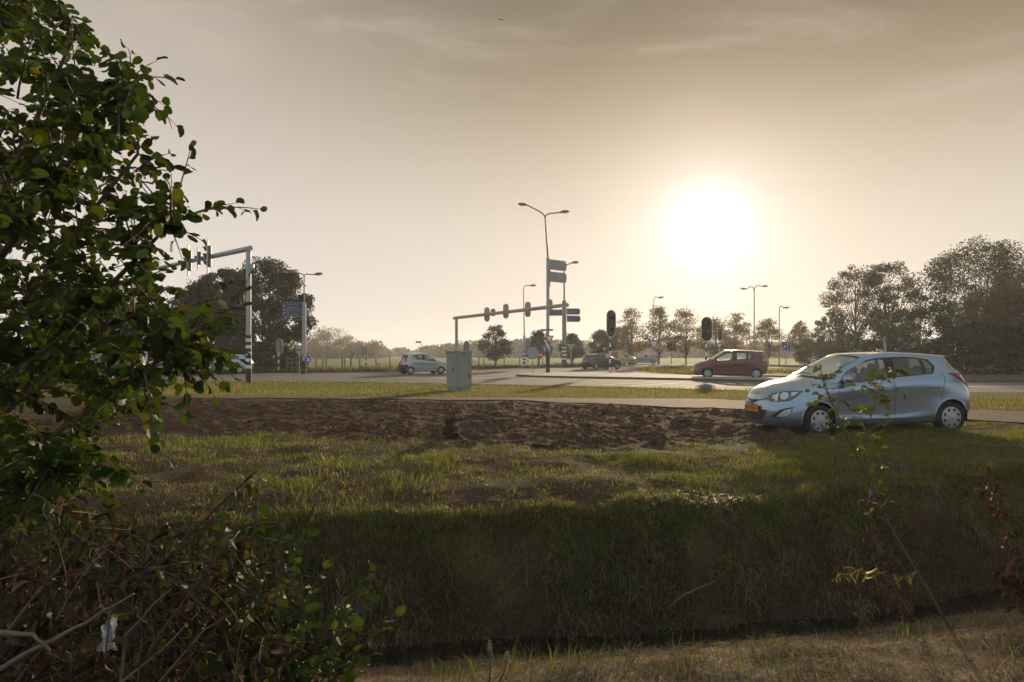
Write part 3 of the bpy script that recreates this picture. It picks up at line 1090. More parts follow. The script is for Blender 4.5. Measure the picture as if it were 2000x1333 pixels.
    lut = {0: 0, 1: 1, 6: 2, 7: 2}
    body = emit(bodymask, lambda r, c: lut[int(kindm[r, c])], 'body', [paint, UNDER, TRIM], root, (1, -1))
    emit(kindm == 2, lambda r, c: 0, 'windscreen', [glass or GLASSW], root, (1, -1))
    emit(kindm == 3, lambda r, c: 0, 'rear_window', [GLASS if glass is None else glass], root, (1, -1))
    sides = (-1, 1)
    doors = {}
    for sd_ in sides:
        if van:
            emit(kindm == 4, lambda r, c: 0, 'side_window', [GLASS], root, (sd_,))
            continue
        d1 = emit(door_f, lambda r, c: 0, 'door', [paint], root, (sd_,))
        d2 = emit(door_r, lambda r, c: 0, 'door', [paint], root, (sd_,))
        doors[sd_] = (d1, d2)
        emit(kindm == 4, lambda r, c: 0, 'window', [GLASS], d1, (sd_,))
        emit(kindm == 5, lambda r, c: 0, 'window', [GLASSD if hero else GLASS], d2, (sd_,))
        # door gaps and handles
        gp = MB()
        rr = 0.0035 if hero else 0.006
        for line in ([(6, 2.1), (6, 3), (6, 4), (6, 5), (6, 6), (6, 7), (6, 7.9)], [(8.5, 2), (8.5, 3), (8.5, 4), (8.5, 5), (8.5, 6), (8.5, 7), (8.5, 8)],
                     [(11.5, 5.1), (11.6, 5.6), (11.6, 6.2), (11.6, 7), (11.6, 8)], [(6, 2.05), (7, 2.05), (8, 2.05), (9, 2.05), (10, 2.05), (10.8, 2.1)], [(11.05, 3.3), (11.2, 4.0), (11.45, 5.1)]):
            fl = []
            for i in range(len(line) - 1):
                for t in np.linspace(0, 1, 6, endpoint=False):
                    fl.append((line[i][0] * (1 - t) + line[i + 1][0] * t, line[i][1] * (1 - t) + line[i + 1][1] * t))
            fl.append(line[-1])
            P = sh.points([p[0] for p in fl], [p[1] for p in fl], 0.0)
            gp.tube([(p[0] - Lh, sd_ * p[1], p[2]) for p in P], rr, 4, 0)
        gp.build('door_seam', GAP, root)
        for d, (u0, u1, v0) in ((d1, (7.62, 8.06, 4.72)), (d2, (10.45, 11.0, 4.72))):
            q = np.linspace(0, 1, 7)
            P = sh.points(u0 + (u1 - u0) * q, np.full(7, v0), 0.026 * np.sin(PI * np.clip(q, .08, .92)) ** 0.5 - 0.003)
            hd = MB().tube([(p[0] - Lh, sd_ * p[1], p[2]) for p in P], 0.013, 6, 0)
            P2 = sh.points(u0 + (u1 - u0) * q, np.full(7, v0 - 0.05), 0.002)
            hd.tube([(p[0] - Lh, sd_ * p[1], p[2]) for p in P2], 0.008, 4, 1)
            hd.build('handle', [paint, GAP], d)
    # wheel wells and lips
    for a, z in aw:
        for sd_ in sides:
            wl = MB()
            n = 26
            pts = [(a + R * math.cos(PI * (-0.08 + 1.16 * k / n)), z + R * math.sin(PI * (-0.08 + 1.16 * k / n))) for k in range(n + 1)]
            yo = hw - 0.02
            vv = [(x - Lh, sd_ * yo, zz) for x, zz in pts] + [(x - Lh, sd_ * 0.46, zz) for x, zz in pts]
            wl.add(vv, [(k, k + 1, n + 2 + k, n + 1 + k) for k in range(n)], 0, True)
            wl.add([(x - Lh, sd_ * 0.46, zz) for x, zz in pts], [tuple(range(n + 1))], 0)
            wl.build('wheel_well', UNDER, root)
    for a, z in aw:
        for sd_ in sides:
            lip = MB()
            n = 30
            L_ = []
            for k in range(n + 1):
                t = PI * (-0.04 + 1.08 * k / n)
                x, zz = a + (R + 0.004) * math.cos(t), z + (R + 0.004) * math.sin(t)
                # find the skin at this height
                d = (G[4:7 * res, :, 0] - x) ** 2 + (G[4:7 * res, :, 2] - zz) ** 2 + np.where(G[4:7 * res, :, 1] < 0.5, 9, 0)
                i = np.unravel_index(np.argmin(d), d.shape)
                L_.append((x - Lh, sd_ * (G[4:7 * res, :, 1][i] + 0.001), zz))
            yy = np.array([abs(p[1]) for p in L_])
            yy = np.convolve(np.pad(yy, 3, mode='edge'), np.ones(7) / 7, 'valid')
            L_ = [(p[0], sd_ * y_, p[2]) for p, y_ in zip(L_, yy)]
            lip.tube(L_, 0.013 if hero else 0.018, 6, 0)
            lip.build('wheel_arch', paint, root)
    # wheels
    for i, (a, z) in enumerate(aw):
        for sd_ in sides:
            wheel_parts(root, (a - Lh, sd_ * (hw - 0.105), wheelR), wheelR, 0.185, steer if i == 0 else 0, sd_, spokes=spokes)
    # lamps
    for sd_ in sides:
        hl = surf_patch(sh, [(1.35, 5.12), (1.62, 5.62), (2.1, 5.75), (2.6, 5.75), (3.2, 5.62), (3.8, 5.43), (3.4, 4.78), (2.85, 4.38), (2.27, 4.33), (1.65, 4.45), (1.42, 4.75)], 0.004, 'headlight', LENSD, root, Lh, sd_, 0.14, GAP, 0.005)
        if hero:
            for c_, rr_ in (((2.55, 5.05), 0.075), ((1.85, 5.0), 0.045)):
                q = sh.points([c_[0]], [c_[1]], 0.006)[0]
                q2 = sh.points([c_[0]], [c_[1]], 0.05)[0]
                nn = Vector((q2[0] - q[0], sd_ * (q2[1] - q[1]), q2[2] - q[2])).normalized()
                fw = (nn * 0.5 + Vector((-1, sd_ * 0.25, 0.1)) * 0.5).normalized()
                cen = Vector((q[0] - Lh, sd_ * q[1], q[2]))
                a_ = nn.orthogonal().normalized(); b_ = nn.cross(a_)
                lb = MB()
                ringn = 18
                vs_ = [cen + nn * 0.004]
                for rad, up in ((0.45, 0.0035), (0.75, 0.002), (1.0, 0.0005)):
                    vs_ += [cen + (a_ * math.cos(2 * PI * k / ringn) + b_ * math.sin(2 * PI * k / ringn)) * rr_ * rad + nn * up for k in range(ringn)]
                fs_ = [(0, 1 + k, 1 + (k + 1) % ringn) for k in range(ringn)]
                for lv in range(2):
                    o_ = 1 + lv * ringn
                    fs_ += [(o_ + k, o_ + ringn + k, o_ + ringn + (k + 1) % ringn, o_ + (k + 1) % ringn) for k in range(ringn)]
                lb.add(vs_, fs_, 0, True)
                lb.build('reflector', LENS, hl)
            surf_patch(sh, [(2.95, 5.5), (3.5, 5.38), (3.25, 4.95), (3.0, 4.95)], 0.007, 'indicator', LENS, hl, Lh, sd_, 0.12)
            surf_patch(sh, [(1.95, 5.6), (2.12, 5.62), (2.12, 4.42), (1.95, 4.42)], 0.008, 'chrome_bar', CHROME, hl, Lh, sd_, 0.12)
        tp = tail or [(12.05, 6.95), (12.5, 6.98), (13.0, 6.88), (13.3, 6.5), (13.5, 5.9), (13.62, 5.2), (13.5, 4.7), (13.15, 5.2), (12.85, 5.65), (12.45, 6.25)]
        surf_patch(sh, tp, 0.012, 'tail_light', tailmat or TAIL, root, Lh, sd_, 0.12, GAP, 0.004)
        if hero:
            fg = surf_patch(sh, [(1.65, 2.43), (1.78, 2.8), (2.27, 3.33), (2.7, 3.52), (3.22, 3.62), (3.02, 3.15), (2.78, 2.65), (2.27, 2.45)], 0.003, 'fog_lamp_recess', TRIM, root, Lh, sd_, 0.12)
            surf_patch(sh, [(2.02, 2.52), (2.27, 3.0), (2.6, 3.3), (3.02, 3.46), (2.93, 2.95), (2.75, 2.66)], 0.007, 'fog_lamp', LENS, fg, Lh, sd_, 0.12)
        # mirror
        q = sh.points([5.35], [8.15], 0.0)[0]
        base = Vector((q[0] - Lh, sd_ * q[1], q[2]))
        bm = bmesh.new()
        bmesh.ops.create_uvsphere(bm, u_segments=16, v_segments=10, radius=1)
        for v in bm.verts:
            v.co = Vector((max(v.co.x, -0.8) * 0.07 + 0.02 * abs(v.co.y), v.co.y * 0.115, v.co.z * 0.078 * (1.0 if v.co.z > 0 else 0.75)))
        mm = MB()
        cen = base + Vector((0.03, sd_ * 0.135, 0.055))
        bm.verts.index_update()
        mm.add([v.co + cen for v in bm.verts], [[v.index for v in f.verts] for f in bm.faces], 0, True)
        bm.free()
        mm.tube([base + Vector((0.02, -sd_ * 0.01, 0.0)), base + Vector((0.03, sd_ * 0.05, 0.005)), cen + Vector((0, -sd_ * 0.05, -0.045))], [0.035, 0.03, 0.025], 8, 1)
        mm.build('mirror', [paint if name != 'black_mirror' else TRIM, TRIM], root)
    # front face
    surf_patch(sh, [(0, 3.15), (0.75, 3.2), (1.38, 3.3), (1.28, 2.75), (1.0, 2.15), (0.5, 2.05), (0, 2.02)], 0.004, 'grille', TRIM, root, Lh, -1, 0.12)
    surf_patch(sh, [(0, 3.15), (0.75, 3.2), (1.38, 3.3), (1.28, 2.75), (1.0, 2.15), (0.5, 2.05), (0, 2.02)], 0.004, 'grille', TRIM, root, Lh, 1, 0.12)
    for sd_ in sides:
        surf_patch(sh, [(0, 4.62), (0.75, 4.70), (1.45, 4.98), (1.5, 4.72), (0.75, 4.5), (0.3, 4.2), (0, 4.15)], 0.004, 'upper_grille', TRIM, root, Lh, sd_, 0.12, CHROME if hero else None, 0.005)
    # plates
    for front in (True, False):
        q = sh.points([0.0 if front else 15.0], [3.35 if front else (4.45 if not low else low)], 0.0)[0]
        x = (q[0] - Lh) + (-0.022 if front else 0.02)
        fm = Matrix.Translation((x, 0, q[2] + 0.0)) @ Matrix.Rotation(-PI / 2 if front else PI / 2, 4, 'Z')
        pb = MB()
        # local: x right, z up, facing -y
        w2, h2 = 0.26, 0.055
        bx = [(-w2, -h2), (w2, -h2), (w2, h2), (-w2, h2)]
        pb.prism(bx, 0.012, fm, 0)
        pb.add([fm @ Vector((p[0], -0.002, p[1])) for p in [(-w2, -h2), (-w2 + 0.04, -h2), (-w2 + 0.04, h2), (-w2, h2)]], [(0, 1, 2, 3)], 1)
        if plate_text: text_mesh(plate_text, 0.105, pb, fm @ Matrix.Translation((0.02, -0.003, 0)) @ Matrix.Diagonal((1.0, 1, 1.0, 1)), 2)
        else:
            for k in range(6): pb.add([fm @ Vector((-0.19 + k * 0.075 + a_, -0.003, b_)) for a_, b_ in ((0, -0.035), (0.03, -0.035), (0.03, 0.035), (0, 0.035))], [(0, 1, 2, 3)], 2)
        pb.build('number_plate', [PLATE, PLATEB, INK], root)
    # cabin
    zf = float(sh.A[8, 8, 2]) - 0.42
    inn = MB()
    x0, x1 = float(sh.A[8, 3, 0]) + 0.12, float(sh.A[8, 12, 0])
    inn.box(((x0 + x1) / 2 - Lh, 0, zf - 0.08), (x1 - x0, hw * 1.66, 0.16), 0)
    inn.build('cabin_floor', UNDER, root)
    dash = MB().box((x0 + 0.16 - Lh, 0, zf + 0.28), (0.42, hw * 1.58, 0.30), 0, None, 0.05)
    dash.build('dashboard', TRIM, root)
    xs_ = (float(sh.A[8, 8, 0]) - 0.12, float(sh.A[8, 11, 0]) - 0.12)
    ztop = float(sh.A[10, 8, 2])
    for sd_ in sides:
        st = MB()
        tilt = Matrix.Rotation(math.radians(16), 3, 'Y')
        st.box((xs_[0] - Lh, sd_ * 0.36, zf + 0.30), (0.14, 0.46, 0.62), 0, tilt, 0.05)
        st.box((xs_[0] - 0.24 - Lh, sd_ * 0.36, zf + 0.05), (0.46, 0.46, 0.14), 0, None, 0.05)
        st.box((xs_[0] + 0.12 - Lh, sd_ * 0.36, ztop - 0.20), (0.09, 0.26, 0.17), 0, tilt, 0.035)
        st.build('front_seat', SEAT, root)
    if not van:
        st = MB()
        tilt = Matrix.Rotation(math.radians(20), 3, 'Y')
        st.box((xs_[1] - Lh, 0, zf + 0.28), (0.14, hw * 1.5, 0.58), 0, tilt, 0.05)
        for sd_ in sides: st.box((xs_[1] + 0.11 - Lh, sd_ * 0.36, ztop - 0.24), (0.08, 0.24, 0.14), 0, tilt, 0.03)
        st.build('rear_seat', SEAT, root)
    if hero:
        sw = MB()
        c_ = Vector((x0 + 0.50 - Lh, -0.36, zf + 0.36)); rot = Matrix.Rotation(math.radians(-62), 3, 'Y')
        sw.tube([c_ + rot @ Vector((0.18 * math.cos(2 * PI * k / 24), 0.18 * math.sin(2 * PI * k / 24), 0)) for k in range(25)], 0.016, 8, 0, False)
        for k in range(3):
            a_ = PI / 2 + 2 * PI * k / 3
            sw.tube([c_, c_ + rot @ Vector((0.17 * math.cos(a_), 0.17 * math.sin(a_), 0))], 0.018, 6, 0)
        sw.build('steering_wheel', TRIM, root)
        # wipers, aerial, badge, side moulding, filler cap
        for y0, y1 in ((-0.52, 0.05), (0.08, 0.60)):
            P = sh.points([abs(3.0 * y0 / 0.66) if y0 < 0 else 0.4, 0.1 if y0 < 0 else 2.6], [8.12, 8.25], 0.016)
            a_ = Vector((P[0][0] - Lh, y0, P[0][2])); b_ = Vector((P[1][0] - Lh, y1, P[1][2] + 0.012))
            MB().tube([a_, a_.lerp(b_, 0.5) + Vector((0, 0, 0.02)), b_], 0.008, 5, 0).build('wiper', TRIM, root)
        q = sh.points([10.6], [12.7], 0)[0]
        MB().tube([(q[0] - Lh, 0, q[2]), (q[0] - Lh + 0.22, 0, q[2] + 0.19)], [0.006, 0.003], 5, 0).build('aerial', TRIM, root)
        q = sh.points([0.0], [4.42], 0.0)[0]
        em = MB()
        cx = Vector((q[0] - Lh - 0.012, 0, q[2]))
        el = [cx + Vector((-0.004, 0.066 * math.cos(2 * PI * k / 28), 0.036 * math.sin(2 * PI * k / 28))) for k in range(28)]
        em.add(el, [tuple(range(28))], 1)
        em.tube(el + [el[0]], 0.0055, 6, 0, False)
        for a_, b_ in (((-0.030, -0.026), (-0.016, 0.026)), ((0.016, -0.026), (0.030, 0.026)), ((-0.022, 0.002), (0.024, -0.004))):
            em.tube([cx + Vector((-0.010, -a_[0], a_[1])), cx + Vector((-0.010, -b_[0], b_[1]))], 0.0075, 6, 0)
        em.build('badge', [CHROME, TRIM], root)
        for v_, (ua, ub) in ((3.02, (6.05, 11.0)),):
            pass
        cap = [(12.42 + 0.16 * math.cos(2 * PI * k / 20), 5.45 + 0.30 * math.sin(2 * PI * k / 20)) for k in range(21)]
        P = sh.points([c[0] for c in cap], [c[1] for c in cap], 0.0)
        MB().tube([(p[0] - Lh, -p[1], p[2]) for p in P], 0.003, 4, 0, False).build('filler_cap', GAP, root)
        for sd_ in sides:      # bonnet shut line
            ln = [(0, 5.72), (0.5, 5.74), (1.0, 5.78), (1.48, 5.9), (2.0, 6.05), (2.8, 6.25), (3.5, 6.5), (4.2, 6.85), (4.9, 7.3), (5.3, 7.8)]
            P = sh.points([c[0] for c in ln], [c[1] for c in ln], 0.0)
            MB().tube([(p[0] - Lh, sd_ * p[1], p[2]) for p in P], 0.003, 4, 0).build('bonnet_seam', GAP, root)
            ln = [(12.0, 8.0), (12.05, 7.5), (12.0, 7.0)]
        ln = [(3.0, 4.3), (3.2, 3.9), (3.45, 3.4)]
        for sd_ in sides:
            P = sh.points([c[0] for c in ln], [c[1] for c in ln], 0.0)
            MB().tube([(p[0] - Lh, sd_ * p[1], p[2]) for p in P], 0.003, 4, 0).build('bumper_seam', GAP, root)
    if rub:
        for sd_ in sides:
            q = np.linspace(6.1, 11.0, 14)
            P = sh.points(q, np.full(14, 3.05), 0.004)
            MB().tube([(p[0] - Lh, sd_ * p[1], p[2]) for p in P], 0.022, 5, 0).build('rubbing_strip', TRIM, root)
    return root


def stretch(sx=1.0, sy=1.0, low=1.0, high=1.0, hood=1.0, belt=0.95, slab=0.0, tailin=0.0):
    """other bodies from the same cage: scaled length and width, lower and upper halves scaled apart, boxier tail"""
    def w(A):
        B = A.copy()
        z = A[..., 2]
        B[..., 2] = np.where(z < belt, z * low, belt * low + (z - belt) * high)
        s = A[..., 0] * sx
        up = np.clip((z - 0.6) / 0.88, 0, 1)
        rear = np.clip((A[..., 0] - 2.6) / 1.3, 0, 1)
        front = np.clip((2.4 - A[..., 0]) / 2.0, 0, 1)
        s = s + slab * up * rear - tailin * up * front * (A[..., 2] > 0.9)
        B[..., 0] = s
        B[..., 1] = A[..., 1] * sy * (1 + 0.0 * up)
        return B
    return w


PAINT_BLUE = paintmat('light blue metallic paint', (0.29, 0.385, 0.49), 0.80, 0.22)
PAINT_SILVER = paintmat('silver paint', (0.40, 0.41, 0.43), 0.5, 0.32)
PAINT_DARK = paintmat('near black paint', (0.022, 0.020, 0.024), 0.2, 0.25)
PAINT_RED = paintmat('dark red paint', (0.10, 0.006, 0.008), 0.25, 0.28)
PAINT_GREY = paintmat('dark grey paint', (0.06, 0.065, 0.07), 0.4, 0.3)
PAINT_NAVY = paintmat('navy paint', (0.03, 0.045, 0.10), 0.3, 0.25)
PAINT_YELLOW = paintmat('yellow paint', (0.50, 0.37, 0.07), 0.0, 0.35)
PAINT_BRICK = paintmat('brick red paint', (0.30, 0.05, 0.04), 0.0, 0.35)

# the hatchback on the verge: read off the wheel hubs, nose to the left
th = math.radians(8)
uu_ = Vector((math.cos(th), math.sin(th), 0)); nn_ = Vector((-uu_.y, uu_.x, 0))
c0 = Vector((5.357, 13.37, 0)) + uu_ * (1.985 - 0.83) + nn_ * 0.85
make_car(c0 + Vector((0, 0, 0.018)), th, 'light blue five-door hatchback parked on the grass beside the ditch', PAINT_BLUE, res=6, hero=True,
         plate_text='47-ZRR-6', pitch=-math.atan(0.0135), steer=math.radians(9), group=None)


def on_road(px, py, Y=None):
    p = foot(px, py)
    return Vector((p.x, p.y, 0.02))


CARS = 'cars at the junction'
# silver hatchback left of the cabinet, driving away to the right
make_car(on_road(827, 731.5), math.radians(180 + 28), 'small silver hatchback driving on the road left of the grey cabinet', PAINT_SILVER, CARS,
         stretch(0.90, 0.90, 0.98, 1.08, slab=0.0), 'car', 4, rub=True, bumper='rear', tail=[(13.0, 7.7), (13.5, 7.7), (13.55, 5.6), (13.3, 5.0), (13.0, 5.3)], wheelR=0.27, axles=(.75, 3.02), spokes=5)
make_car(on_road(1176, 721.8), math.radians(180 + 33), 'black hatchback with a pale number plate right of the give way mast', PAINT_DARK, CARS,
         stretch(1.03, 1.0, 1.0, 0.97), 'car', 4, bumper=None, tail=[(12.6, 6.9), (13.4, 7.0), (13.5, 5.9), (12.9, 5.8)], tailmat=TAILG, axles=(.855, 3.455), wheelR=0.29)
make_car(on_road(1425, 740.5), math.radians(-15), 'dark red tall family car behind the traffic island', PAINT_RED, CARS,
         stretch(1.06, 1.0, 1.04, 1.30, slab=0.16, tailin=0.22), 'car', 4, tail=[(13.0, 6.9), (13.45, 6.9), (13.45, 6.0), (12.9, 6.0)], tailmat=TAILG, axles=(.88, 3.555), wheelR=0.31, low=4.6, spokes=9)
make_car(on_road(1258, 711.8), math.radians(-10), 'silver grey hatchback in the distance beside the yellow van', PAINT_SILVER, CARS, stretch(1.05, 1.02, 1.0, 0.95), 'car', 3)
VANW = stretch(1.12, 1.02, 1.05, 1.80, slab=0.45, tailin=0.15)
van = make_car(on_road(1211, 712.6), math.radians(180 + 8), 'yellow and red van in the distance mostly hidden by the black hatchback', PAINT_YELLOW, CARS, VANW, 'van', 3, van=True, kind='van')
_sh = Shell(VANW)
_L = float((_sh.A[..., 0].min() + _sh.A[..., 0].max()) / 2)
for _s in (-1, 1): surf_patch(_sh, [(9.3, 2.6), (12.2, 2.6), (12.2, 9.9), (9.3, 9.9)], 0.006, 'red_side_panel', PAINT_BRICK, van, _L, _s, 0.3)
make_car(on_road(1620, 709.0), math.radians(180 + 10), 'dark grey car far off behind the roof of the light blue hatchback', PAINT_GREY, CARS, stretch(1.05, 1.02, 1.0, 1.0), 'car', 3)
make_car(on_road(437, 731), math.radians(8), 'silver car half hidden behind the striped gantry post', PAINT_SILVER, CARS, stretch(1.05, 1.0, 1.0, 0.95), 'car', 3)
make_car(on_road(205, 741), math.radians(8), 'dark blue car seen through the leaves of the alder', PAINT_NAVY, CARS, stretch(1.12, 1.05, 1.0, 1.0), 'car', 3)
make_car(on_road(345, 734), math.radians(5), 'silver car between the leaves left of the gantry post', PAINT_SILVER, CARS, stretch(1.08, 1.0, 1.0, 0.95), 'car', 3)


# ------------------------------------------------------------------ street furniture
def zat(py, Y): return EYE - (py - HOR) / FPX * Y
def xat(px, Y): return (px - 1000.0) / FPX * Y


def banded(mb, h0, h1, r, first, n=None, bh=0.16, x=0.0, y=0.0):
    """black (index 0) and white (index 1) bands"""
    n = n or max(1, int(round((h1 - h0) / bh)))
    for k in range(n):
        a, b_ = h0 + (h1 - h0) * k / n, h0 + (h1 - h0) * (k + 1) / n
        mb.tube([(x, y, a), (x, y, b_)], r, 14, (k + first) % 2, False)
    return mb


def capsule(w, h, n=10, ox=0.0, oz=0.0):
    r = w / 2
    pts = []
    for k in range(n + 1):
        a = PI * k / n
        pts.append((ox + r * math.cos(a), oz + h / 2 - r + r * math.sin(a)))
    for k in range(n + 1):
        a = PI + PI * k / n
        pts.append((ox + r * math.cos(a), oz - h / 2 + r + r * math.sin(a)))
    return pts


LENSOFF = [mat('unlit red lens', (0.05, 0.008, 0.006), 0.25), mat('unlit amber lens', (0.06, 0.03, 0.005), 0.25), mat('unlit green lens', (0.006, 0.03, 0.02), 0.25)]
SIGB = mat('signal backboard', (0.030, 0.020, 0.016), 0.6)
SIGBG = mat('grey signal back', (0.20, 0.19, 0.18), 0.6, 0, 0.1, 6)


def signal_head(parent, loc, rz, w, h, lenses=3, back=True):
    """local: faces -y; backboard, housing behind, round lenses each under a hood"""
    M = Matrix.Translation(Vector(loc)) @ Matrix.Rotation(rz, 4, 'Z')
    hd = MB()
    hd.prism(capsule(w, h), 0.025, M, 0, 1)
    rim = capsule(w - 0.01, h - 0.01)
    hd.tube([M @ Vector((p[0], -0.004, p[1])) for p in rim + rim[:1]], 0.017, 5, 1, False)
    # grey skin on the back
    hd.add([M @ Vector((p[0], 0.028, p[1])) for p in capsule(w - 0.02, h - 0.02)], [tuple(range(22))], 2)
    ob = hd.build('signal_head', [SIGB, WHITE, SIGBG], parent)
    hs = MB()
    hh = h * 0.62
    hs.box((0, 0.10, 0), (w * 0.46, 0.16, hh), 0, None, 0.03)
    hs.v = [tuple(M @ Vector(p)) for p in hs.v]
    hs.build('housing', [SIGBG], ob)
    d = hh / lenses
    R = min(w * 0.21, d * 0.40)
    for k in range(lenses):
        z = hh / 2 - d * (k + 0.5)
        ls = MB()
        ls.add([M @ Vector((R * math.cos(2 * PI * i / 16), -0.016, z + R * math.sin(2 * PI * i / 16))) for i in range(16)], [tuple(range(16))], 0)
        ls.build('lens', [LENSOFF[min(k, 2)]], ob)
        vz = MB()
        n = 12
        L = R * 1.9
        va, vb = [], []
        for i in range(n + 1):
            a = PI * (-0.12 + 1.24 * i / n)
            cut = 0.55 + 0.45 * max(0, math.sin(a))
            va.append(M @ Vector((R * 1.12 * math.cos(a), -0.01, z + R * 1.12 * math.sin(a))))
            vb.append(M @ Vector((R * 1.12 * math.cos(a), -0.01 - L * cut, z + R * 1.08 * math.sin(a) - 0.02)))
        vz.add(va + vb, [(i, i + 1, n + 2 + i, n + 1 + i) for i in range(n)], 0, True)
        vz.build('hood', [BLACK], ob)
    return ob


def lamp_head(parent, root_pt, tip_dir, L):
    """flat teardrop luminaire with a bowl beneath"""
    d = Vector(tip_dir).normalized()
    s = d.cross(Vector((0, 0, 1))).normalized()
    u = s.cross(d)
    def body(prof, mi, nm, m, zoff=0.0, par=None):
        n = 14
        vs, fs = [], []
        for t, wy, hz, zc in prof:
            for k in range(n):
                a = 2 * PI * k / n
                vs.append(Vector(root_pt) + d * (t * L) + s * (wy * L * math.cos(a)) + u * (zc * L + hz * L * math.sin(a) + zoff))
        for i in range(len(prof) - 1):
            for k in range(n):
                fs.append((i * n + k, i * n + (k + 1) % n, (i + 1) * n + (k + 1) % n, (i + 1) * n + k))
        fs.append(tuple(range(n))[::-1]); fs.append(tuple(range((len(prof) - 1) * n, len(prof) * n)))
        mb = MB(); mb.add(vs, fs, 0, True)
        return mb.build(nm, m, par)
    h = body([(-0.02, 0.06, 0.05, 0), (0.05, 0.13, 0.10, 0.02), (0.3, 0.20, 0.15, 0.05), (0.6, 0.21, 0.145, 0.05), (0.85, 0.16, 0.11, 0.02), (1.0, 0.06, 0.04, -0.02)], 0, 'lamp_head', LAMPG, 0, parent)
    body([(0.28, 0.08, 0.03, -0.07), (0.42, 0.15, 0.09, -0.08), (0.65, 0.16, 0.10, -0.08), (0.88, 0.08, 0.03, -0.07)], 0, 'lamp_bowl', LAMPB, 0, h)


def lamp_post(base_px, base_py, split_py, heads, label, thick_py=None, r=0.055, r_low=0.11, base=None, head_px=16, name='street_lamp', group='street lamps at the junction', lowmat=None, topx=None, Y=None):
    """heads: pixel tips of the arms; everything measured at the post's own distance"""
    p = foot(base_px, base_py)
    Y = Y or p.y
    X = xat(base_px, Y)
    root = thing(name, (X, Y, 0), label, 'street lamp', 0, group)
    zs = zat(split_py, Y)
    zt = zat(thick_py, Y) if thick_py else zs * 0.30
    dx = (xat(topx, Y) - X) if topx else 0.0
    mb = MB()
    mb.tube([(0, 0, zt), (dx, 0, zs)], [r * 1.15, r * 0.8], 10, 0, False)
    mb.tube([(0, 0, zt), (0, 0, zt - 0.12)], [r * 1.2, r_low], 12, 1, False)
    b0 = 0.0
    if base == 'black':
        b0 = 0.95
        mb.tube([(0, 0, -0.05), (0, 0, b0)], r_low * 1.08, 12, 2, False)
    elif base == 'bands':
        b0 = min(1.75, zt * 0.6)
        for k in range(9):
            mb.tube([(0, 0, b0 * k / 9 - (0.05 if k == 0 else 0)), (0, 0, b0 * (k + 1) / 9)], r_low * 1.05, 12, 2 if k % 2 == 0 else 3, False)
    mb.tube([(0, 0, b0), (0, 0, zt - 0.12)], r_low, 12, 1, False)
    mb.build('pole', [LAMPG, lowmat or GREY, BLACK, WHITE], root)
    for hx, hy, rise in heads:
        tip = Vector((xat(hx, Y) - X, 0, zat(hy, Y)))
        st = Vector((dx, 0, zs - 0.03))
        L = head_px / FPX * Y
        sg = 1 if tip.x > dx else -1
        ax = Vector((sg, 0, 0.12)).normalized()
        a0 = tip - ax * L * 0.9
        pts = []
        c1 = st + Vector((sg * 0.02, 0, 0.25 + rise)); c2 = st.lerp(a0, 0.45) + Vector((0, 0, rise))
        for k in range(13):
            t = k / 12
            pts.append(st * (1 - t) ** 3 + c1 * 3 * t * (1 - t) ** 2 + c2 * 3 * t * t * (1 - t) + a0 * t ** 3)
        MB().tube(pts, [r * 0.75] * 13, 8, 0).build('arm', LAMPG, root)
        lamp_head(root, a0, ax, L)
    return root


def disc(mb, c, rx, rz_, mi, M=None, y=0.0, n=28):
    vs = [Vector((c[0] + rx * math.cos(2 * PI * k / n), y, c[1] + rz_ * math.sin(2 * PI * k / n))) for k in range(n)]
    mb.add([M @ v for v in vs] if M is not None else vs, [tuple(range(n))], mi)


def plate_sign(name, loc, rz, label, cat, outline, layers, mats, depth=0.02, group=None, pole=None, polemat=None, poler=0.028, texts=(), tilt=0.0, bandpole=False, pole_x=0.0):
    """flat sign facing -y at loc (its centre); layers = list of (polygon, material index); pole = ground height"""
    loc = Vector(loc)
    root = thing(name, (loc.x, loc.y, 0 if pole is None else pole), label, cat, rz, group)
    z0 = loc.z - root.location.z
    M = Matrix.Translation((0, 0, z0)) @ Matrix.Rotation(tilt, 4, 'Y')
    mb = MB()
    mb.prism(outline, depth, M, 0, 0)
    k = 1
    for poly, mi in layers:
        mb.add([M @ Vector((p[0], -0.0025 * k, p[1])) for p in poly], [tuple(range(len(poly)))], mi)
        k += 1
    for t, sz, x, z, mi, al in texts:
        text_mesh(t, sz, mb, M @ Matrix.Translation((x, -0.0025 * k, z)), mi, al)
    mb.build('panel', mats, root)
    if pole is not None:
        pm = MB()
        zz = z0 + max(p[1] for p in outline) * 0.8
        if bandpole: banded(pm, 0, zz, poler, 0, None, 0.14, pole_x, depth + poler)
        else: pm.tube([(pole_x, depth + poler, -0.1), (pole_x, depth + poler, zz)], poler, 10, 0)
        pm.build('post', [BLACK, WHITE] if bandpole else [polemat or GREY], root)
    return root


def tri(s, up=False):
    h = s * 0.866
    r = 0.08 * s
    base = [(-s / 2, h / 3), (s / 2, h / 3), (0, -2 * h / 3)]
    if up: base = [(-x, -z) for x, z in base]
    out = []
    for i in range(3):
        a, b_, c = Vector(base[i - 1]), Vector(base[i]), Vector(base[(i + 1) % 3])
        for q, t in ((a, 0), (c, 1)):
            out.append(tuple(b_ + (q - b_).normalized() * r))
    return out


def circ(r, n=28): return [(r * math.cos(2 * PI * k / n), r * math.sin(2 * PI * k / n)) for k in range(n)]


def scale_poly(P, s): return [(x * s, z * s) for x, z in P]


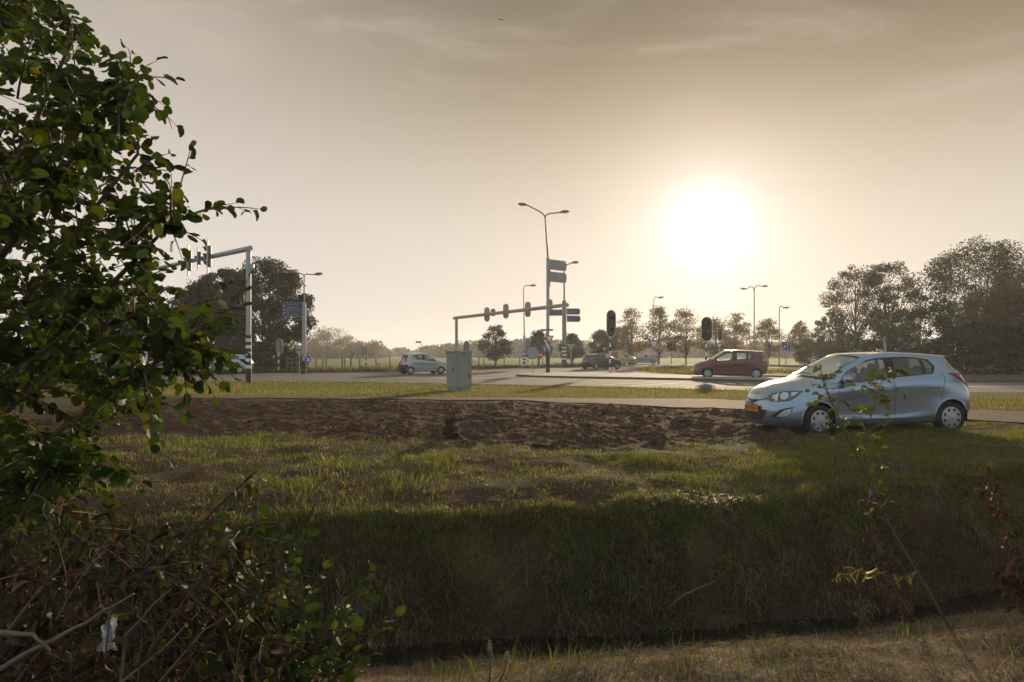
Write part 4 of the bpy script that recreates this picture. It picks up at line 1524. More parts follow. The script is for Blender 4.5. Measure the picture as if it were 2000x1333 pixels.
def arrow(L, w, ang, head=0.45):
    """arrow outline pointing along ang"""
    pts = [(-L / 2, -w / 2), (L / 2 - L * head, -w / 2), (L / 2 - L * head, -w * 1.5), (L / 2, 0), (L / 2 - L * head, w * 1.5), (L / 2 - L * head, w / 2), (-L / 2, w / 2)]
    c, s = math.cos(ang), math.sin(ang)
    return [(x * c - z * s, x * s + z * c) for x, z in pts]


def arrow45(r):
    """keep-side arrow: shaft with barbs lying along the edges, pointing down and right"""
    return [(-.62 * r, .42 * r), (-.40 * r, .62 * r), (.20 * r, .02 * r), (.20 * r, .45 * r), (.52 * r, .45 * r), (.52 * r, -.55 * r), (-.46 * r, -.55 * r), (-.46 * r, -.24 * r), (-.02 * r, -.24 * r)]


# ---- the grey cabinet on the grass strip
def cabinet():
    p = foot(892.5, 764.5)
    zb = float(ground_z(p.x, p.y)) - 0.01
    root = thing('utility_cabinet', (p.x, p.y, zb), 'tall pale grey utility cabinet with stickers standing on the grass strip', 'cabinet', math.radians(40))
    CAB = mat('pale grey cabinet coating', (0.29, 0.295, 0.265), 0.55, 0, 0.06, 5, 0.001)
    CABD = mat('cabinet shadow gap', (0.05, 0.05, 0.045), 0.8)
    w, h = 0.72, 1.56
    c = (w / 2, w / 2)              # near corner at the origin
    mb = MB().box((c[0], c[1], 0.15 + (h - 0.2) / 2), (w, w, h - 0.2), 0, None, 0.012)
    mb.build('body', CAB, root)
    MB().box((c[0], c[1], 0.075), (w - 0.05, w - 0.05, 0.15), 0).build('plinth', mat('plinth concrete', (0.27, 0.27, 0.25), 0.8, 0, 0.2, 6), root)
    MB().box((c[0], c[1], h - 0.02), (w + 0.05, w + 0.05, 0.06), 0, None, 0.015).build('lid', mat('cabinet lid', (0.24, 0.24, 0.21), 0.5), root)
    # left face is x = 0 side (facing -x), right face is y = 0 side (facing -y)
    dl = MB().box((-0.008, w / 2, 0.15 + (h - 0.25) / 2), (0.016, w - 0.06, h - 0.30), 0, None, 0.005)
    dl = dl.build('door', CAB, root)
    hb = MB().box((-0.026, w * 0.30, 0.83), (0.03, 0.035, 0.20), 0, None, 0.01)
    hb.build('handle', BLACK, dl)
    st = MB().box((-0.018, w * 0.38, 1.40), (0.004, 0.17, 0.10), 0)
    st.build('yellow_label', mat('yellow label', (0.42, 0.33, 0.08), 0.5), dl)
    st = MB().box((-0.018, w * 0.38, 1.285), (0.004, 0.17, 0.11), 0).box((-0.021, w * 0.38, 1.285), (0.003, 0.10, 0.05), 1)
    st.build('blue_label', [NAVY, WHITE], dl)
    dr = MB().box((w / 2, -0.008, 0.15 + 0.48), (w - 0.06, 0.016, 0.92), 0, None, 0.005)
    dr = dr.build('door', CAB, root)
    MB().box((w * 0.80, -0.026, 0.60), (0.03, 0.03, 0.18), 0, None, 0.008).build('handle', BLACK, dr)
    pn = MB().box((w / 2, -0.008, 1.33), (w - 0.06, 0.016, 0.34), 0, None, 0.005)
    pn = pn.build('upper_panel', CAB, root)
    MB().box((w * 0.45, -0.018, 1.43), (0.16, 0.006, 0.03), 0).build('vent_slot', BLACK, pn)
    pad = MB().box((c[0], c[1], -0.01), (w + 0.5, w + 0.5, 0.05), 0)
    pad.build('foundation', CONC, root)


cabinet()


# ---- gantry on the left
def gantry_left():
    p = foot(485.5, 748)
    Y = p.y
    root = thing('signal_gantry', (p.x, Y, 0), 'grey traffic light gantry with striped foot reaching left behind the leaves', 'traffic light')
    ztop = zat(489, Y)
    zb, zw = zat(720, Y), zat(655, Y)
    mb = MB()
    mb.tube([(0, 0, -0.1), (0, 0, zb)], 0.145, 18, 1, False)
    bands = 10
    for k in range(bands):
        a, b_ = zb + (zw - zb) * k / bands, zb + (zw - zb) * (k + 1) / bands
        mb.tube([(0, 0, a), (0, 0, b_)], 0.14, 18, 2 if k % 2 == 0 else 1, False)
    mb.tube([(0, 0, zw), (0, 0, ztop)], 0.125, 18, 0, True)
    mb.tube([(0, 0, ztop - 0.75), (0, 0, ztop - 0.72)], 0.131, 18, 0)
    mb.tube([(0, 0, ztop - 1.05), (0, 0, ztop - 1.02)], 0.131, 18, 0)
    mb.build('post', [GREY, BLACK, WHITE], root)
    # beam: from the post head away to the left
    pt = lambda px, py, Yy: at(px, py, Yy) - Vector((p.x, Y, 0))
    a = Vector((0.12, -0.1, ztop + 0.08)); e = Vector((-9.2, 9.0, ztop + 0.0))
    MB().tube([a, a + (e - a) * 0.5, e], [0.14, 0.12, 0.10], 14, 0).build('beam', GREY, root)
    MB().box((0.2, 0, ztop - 0.88), (0.16, 0.14, 0.34), 0, None, 0.02).build('detector_box', GREYP, root)
    for t, w, h, n, off in ((0.355, 0.76, 1.85, 3, (0, -0.25)), (0.43, 0.52, 1.15, 1, (-0.15, -0.2)), (0.55, 0.76, 1.85, 3, (0, -0.25))):
        c = a + (e - a) * t + Vector((off[0], off[1], 0.0))
        signal_head(root, c, math.radians(-76), w, h, n)


gantry_left()


# ---- gantry across the far road
def gantry_far():
    p = foot(1102, 715)
    Y = p.y
    root = thing('signal_gantry', (p.x, Y, 0), 'brown grey portal gantry with four signal backs spanning the far road', 'traffic light')
    zt = zat(596, Y)
    m = mat('weathered gantry steel', (0.25, 0.225, 0.20), 0.55, 0.2, 0.1, 4)
    mb = MB()
    zb, zw = zat(703, Y), zat(674, Y)
    mb.tube([(0, 0, -0.1), (0, 0, zb)], 0.30, 16, 1, False)
    for k in range(8):
        a, b_ = zb + (zw - zb) * k / 8, zb + (zw - zb) * (k + 1) / 8
        mb.tube([(0, 0, a), (0, 0, b_)], 0.285, 16, 2 if k % 2 == 0 else 1, False)
    mb.tube([(0, 0, zw), (0, 0, zt + 0.5)], 0.26, 16, 0)
    mb.build('post', [m, BLACK, WHITE], root)
    Y2 = 113.0
    q = Vector((xat(891.5, Y2) - p.x, Y2 - Y, 0))
    zt2 = zat(621.5, Y2)
    MB().tube([q + Vector((0, 0, -0.1)), q + Vector((0, 0, zt2))], 0.22, 14, 0).build('post', m, root)
    a, e = Vector((0.4, 0, zt)), q + Vector((-0.4, 0.6, zt2))
    MB().tube([a, e], [0.24, 0.22], 14, 0).build('beam', m, root)
    MB().tube([(0, 0, zt + 0.5), (-0.02, 0, zat(522, Y))], [0.12, 0.08], 10, 0).build('lamp_mast', m, root)
    st, tip = Vector((-0.02, 0, zat(524, Y))), Vector((xat(1116, Y) - p.x, 0, zat(514, Y)))
    MB().tube([st, st.lerp(tip, 0.3) + Vector((0, 0, 0.15)), tip], 0.07, 8, 0).build('arm', LAMPG, root)
    lamp_head(root, tip, Vector((1, 0, 0.1)), 15 / FPX * Y)
    d = e - a
    for px, py, wpx, hpx, n in ((951, 614.5, 11, 28, 3), (963, 610.5, 9.5, 15, 1), (988, 608, 11, 29, 3), (1031, 604.5, 11.5, 30, 3), (1074.5, 598, 10, 27, 3)):
        # the point of the beam under this column of the photo
        k = (px - 1000) / FPX
        t = (k * (Y + a.y) - (p.x + a.x)) / (d.x - k * d.y)
        c = a + d * t
        s = FPX / (Y + c.y)
        signal_head(root, c + Vector((0, 0.32, (614.5 - py) / s * 0.0 + (EYE - (py - HOR) / s) - c.z)), math.radians(180 - 8), wpx / s, hpx / s, n)
    return p


gp_ = gantry_far()

# ---- lamp posts
lamp_post(594, 731, 541, [(553, 529.5, 0.1), (629, 535, 0.1)], 'double street lamp with black foot carrying two blue direction signs at left', 590, 0.05, 0.14, 'black', 17, lowmat=GREYP)
lamp_post(1070, 731.5, 426, [(1013, 399, 0.15), (1110, 413.5, 0.15)], 'tallest double street lamp, with grey sign backs and a give way triangle', 501, 0.06, 0.115, None, 18, lowmat=GREYP, topx=1064.5)
lamp_post(1024, 718.5, 566, [(1046, 557.5, 0.3)], 'single street lamp with striped foot left of the tallest double lamp', 655, 0.055, 0.15, 'bands', 12, topx=1022.5)
lamp_post(1277, 708.5, 590, [(1295.5, 581, 0.7)], 'slender single street lamp in front of the sunlit young trees', 690, 0.08, 0.12, None, 11)
lamp_post(1473, 709, 570, [(1447, 564, 0.8), (1499, 559, 0.8)], 'double street lamp behind the dark red car', 690, 0.10, 0.14, None, 12)
lamp_post(1522, 713, 609, [(1540.5, 601, 0.7)], 'single street lamp beside the blue lane sign right of the dark red car', 698, 0.075, 0.10, None, 11)
lamp_post(284, 735, 577, [(262, 567, 0.2)], 'pale street lamp showing between the leaves of the alder', 640, 0.07, 0.13, 'black', 16, lowmat=WHITE)


# ---- direction signs
def pointer(w, h, left=True):
    """plate with one rounded end"""
    r = h * 0.5
    pts = [(w / 2, -h / 2), (w / 2, h / 2)]
    for k in range(9):
        a = PI / 2 + PI * k / 8
        pts.append((-w / 2 + r * 0.55 + r * 0.55 * math.cos(a), r * math.sin(a)))
    return pts if left else [(-x, z) for x, z in pts][::-1]


Yd = foot(594, 731).y
sc = Yd / FPX
for (cy, lines, lab) in ((597.5, ('Arnhem A 12', 'Utrecht A 12'), 'upper blue direction sign with white lettering on the left lamp'),
                         (612.5, ('Ede 1', 'Veenendaal 8'), 'lower blue direction sign with white lettering on the left lamp')):
    w, h = 38 * sc, 13 * sc
    out = pointer(w, h)
    plate_sign('direction_sign', at(571.5, cy, Yd - 0.2), math.radians(6), lab, 'sign', out, [(scale_poly(out, 0.97), 2), ([(x * .955 - 0.0, z * .89) for x, z in out], 1), ([(x - w * 0.40, z) for x, z in arrow(h * 0.42, h * 0.10, PI)], 2)],
               [ALU, NAVY, mat('worn white lettering', (0.42, 0.44, 0.48), 0.5)], 0.03, 'blue direction signs', texts=[(lines[0], h * 0.31, -w * 0.30, h * 0.20, 2, 'LEFT'), (lines[1], h * 0.31, -w * 0.30, -h * 0.20, 2, 'LEFT')])
# backs on the tall mast
Ym = foot(1070, 731.5).y
sm = Ym / FPX
for cy, lab in ((518.5, 'grey back of a direction sign, upper of the pair on the tallest lamp'), (542, 'grey back of a direction sign, lower of the pair on the tallest lamp')):
    w, h = 2.0, 20 * sm
    out = pointer(w, h, False)
    r = plate_sign('direction_sign', at(1089, cy, Ym + 0.6), math.radians(45), lab, 'sign', out, [], [ALU], 0.04, 'grey sign backs on the tall lamp')
    MB().box((-w * 0.43, -0.03, r.children[0].data.vertices[0].co.z), (0.05, 0.06, h * 0.95), 0).build('bracket', GREYP, r)
# signs on the far gantry post
Yg = gp_.y
sg_ = Yg / FPX
for px, cy, wpx, left, rz, lab in ((1085, 611, 28, True, -20, 'dark blue direction sign left of the far gantry post'), (1120, 609, 28, False, 12, 'dark blue direction sign right of the far gantry post, upper'), (1120.5, 623, 28, False, 12, 'dark blue direction sign right of the far gantry post, lower')):
    out = pointer(wpx * sg_, 12.5 * sg_, left)
    plate_sign('direction_sign', at(px, cy, Yg - 0.35), math.radians(rz), lab, 'sign', out, [(scale_poly(out, 0.95), 2), ([(x * .92, z * .84) for x, z in out], 1)], [ALU, NAVY, mat('faded sign border', (0.3, 0.3, 0.32), 0.5)], 0.04, 'blue direction signs')

# ---- traffic signals on posts
def signal_post(px, base_py, top_py, wpx, hpx, rz, label, Y=None, r=0.055, group='traffic lights on striped posts', n=3):
    p = foot(px, base_py)
    Yy = Y or p.y
    s = FPX / Yy
    root = thing('traffic_light', (xat(px, Yy), Yy, 0), label, 'traffic light', 0, group)
    zt = zat(top_py, Yy)
    h = hpx / s
    mb = MB()
    banded(mb, -0.05, zt - h * 0.92, r, 0, None, 0.27)
    mb.tube([(0, 0, zt - h * 0.92), (0, 0, zt - h * 0.3)], r * 0.8, 10, 2, True)
    mb.build('post', [BLACK, WHITE, GREY], root)
    d = Vector((math.sin(rz), -math.cos(rz), 0)) * 0.14
    signal_head(root, Vector((0, 0, zt - h / 2)) + d, rz, wpx / s, h, n)
    return root


R_ = math.radians
signal_post(1191.5, 732, 606, 22, 53, R_(28), 'dark traffic light on a striped post in front of the black hatchback')
signal_post(1379, 737, 619.5, 22, 48, R_(4), 'traffic light with white rimmed backboard just behind the dark red car', Y=50.0)
signal_post(1405.5, 715, 641, 10.5, 26, R_(8), 'small distant traffic light right of the white rimmed one')
signal_post(544, 729, 661.5, 15, 30, R_(172), 'back of a traffic light on a striped post in front of the dark oaks')
signal_post(389, 731, 666, 16, 30, R_(170), 'back of a traffic light between the leaves left of the gantry post')
signal_post(1221, 712.5, 642.5, 15, 30, R_(176), 'back of a traffic light beyond the black hatchback')
signal_post(1031, 716.5, 660, 9, 26, R_(165), 'back of a traffic light behind the round grey sign back')
signal_post(911, 718, 666, 10, 22, R_(178), 'back of a traffic light just above the grey cabinet')
signal_post(715, 725.5, 672.5, 9, 27, R_(-72), 'slim traffic light seen edge on beside the meadow fence')

# ---- round, square and triangular signs
Y0 = Yd - 0.18
plate_sign('keep_right_sign', at(601.5, 702.5, Y0), R_(-8), 'round blue sign with a white arrow at the foot of the left lamp', 'sign', circ(0.27), [(circ(0.265), 1), (circ(0.25), 2), (arrow45(0.25), 1)], [ALU, INKW, BLUE], 0.02)
plate_sign('give_way_sign', at(585, 690, Yd + 1.2), R_(182), 'grey back of a triangular sign left of the left lamp', 'sign', tri(0.62), [], [ALU], 0.02, None, 0.0)
plate_sign('cycle_path_sign', at(686, 696, 64), R_(20), 'small round blue sign on a thin post by the meadow fence', 'sign', circ(0.17), [(circ(0.165), 1), (circ(0.155), 2), (scale_poly(circ(0.05), 1), 1)], [ALU, INKW, BLUE], 0.02, None, 0.0, WOOD, 0.03)
Yk = 36.0
plate_sign('keep_right_sign', at(1729, 679, Yk), R_(58), 'tall narrow looking blue arrow sign behind the roof of the light blue car', 'sign', circ(0.52), [(circ(0.51), 1), (circ(0.47), 2), (arrow45(0.47), 1)], [ALU, INKW, BLUE], 0.02, None, 0.0)
plate_sign('give_way_sign', at(1073, 661.5, Ym - 0.25), R_(12), 'give way triangle with red border on the tallest lamp', 'sign', tri(0.70), [(tri(0.69), 1), (tri(0.46), 2)], [ALU, RED, INKW], 0.02)
plate_sign('round_sign', at(1040, 689.5, foot(1041, 733).y), R_(180), 'grey back of a large round sign on a thin post on the traffic island', 'sign', circ(0.40), [], [ALU], 0.02, None, 0.0)
plate_sign('no_entry_sign', at(1054.5, 693.5, 84), R_(25), 'small red no entry sign left of the tallest lamp', 'sign', circ(0.36), [(circ(0.35), 1), ([(-.24, -.06), (.24, -.06), (.24, .06), (-.24, .06)], 2)], [ALU, RED, INKW], 0.02, None, 0.0)
plate_sign('keep_right_sign', at(1063.5, 682, Ym - 0.2), R_(-62), 'round blue sign seen almost edge on at the left of the tallest lamp', 'sign', circ(0.24), [(circ(0.235), 1), (circ(0.22), 2), (arrow45(0.22), 1)], [ALU, INKW, BLUE], 0.02)
plate_sign('street_name_sign', at(1068, 645, Ym - 0.24), R_(3), 'long narrow grey nameplate across the tallest lamp', 'sign', [(-.45, -.07), (.45, -.07), (.45, .07), (-.45, .07)], [([(-.43, -.055), (.43, -.055), (.43, .055), (-.43, .055)], 1)], [ALU, mat('slate blue plate', (0.14, 0.17, 0.24), 0.5)], 0.02)
Yy1 = foot(1278, 719).y
plate_sign('give_way_sign', at(1277, 671.5, Yy1), R_(4), 'give way triangle on a thin post at the tip of the grass island', 'sign', tri(25 / FPX * Yy1), [(tri(24.5 / FPX * Yy1), 1), (tri(15 / FPX * Yy1), 2)], [ALU, RED, INKW], 0.03, None, 0.11, GREY, 0.05)
plate_sign('give_way_sign', at(1286, 676, Yy1 + 2), R_(70), 'narrow looking give way triangle beside the one on the grass island', 'sign', tri(1.15), [(tri(1.12), 1), (tri(0.7), 2)], [ALU, RED, INKW], 0.03, None, 0.11, GREY, 0.05)
plate_sign('give_way_sign', at(1181, 682, 95), R_(3), 'tiny distant give way triangle above the roof of the black hatchback', 'sign', tri(0.55), [(tri(0.54), 1), (tri(0.36), 2)], [ALU, RED, INKW], 0.02, None, 0.0)
plate_sign('give_way_sign', at(1404.5, 674.5, 78), R_(5), 'give way triangle under the small distant traffic light', 'sign', tri(0.80), [(tri(0.79), 1), (tri(0.5), 2)], [ALU, RED, INKW], 0.02, None, 0.0)
sq = lambda w, h: [(-w / 2, -h / 2), (w / 2, -h / 2), (w / 2, h / 2), (-w / 2, h / 2)]
for px, py, Yq, rz, lab in ((1312, 676.5, 108, 12, 'blue lane sign with white arrows among the young trees'), (1535.5, 676.5, 92, 4, 'blue lane sign with white arrows on a post right of the dark red car')):
    w = 18 / FPX * Yq
    plate_sign('lane_sign', at(px, py, Yq), R_(rz), lab, 'sign', sq(w, w), [(sq(w * .98, w * .98), 1), (sq(w * .94, w * .94), 2), ([(x + w * .16, z + w * .04) for x, z in arrow(w * .78, w * .055, PI / 2, 0.25)], 1), ([(x - w * .18, z - w * .12) for x, z in arrow(w * .55, w * .075, R_(58), 0.35)], 1)],
               [ALU, INKW, BLUE], 0.03, 'blue lane signs', 0.0, GREY, 0.06)
plate_sign('give_way_sign', at(1115, 677, 92), R_(185), 'grey back of a triangular sign right of the far gantry post', 'sign', tri(1.0), [], [ALU], 0.03, None, 0.0, GREY, 0.06)
plate_sign('signpost', at(817, 668.5, 110), R_(5), 'far signpost with a dark arm above the silver hatchback', 'sign', sq(0.75, 0.24), [(sq(0.7, 0.2), 1)], [ALU, INK], 0.03, None, 0.0, GREY, 0.05, pole_x=0.38)
plate_sign('signpost', at(1459, 634, 110), R_(5), 'far pale signpost standing among the young trees behind the dark red car', 'sign', sq(1.2, 0.45), [], [WHITE], 0.03, None, 0.0, WHITE, 0.07)
plate_sign('notice_board', at(1615.5, 656, 70), R_(10), 'small pale board on a dark post behind the light blue car', 'sign', sq(0.40, 0.60), [(sq(0.36, 0.56), 1)], [BLACK, WHITE], 0.03, None, 0.0, BLACK, 0.05)
# flag coloured sleeve of the tall mast
mast = [o for o in S.objects if o.get('label', '').startswith('tallest double')][0]
fl = MB()
rr = 0.145
zs_ = [0.0, zat(690, Ym), zat(681, Ym), zat(672, Ym), zat(656, Ym)]
def helix(z0, z1, mi, slope=0.30, n=24):
    vs = []
    for k in range(n + 1):
        a = 2 * PI * k / n
        x = math.cos(a)
        for z in (z0, z1):
            vs.append((rr * math.cos(a), rr * math.sin(a), z - slope * x if z > 0.01 else -0.05))
    fl.add(vs, [(2 * k, 2 * k + 2, 2 * k + 3, 2 * k + 1) for k in range(n)], mi, True)
helix(0.0, zs_[1], 0); helix(zs_[1], zs_[2], 1); helix(zs_[2], zs_[3], 2); helix(zs_[3], zs_[4], 3, 0.30)
fl.build('colour_sleeve', [BLACK, BLUE, WHITE, RED], mast)

# ---- bollard, fences, bicycle
def bollard(px, py, hpx, label):
    p = foot(px, py)
    s = FPX / p.y
    root = thing('bollard', (p.x, p.y, 0), label, 'bollard')
    banded(MB(), 0, hpx / s, 0.07, 0, 5).build('post', [BLACK, WHITE], root)
    MB().tube([(0, 0, hpx / s), (0, 0, hpx / s + 0.07)], [0.07, 0.02], 12, 0).build('cap', BLACK, root)


bollard(740, 724.5, 13, 'short striped bollard at the meadow edge left of the silver hatchback')


def fence(name, pts, label, rails, post_h=1.2, r=0.06, wire=True):
    root = thing(name, pts[0], label, 'fence')
    o = Vector(pts[0])
    tops = []
    for i, q in enumerate(pts):
        q = Vector(q) - o
        h = post_h * random.uniform(0.85, 1.12)
        lean = Vector((random.uniform(-.05, .05), random.uniform(-.05, .05), h))
        MB().tube([q + Vector((0, 0, -0.1)), q + lean], [r, r * 0.9], 8, 0).build('post', WOOD, root)
        tops.append((q, lean))
    for f in rails:
        mb = MB()
        mb.tube([q + l * f for q, l in tops], 0.012 if wire else 0.045, 5, 0)
        mb.build('wire' if wire else 'rail', GREY if wire else WOOD, root)


fence('meadow_fence', [foot(x, y) for x, y in ((601, 727.3), (617, 726.6), (631, 726.3), (638, 725.8), (668, 726.2), (673, 725.5), (685, 724.6), (702, 724.0), (735, 722.8), (762, 721.8))], 'wire fence on wooden posts along the bright meadow', (0.45, 0.9))
fence('rail_fence', [foot(x, y) for x, y in ((560, 728.5), (570, 728), (580, 727.6), (591, 727.4))], 'low wooden rail fence under the dark oaks', (0.35, 0.62, 0.92), 1.25, 0.06, False)
fence('meadow_fence', [foot(x, y) for x, y in ((935, 718.5), (945, 718), (985, 716.5), (1015, 716), (1060, 715))], 'wire fence on thin posts beyond the road right of the cabinet', (0.5, 0.9))


def bicycle():
    p = foot(918, 721.0)
    root = thing('bicycle', (p.x, p.y, 0.02), 'dark bicycle standing on the road half hidden by the grey cabinet', 'bicycle')
    R = 0.34
    for x in (-0.52, 0.52):
        c = Vector((x, 0, R))
        ring = [c + Vector((R * math.cos(2 * PI * k / 28), 0, R * math.sin(2 * PI * k / 28))) for k in range(29)]
        mb = MB().tube(ring, 0.022, 6, 0, False)
        for k in range(10): mb.tube([c, c + Vector((R * math.cos(2 * PI * k / 10), 0, R * math.sin(2 * PI * k / 10)))], 0.004, 4, 1)
        mb.build('wheel', [TYRE, GREY], root)
    bb, st, hd, rw, fw = Vector((-.08, 0, .30)), Vector((-.22, 0, .85)), Vector((.36, 0, .88)), Vector((-.52, 0, R)), Vector((.52, 0, R))
    mb = MB()
    for a, b_ in ((bb, st), (bb, hd), (st, hd - Vector((0, 0, .05))), (bb, rw), (st, rw), (hd, fw)): mb.tube([a, b_], 0.018, 8, 0)
    mb.build('frame', PAINT_DARK, root)
    MB().tube([hd, hd + Vector((-.03, 0, .16)), hd + Vector((-.05, .28, .18))], 0.014, 6, 0).tube([hd + Vector((-.03, 0, .16)), hd + Vector((-.05, -.28, .18))], 0.014, 6, 0).build('handlebar', CHROME, root)
    MB().box(st + Vector((-.02, 0, .08)), (0.26, 0.15, 0.06), 0, None, 0.025).build('saddle', SEAT, root)


bicycle()


# ---- birds
def bird(px, py, Y, span, roll, label):
    c = at(px, py, Y)
    root = thing('bird', c, label, 'bird')
    root.rotation_euler = (0, roll, 0.4)
    s = span
    mb = MB()
    prof = [(-0.20, 0.004), (-0.14, 0.03), (0.0, 0.05), (0.12, 0.04), (0.19, 0.028), (0.23, 0.01)]
    mb.tube([(0, x * s, 0.02 * s if x > 0.1 else 0) for x, r in prof], [r * s for x, r in prof], 8, 0)
    mb.add([(-0.04 * s, -0.18 * s, 0), (0.04 * s, -0.18 * s, 0), (0.06 * s, -0.33 * s, -0.01 * s), (-0.06 * s, -0.33 * s, -0.01 * s)], [(0, 1, 2, 3)], 0)
    mb.build('body', BLACK, root)
    for sd_ in (-1, 1):
        w = MB()
        top = [(0.03, 0.07, 0.0), (0.22, 0.10, 0.05), (0.50, 0.0, 0.0), (0.48, -0.07, 0.0), (0.22, -0.07, 0.04), (0.03, -0.09, 0.0)]
        a = [(sd_ * x * s, y * s, (z + 0.004) * s) for x, y, z in top]; b_ = [(sd_ * x * s, y * s, (z - 0.006) * s) for x, y, z in top]
        w.add(a + b_, [(0, 1, 4, 5), (1, 2, 3, 4), (11, 10, 7, 6), (10, 9, 8, 7)] + [(i, 6 + i, 6 + (i + 1) % 6, (i + 1) % 6) for i in range(6)], 0)
        w.build('wing', BLACK, root)


bird(978, 39, 75, 0.8, R_(6), 'dark bird gliding high up in the middle of the sky')
bird(903, 416, 160, 0.55, R_(-15), 'tiny bird in the pale sky left of the tallest lamp')
bird(781, 405, 170, 0.5, R_(12), 'tiny bird in the pale sky above the silver hatchback')


# ------------------------------------------------------------------ trees and hedges in the distance
LEAF = leafmat('tree foliage', 'tint', 0.42, 0.6, 0.15, (1.25, 1.15, 0.55))


def quads(C, size, rng, aspect=0.7, flat=0.0):
    """one small leaf-cluster face at every centre"""
    n = len(C)
    a = rng.normal(size=(n, 3)); a /= np.linalg.norm(a, axis=1, keepdims=True)
    b = rng.normal(size=(n, 3))
    if flat: a[:, 2] *= 1 - flat; b[:, 2] *= 1 - flat
    b -= a * (a * b).sum(1, keepdims=True) / np.maximum((a * a).sum(1, keepdims=True), 1e-6)
    b /= np.maximum(np.linalg.norm(b, axis=1, keepdims=True), 1e-6)
    s = (size * rng.uniform(0.6, 1.35, n))[:, None]
    V = np.stack([C - a * s * 0.5, C + b * s * aspect * 0.5 - a * s * 0.05, C + a * s * 0.5, C - b * s * aspect * 0.5 + a * s * 0.05], 1)
    return V.reshape(-1, 3)


def make_tree(name, label, base, h, r, crown0=0.25, clumps=60, per=60, leaf=0.16, tint=((0.045, 0.055, 0.018), (0.09, 0.085, 0.03)), trunk=0.12, shape='round',
              group=None, seed=1, cat='tree', stems=1, clr=0.16, zsq=1.0):
    rng = np.random.default_rng(seed)
    root = thing(name, base, label, cat, 0, group)
    cz0, cz1 = h * crown0, h
    C = []
    while len(C) < clumps:
        p = rng.uniform(-1, 1, 3)
        q = np.linalg.norm(p)
        if q > 1 or q < 0.25: continue
        p = p / q * (q ** 0.55)
        t = (p[2] + 1) / 2                       # 0 bottom .. 1 top
        if shape == 'cone': rad = 0.16 + 0.84 * (1 - t) ** 0.9 if t > 0.12 else 0.6
        elif shape == 'oval': rad = 1.0 * (1 - abs(t - 0.42) ** 1.8)
        else: rad = 1.0
        w = 0.75 + 0.5 * vnoise(np.array([math.atan2(p[1], p[0]) * 1.3 + seed]), np.array([t * 3.0 + seed]), seed)[0]
        C.append((p[0] * r * rad * w, p[1] * r * rad * w, cz0 + (cz1 - cz0) * t * (0.88 + 0.16 * w)))
    C = np.array(C)
    rc = r * clr * rng.uniform(0.6, 1.4, len(C))
    P, T = [], []
    lo, hi = np.array(tint[0]), np.array(tint[1])
    for c, k in zip(C, rc):
        m = int(per * rng.uniform(0.5, 1.4))
        d = rng.normal(size=(m, 3))
        dl = np.linalg.norm(d, axis=1, keepdims=True)
        d = d / np.maximum(dl, 1e-6) * np.minimum(dl, 1.9) * np.array([k, k, k * 0.7 * zsq])
        P.append(c + d)
        T.append(np.clip(lo + (hi - lo) * (rng.uniform(0, 1) * 0.6 + rng.uniform(0, 0.4, (m, 1))), 0, 1))
    P = np.concatenate(P); T = np.concatenate(T)
    P[:, 2] *= h / np.percentile(P[:, 2], 99.7)
    P[:, :2] *= r / np.percentile(np.abs(P[:, 0]), 98.5)
    C[:, :2] *= 0.92
    C[:, 2] = np.minimum(C[:, 2], h * 0.96)
    P[:, 2] = np.maximum(P[:, 2], 0.05)
    V = quads(P, leaf, rng)
    n = len(P)
    np_mesh('crown', V, np.arange(4 * n), np.arange(0, 4 * n, 4), LEAF, root, {'tint': np.repeat(T, 4, 0)})
    tm = MB()
    tops = []
    for s in range(stems):
        off = Vector((rng.uniform(-.5, .5), rng.uniform(-.5, .5), 0)) * (0.5 if stems > 1 else 0)
        top = Vector((rng.uniform(-.1, .1) * r + off.x * 3, rng.uniform(-.1, .1) * r, h * 0.80))
        a = off
        pts = [a + Vector((0, 0, -0.1)), a + Vector((0, 0, h * 0.08)), a.lerp(top, 0.35) + Vector((rng.uniform(-.06, .06) * r, 0, 0)), a.lerp(top, 0.7), top]
        tm.tube(pts, [trunk * 1.25, trunk, trunk * 0.8, trunk * 0.45, trunk * 0.12], 8, 0)
        tops.append(pts)
    for i in rng.choice(len(C), min(len(C), 36 if clumps > 30 else 14), replace=False):
        c = Vector(C[i])
        st = tops[rng.integers(len(tops))]
        t = min(0.86, max(0.12, (c.z / h) * 0.72))
        f = t * (len(st) - 1) / 0.86 * 0.86
        k = min(int(f), len(st) - 2)
        s0 = st[k].lerp(st[k + 1], f - k)
        mid = s0.lerp(c, 0.55) + Vector((0, 0, 0.08 * r))
        tm.tube([s0, mid, c], [trunk * 0.34, trunk * 0.2, trunk * 0.06], 5, 0, False)
    tm.build('trunk', BARK, root)
    return root


def Y_tree(px, py_top, Y, hfac=1.0):
    return Vector((xat(px, Y), Y, -0.02)), zat(py_top, Y)


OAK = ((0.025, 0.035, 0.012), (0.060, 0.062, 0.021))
OLIVE = ((0.035, 0.045, 0.015), (0.080, 0.080, 0.027))
HAZE_TAN = ((0.19, 0.15, 0.075), (0.30, 0.23, 0.115))  # pale far foliage: sunlit distance haze put into the leaf colour
HAZY = ((0.14, 0.125, 0.06), (0.22, 0.185, 0.09))  # olive lightened for far trees, so the colour carries part of the haze
RUST = ((0.10, 0.055, 0.022), (0.15, 0.085, 0.03))
GOLD = ((0.12, 0.095, 0.035), (0.22, 0.16, 0.06))

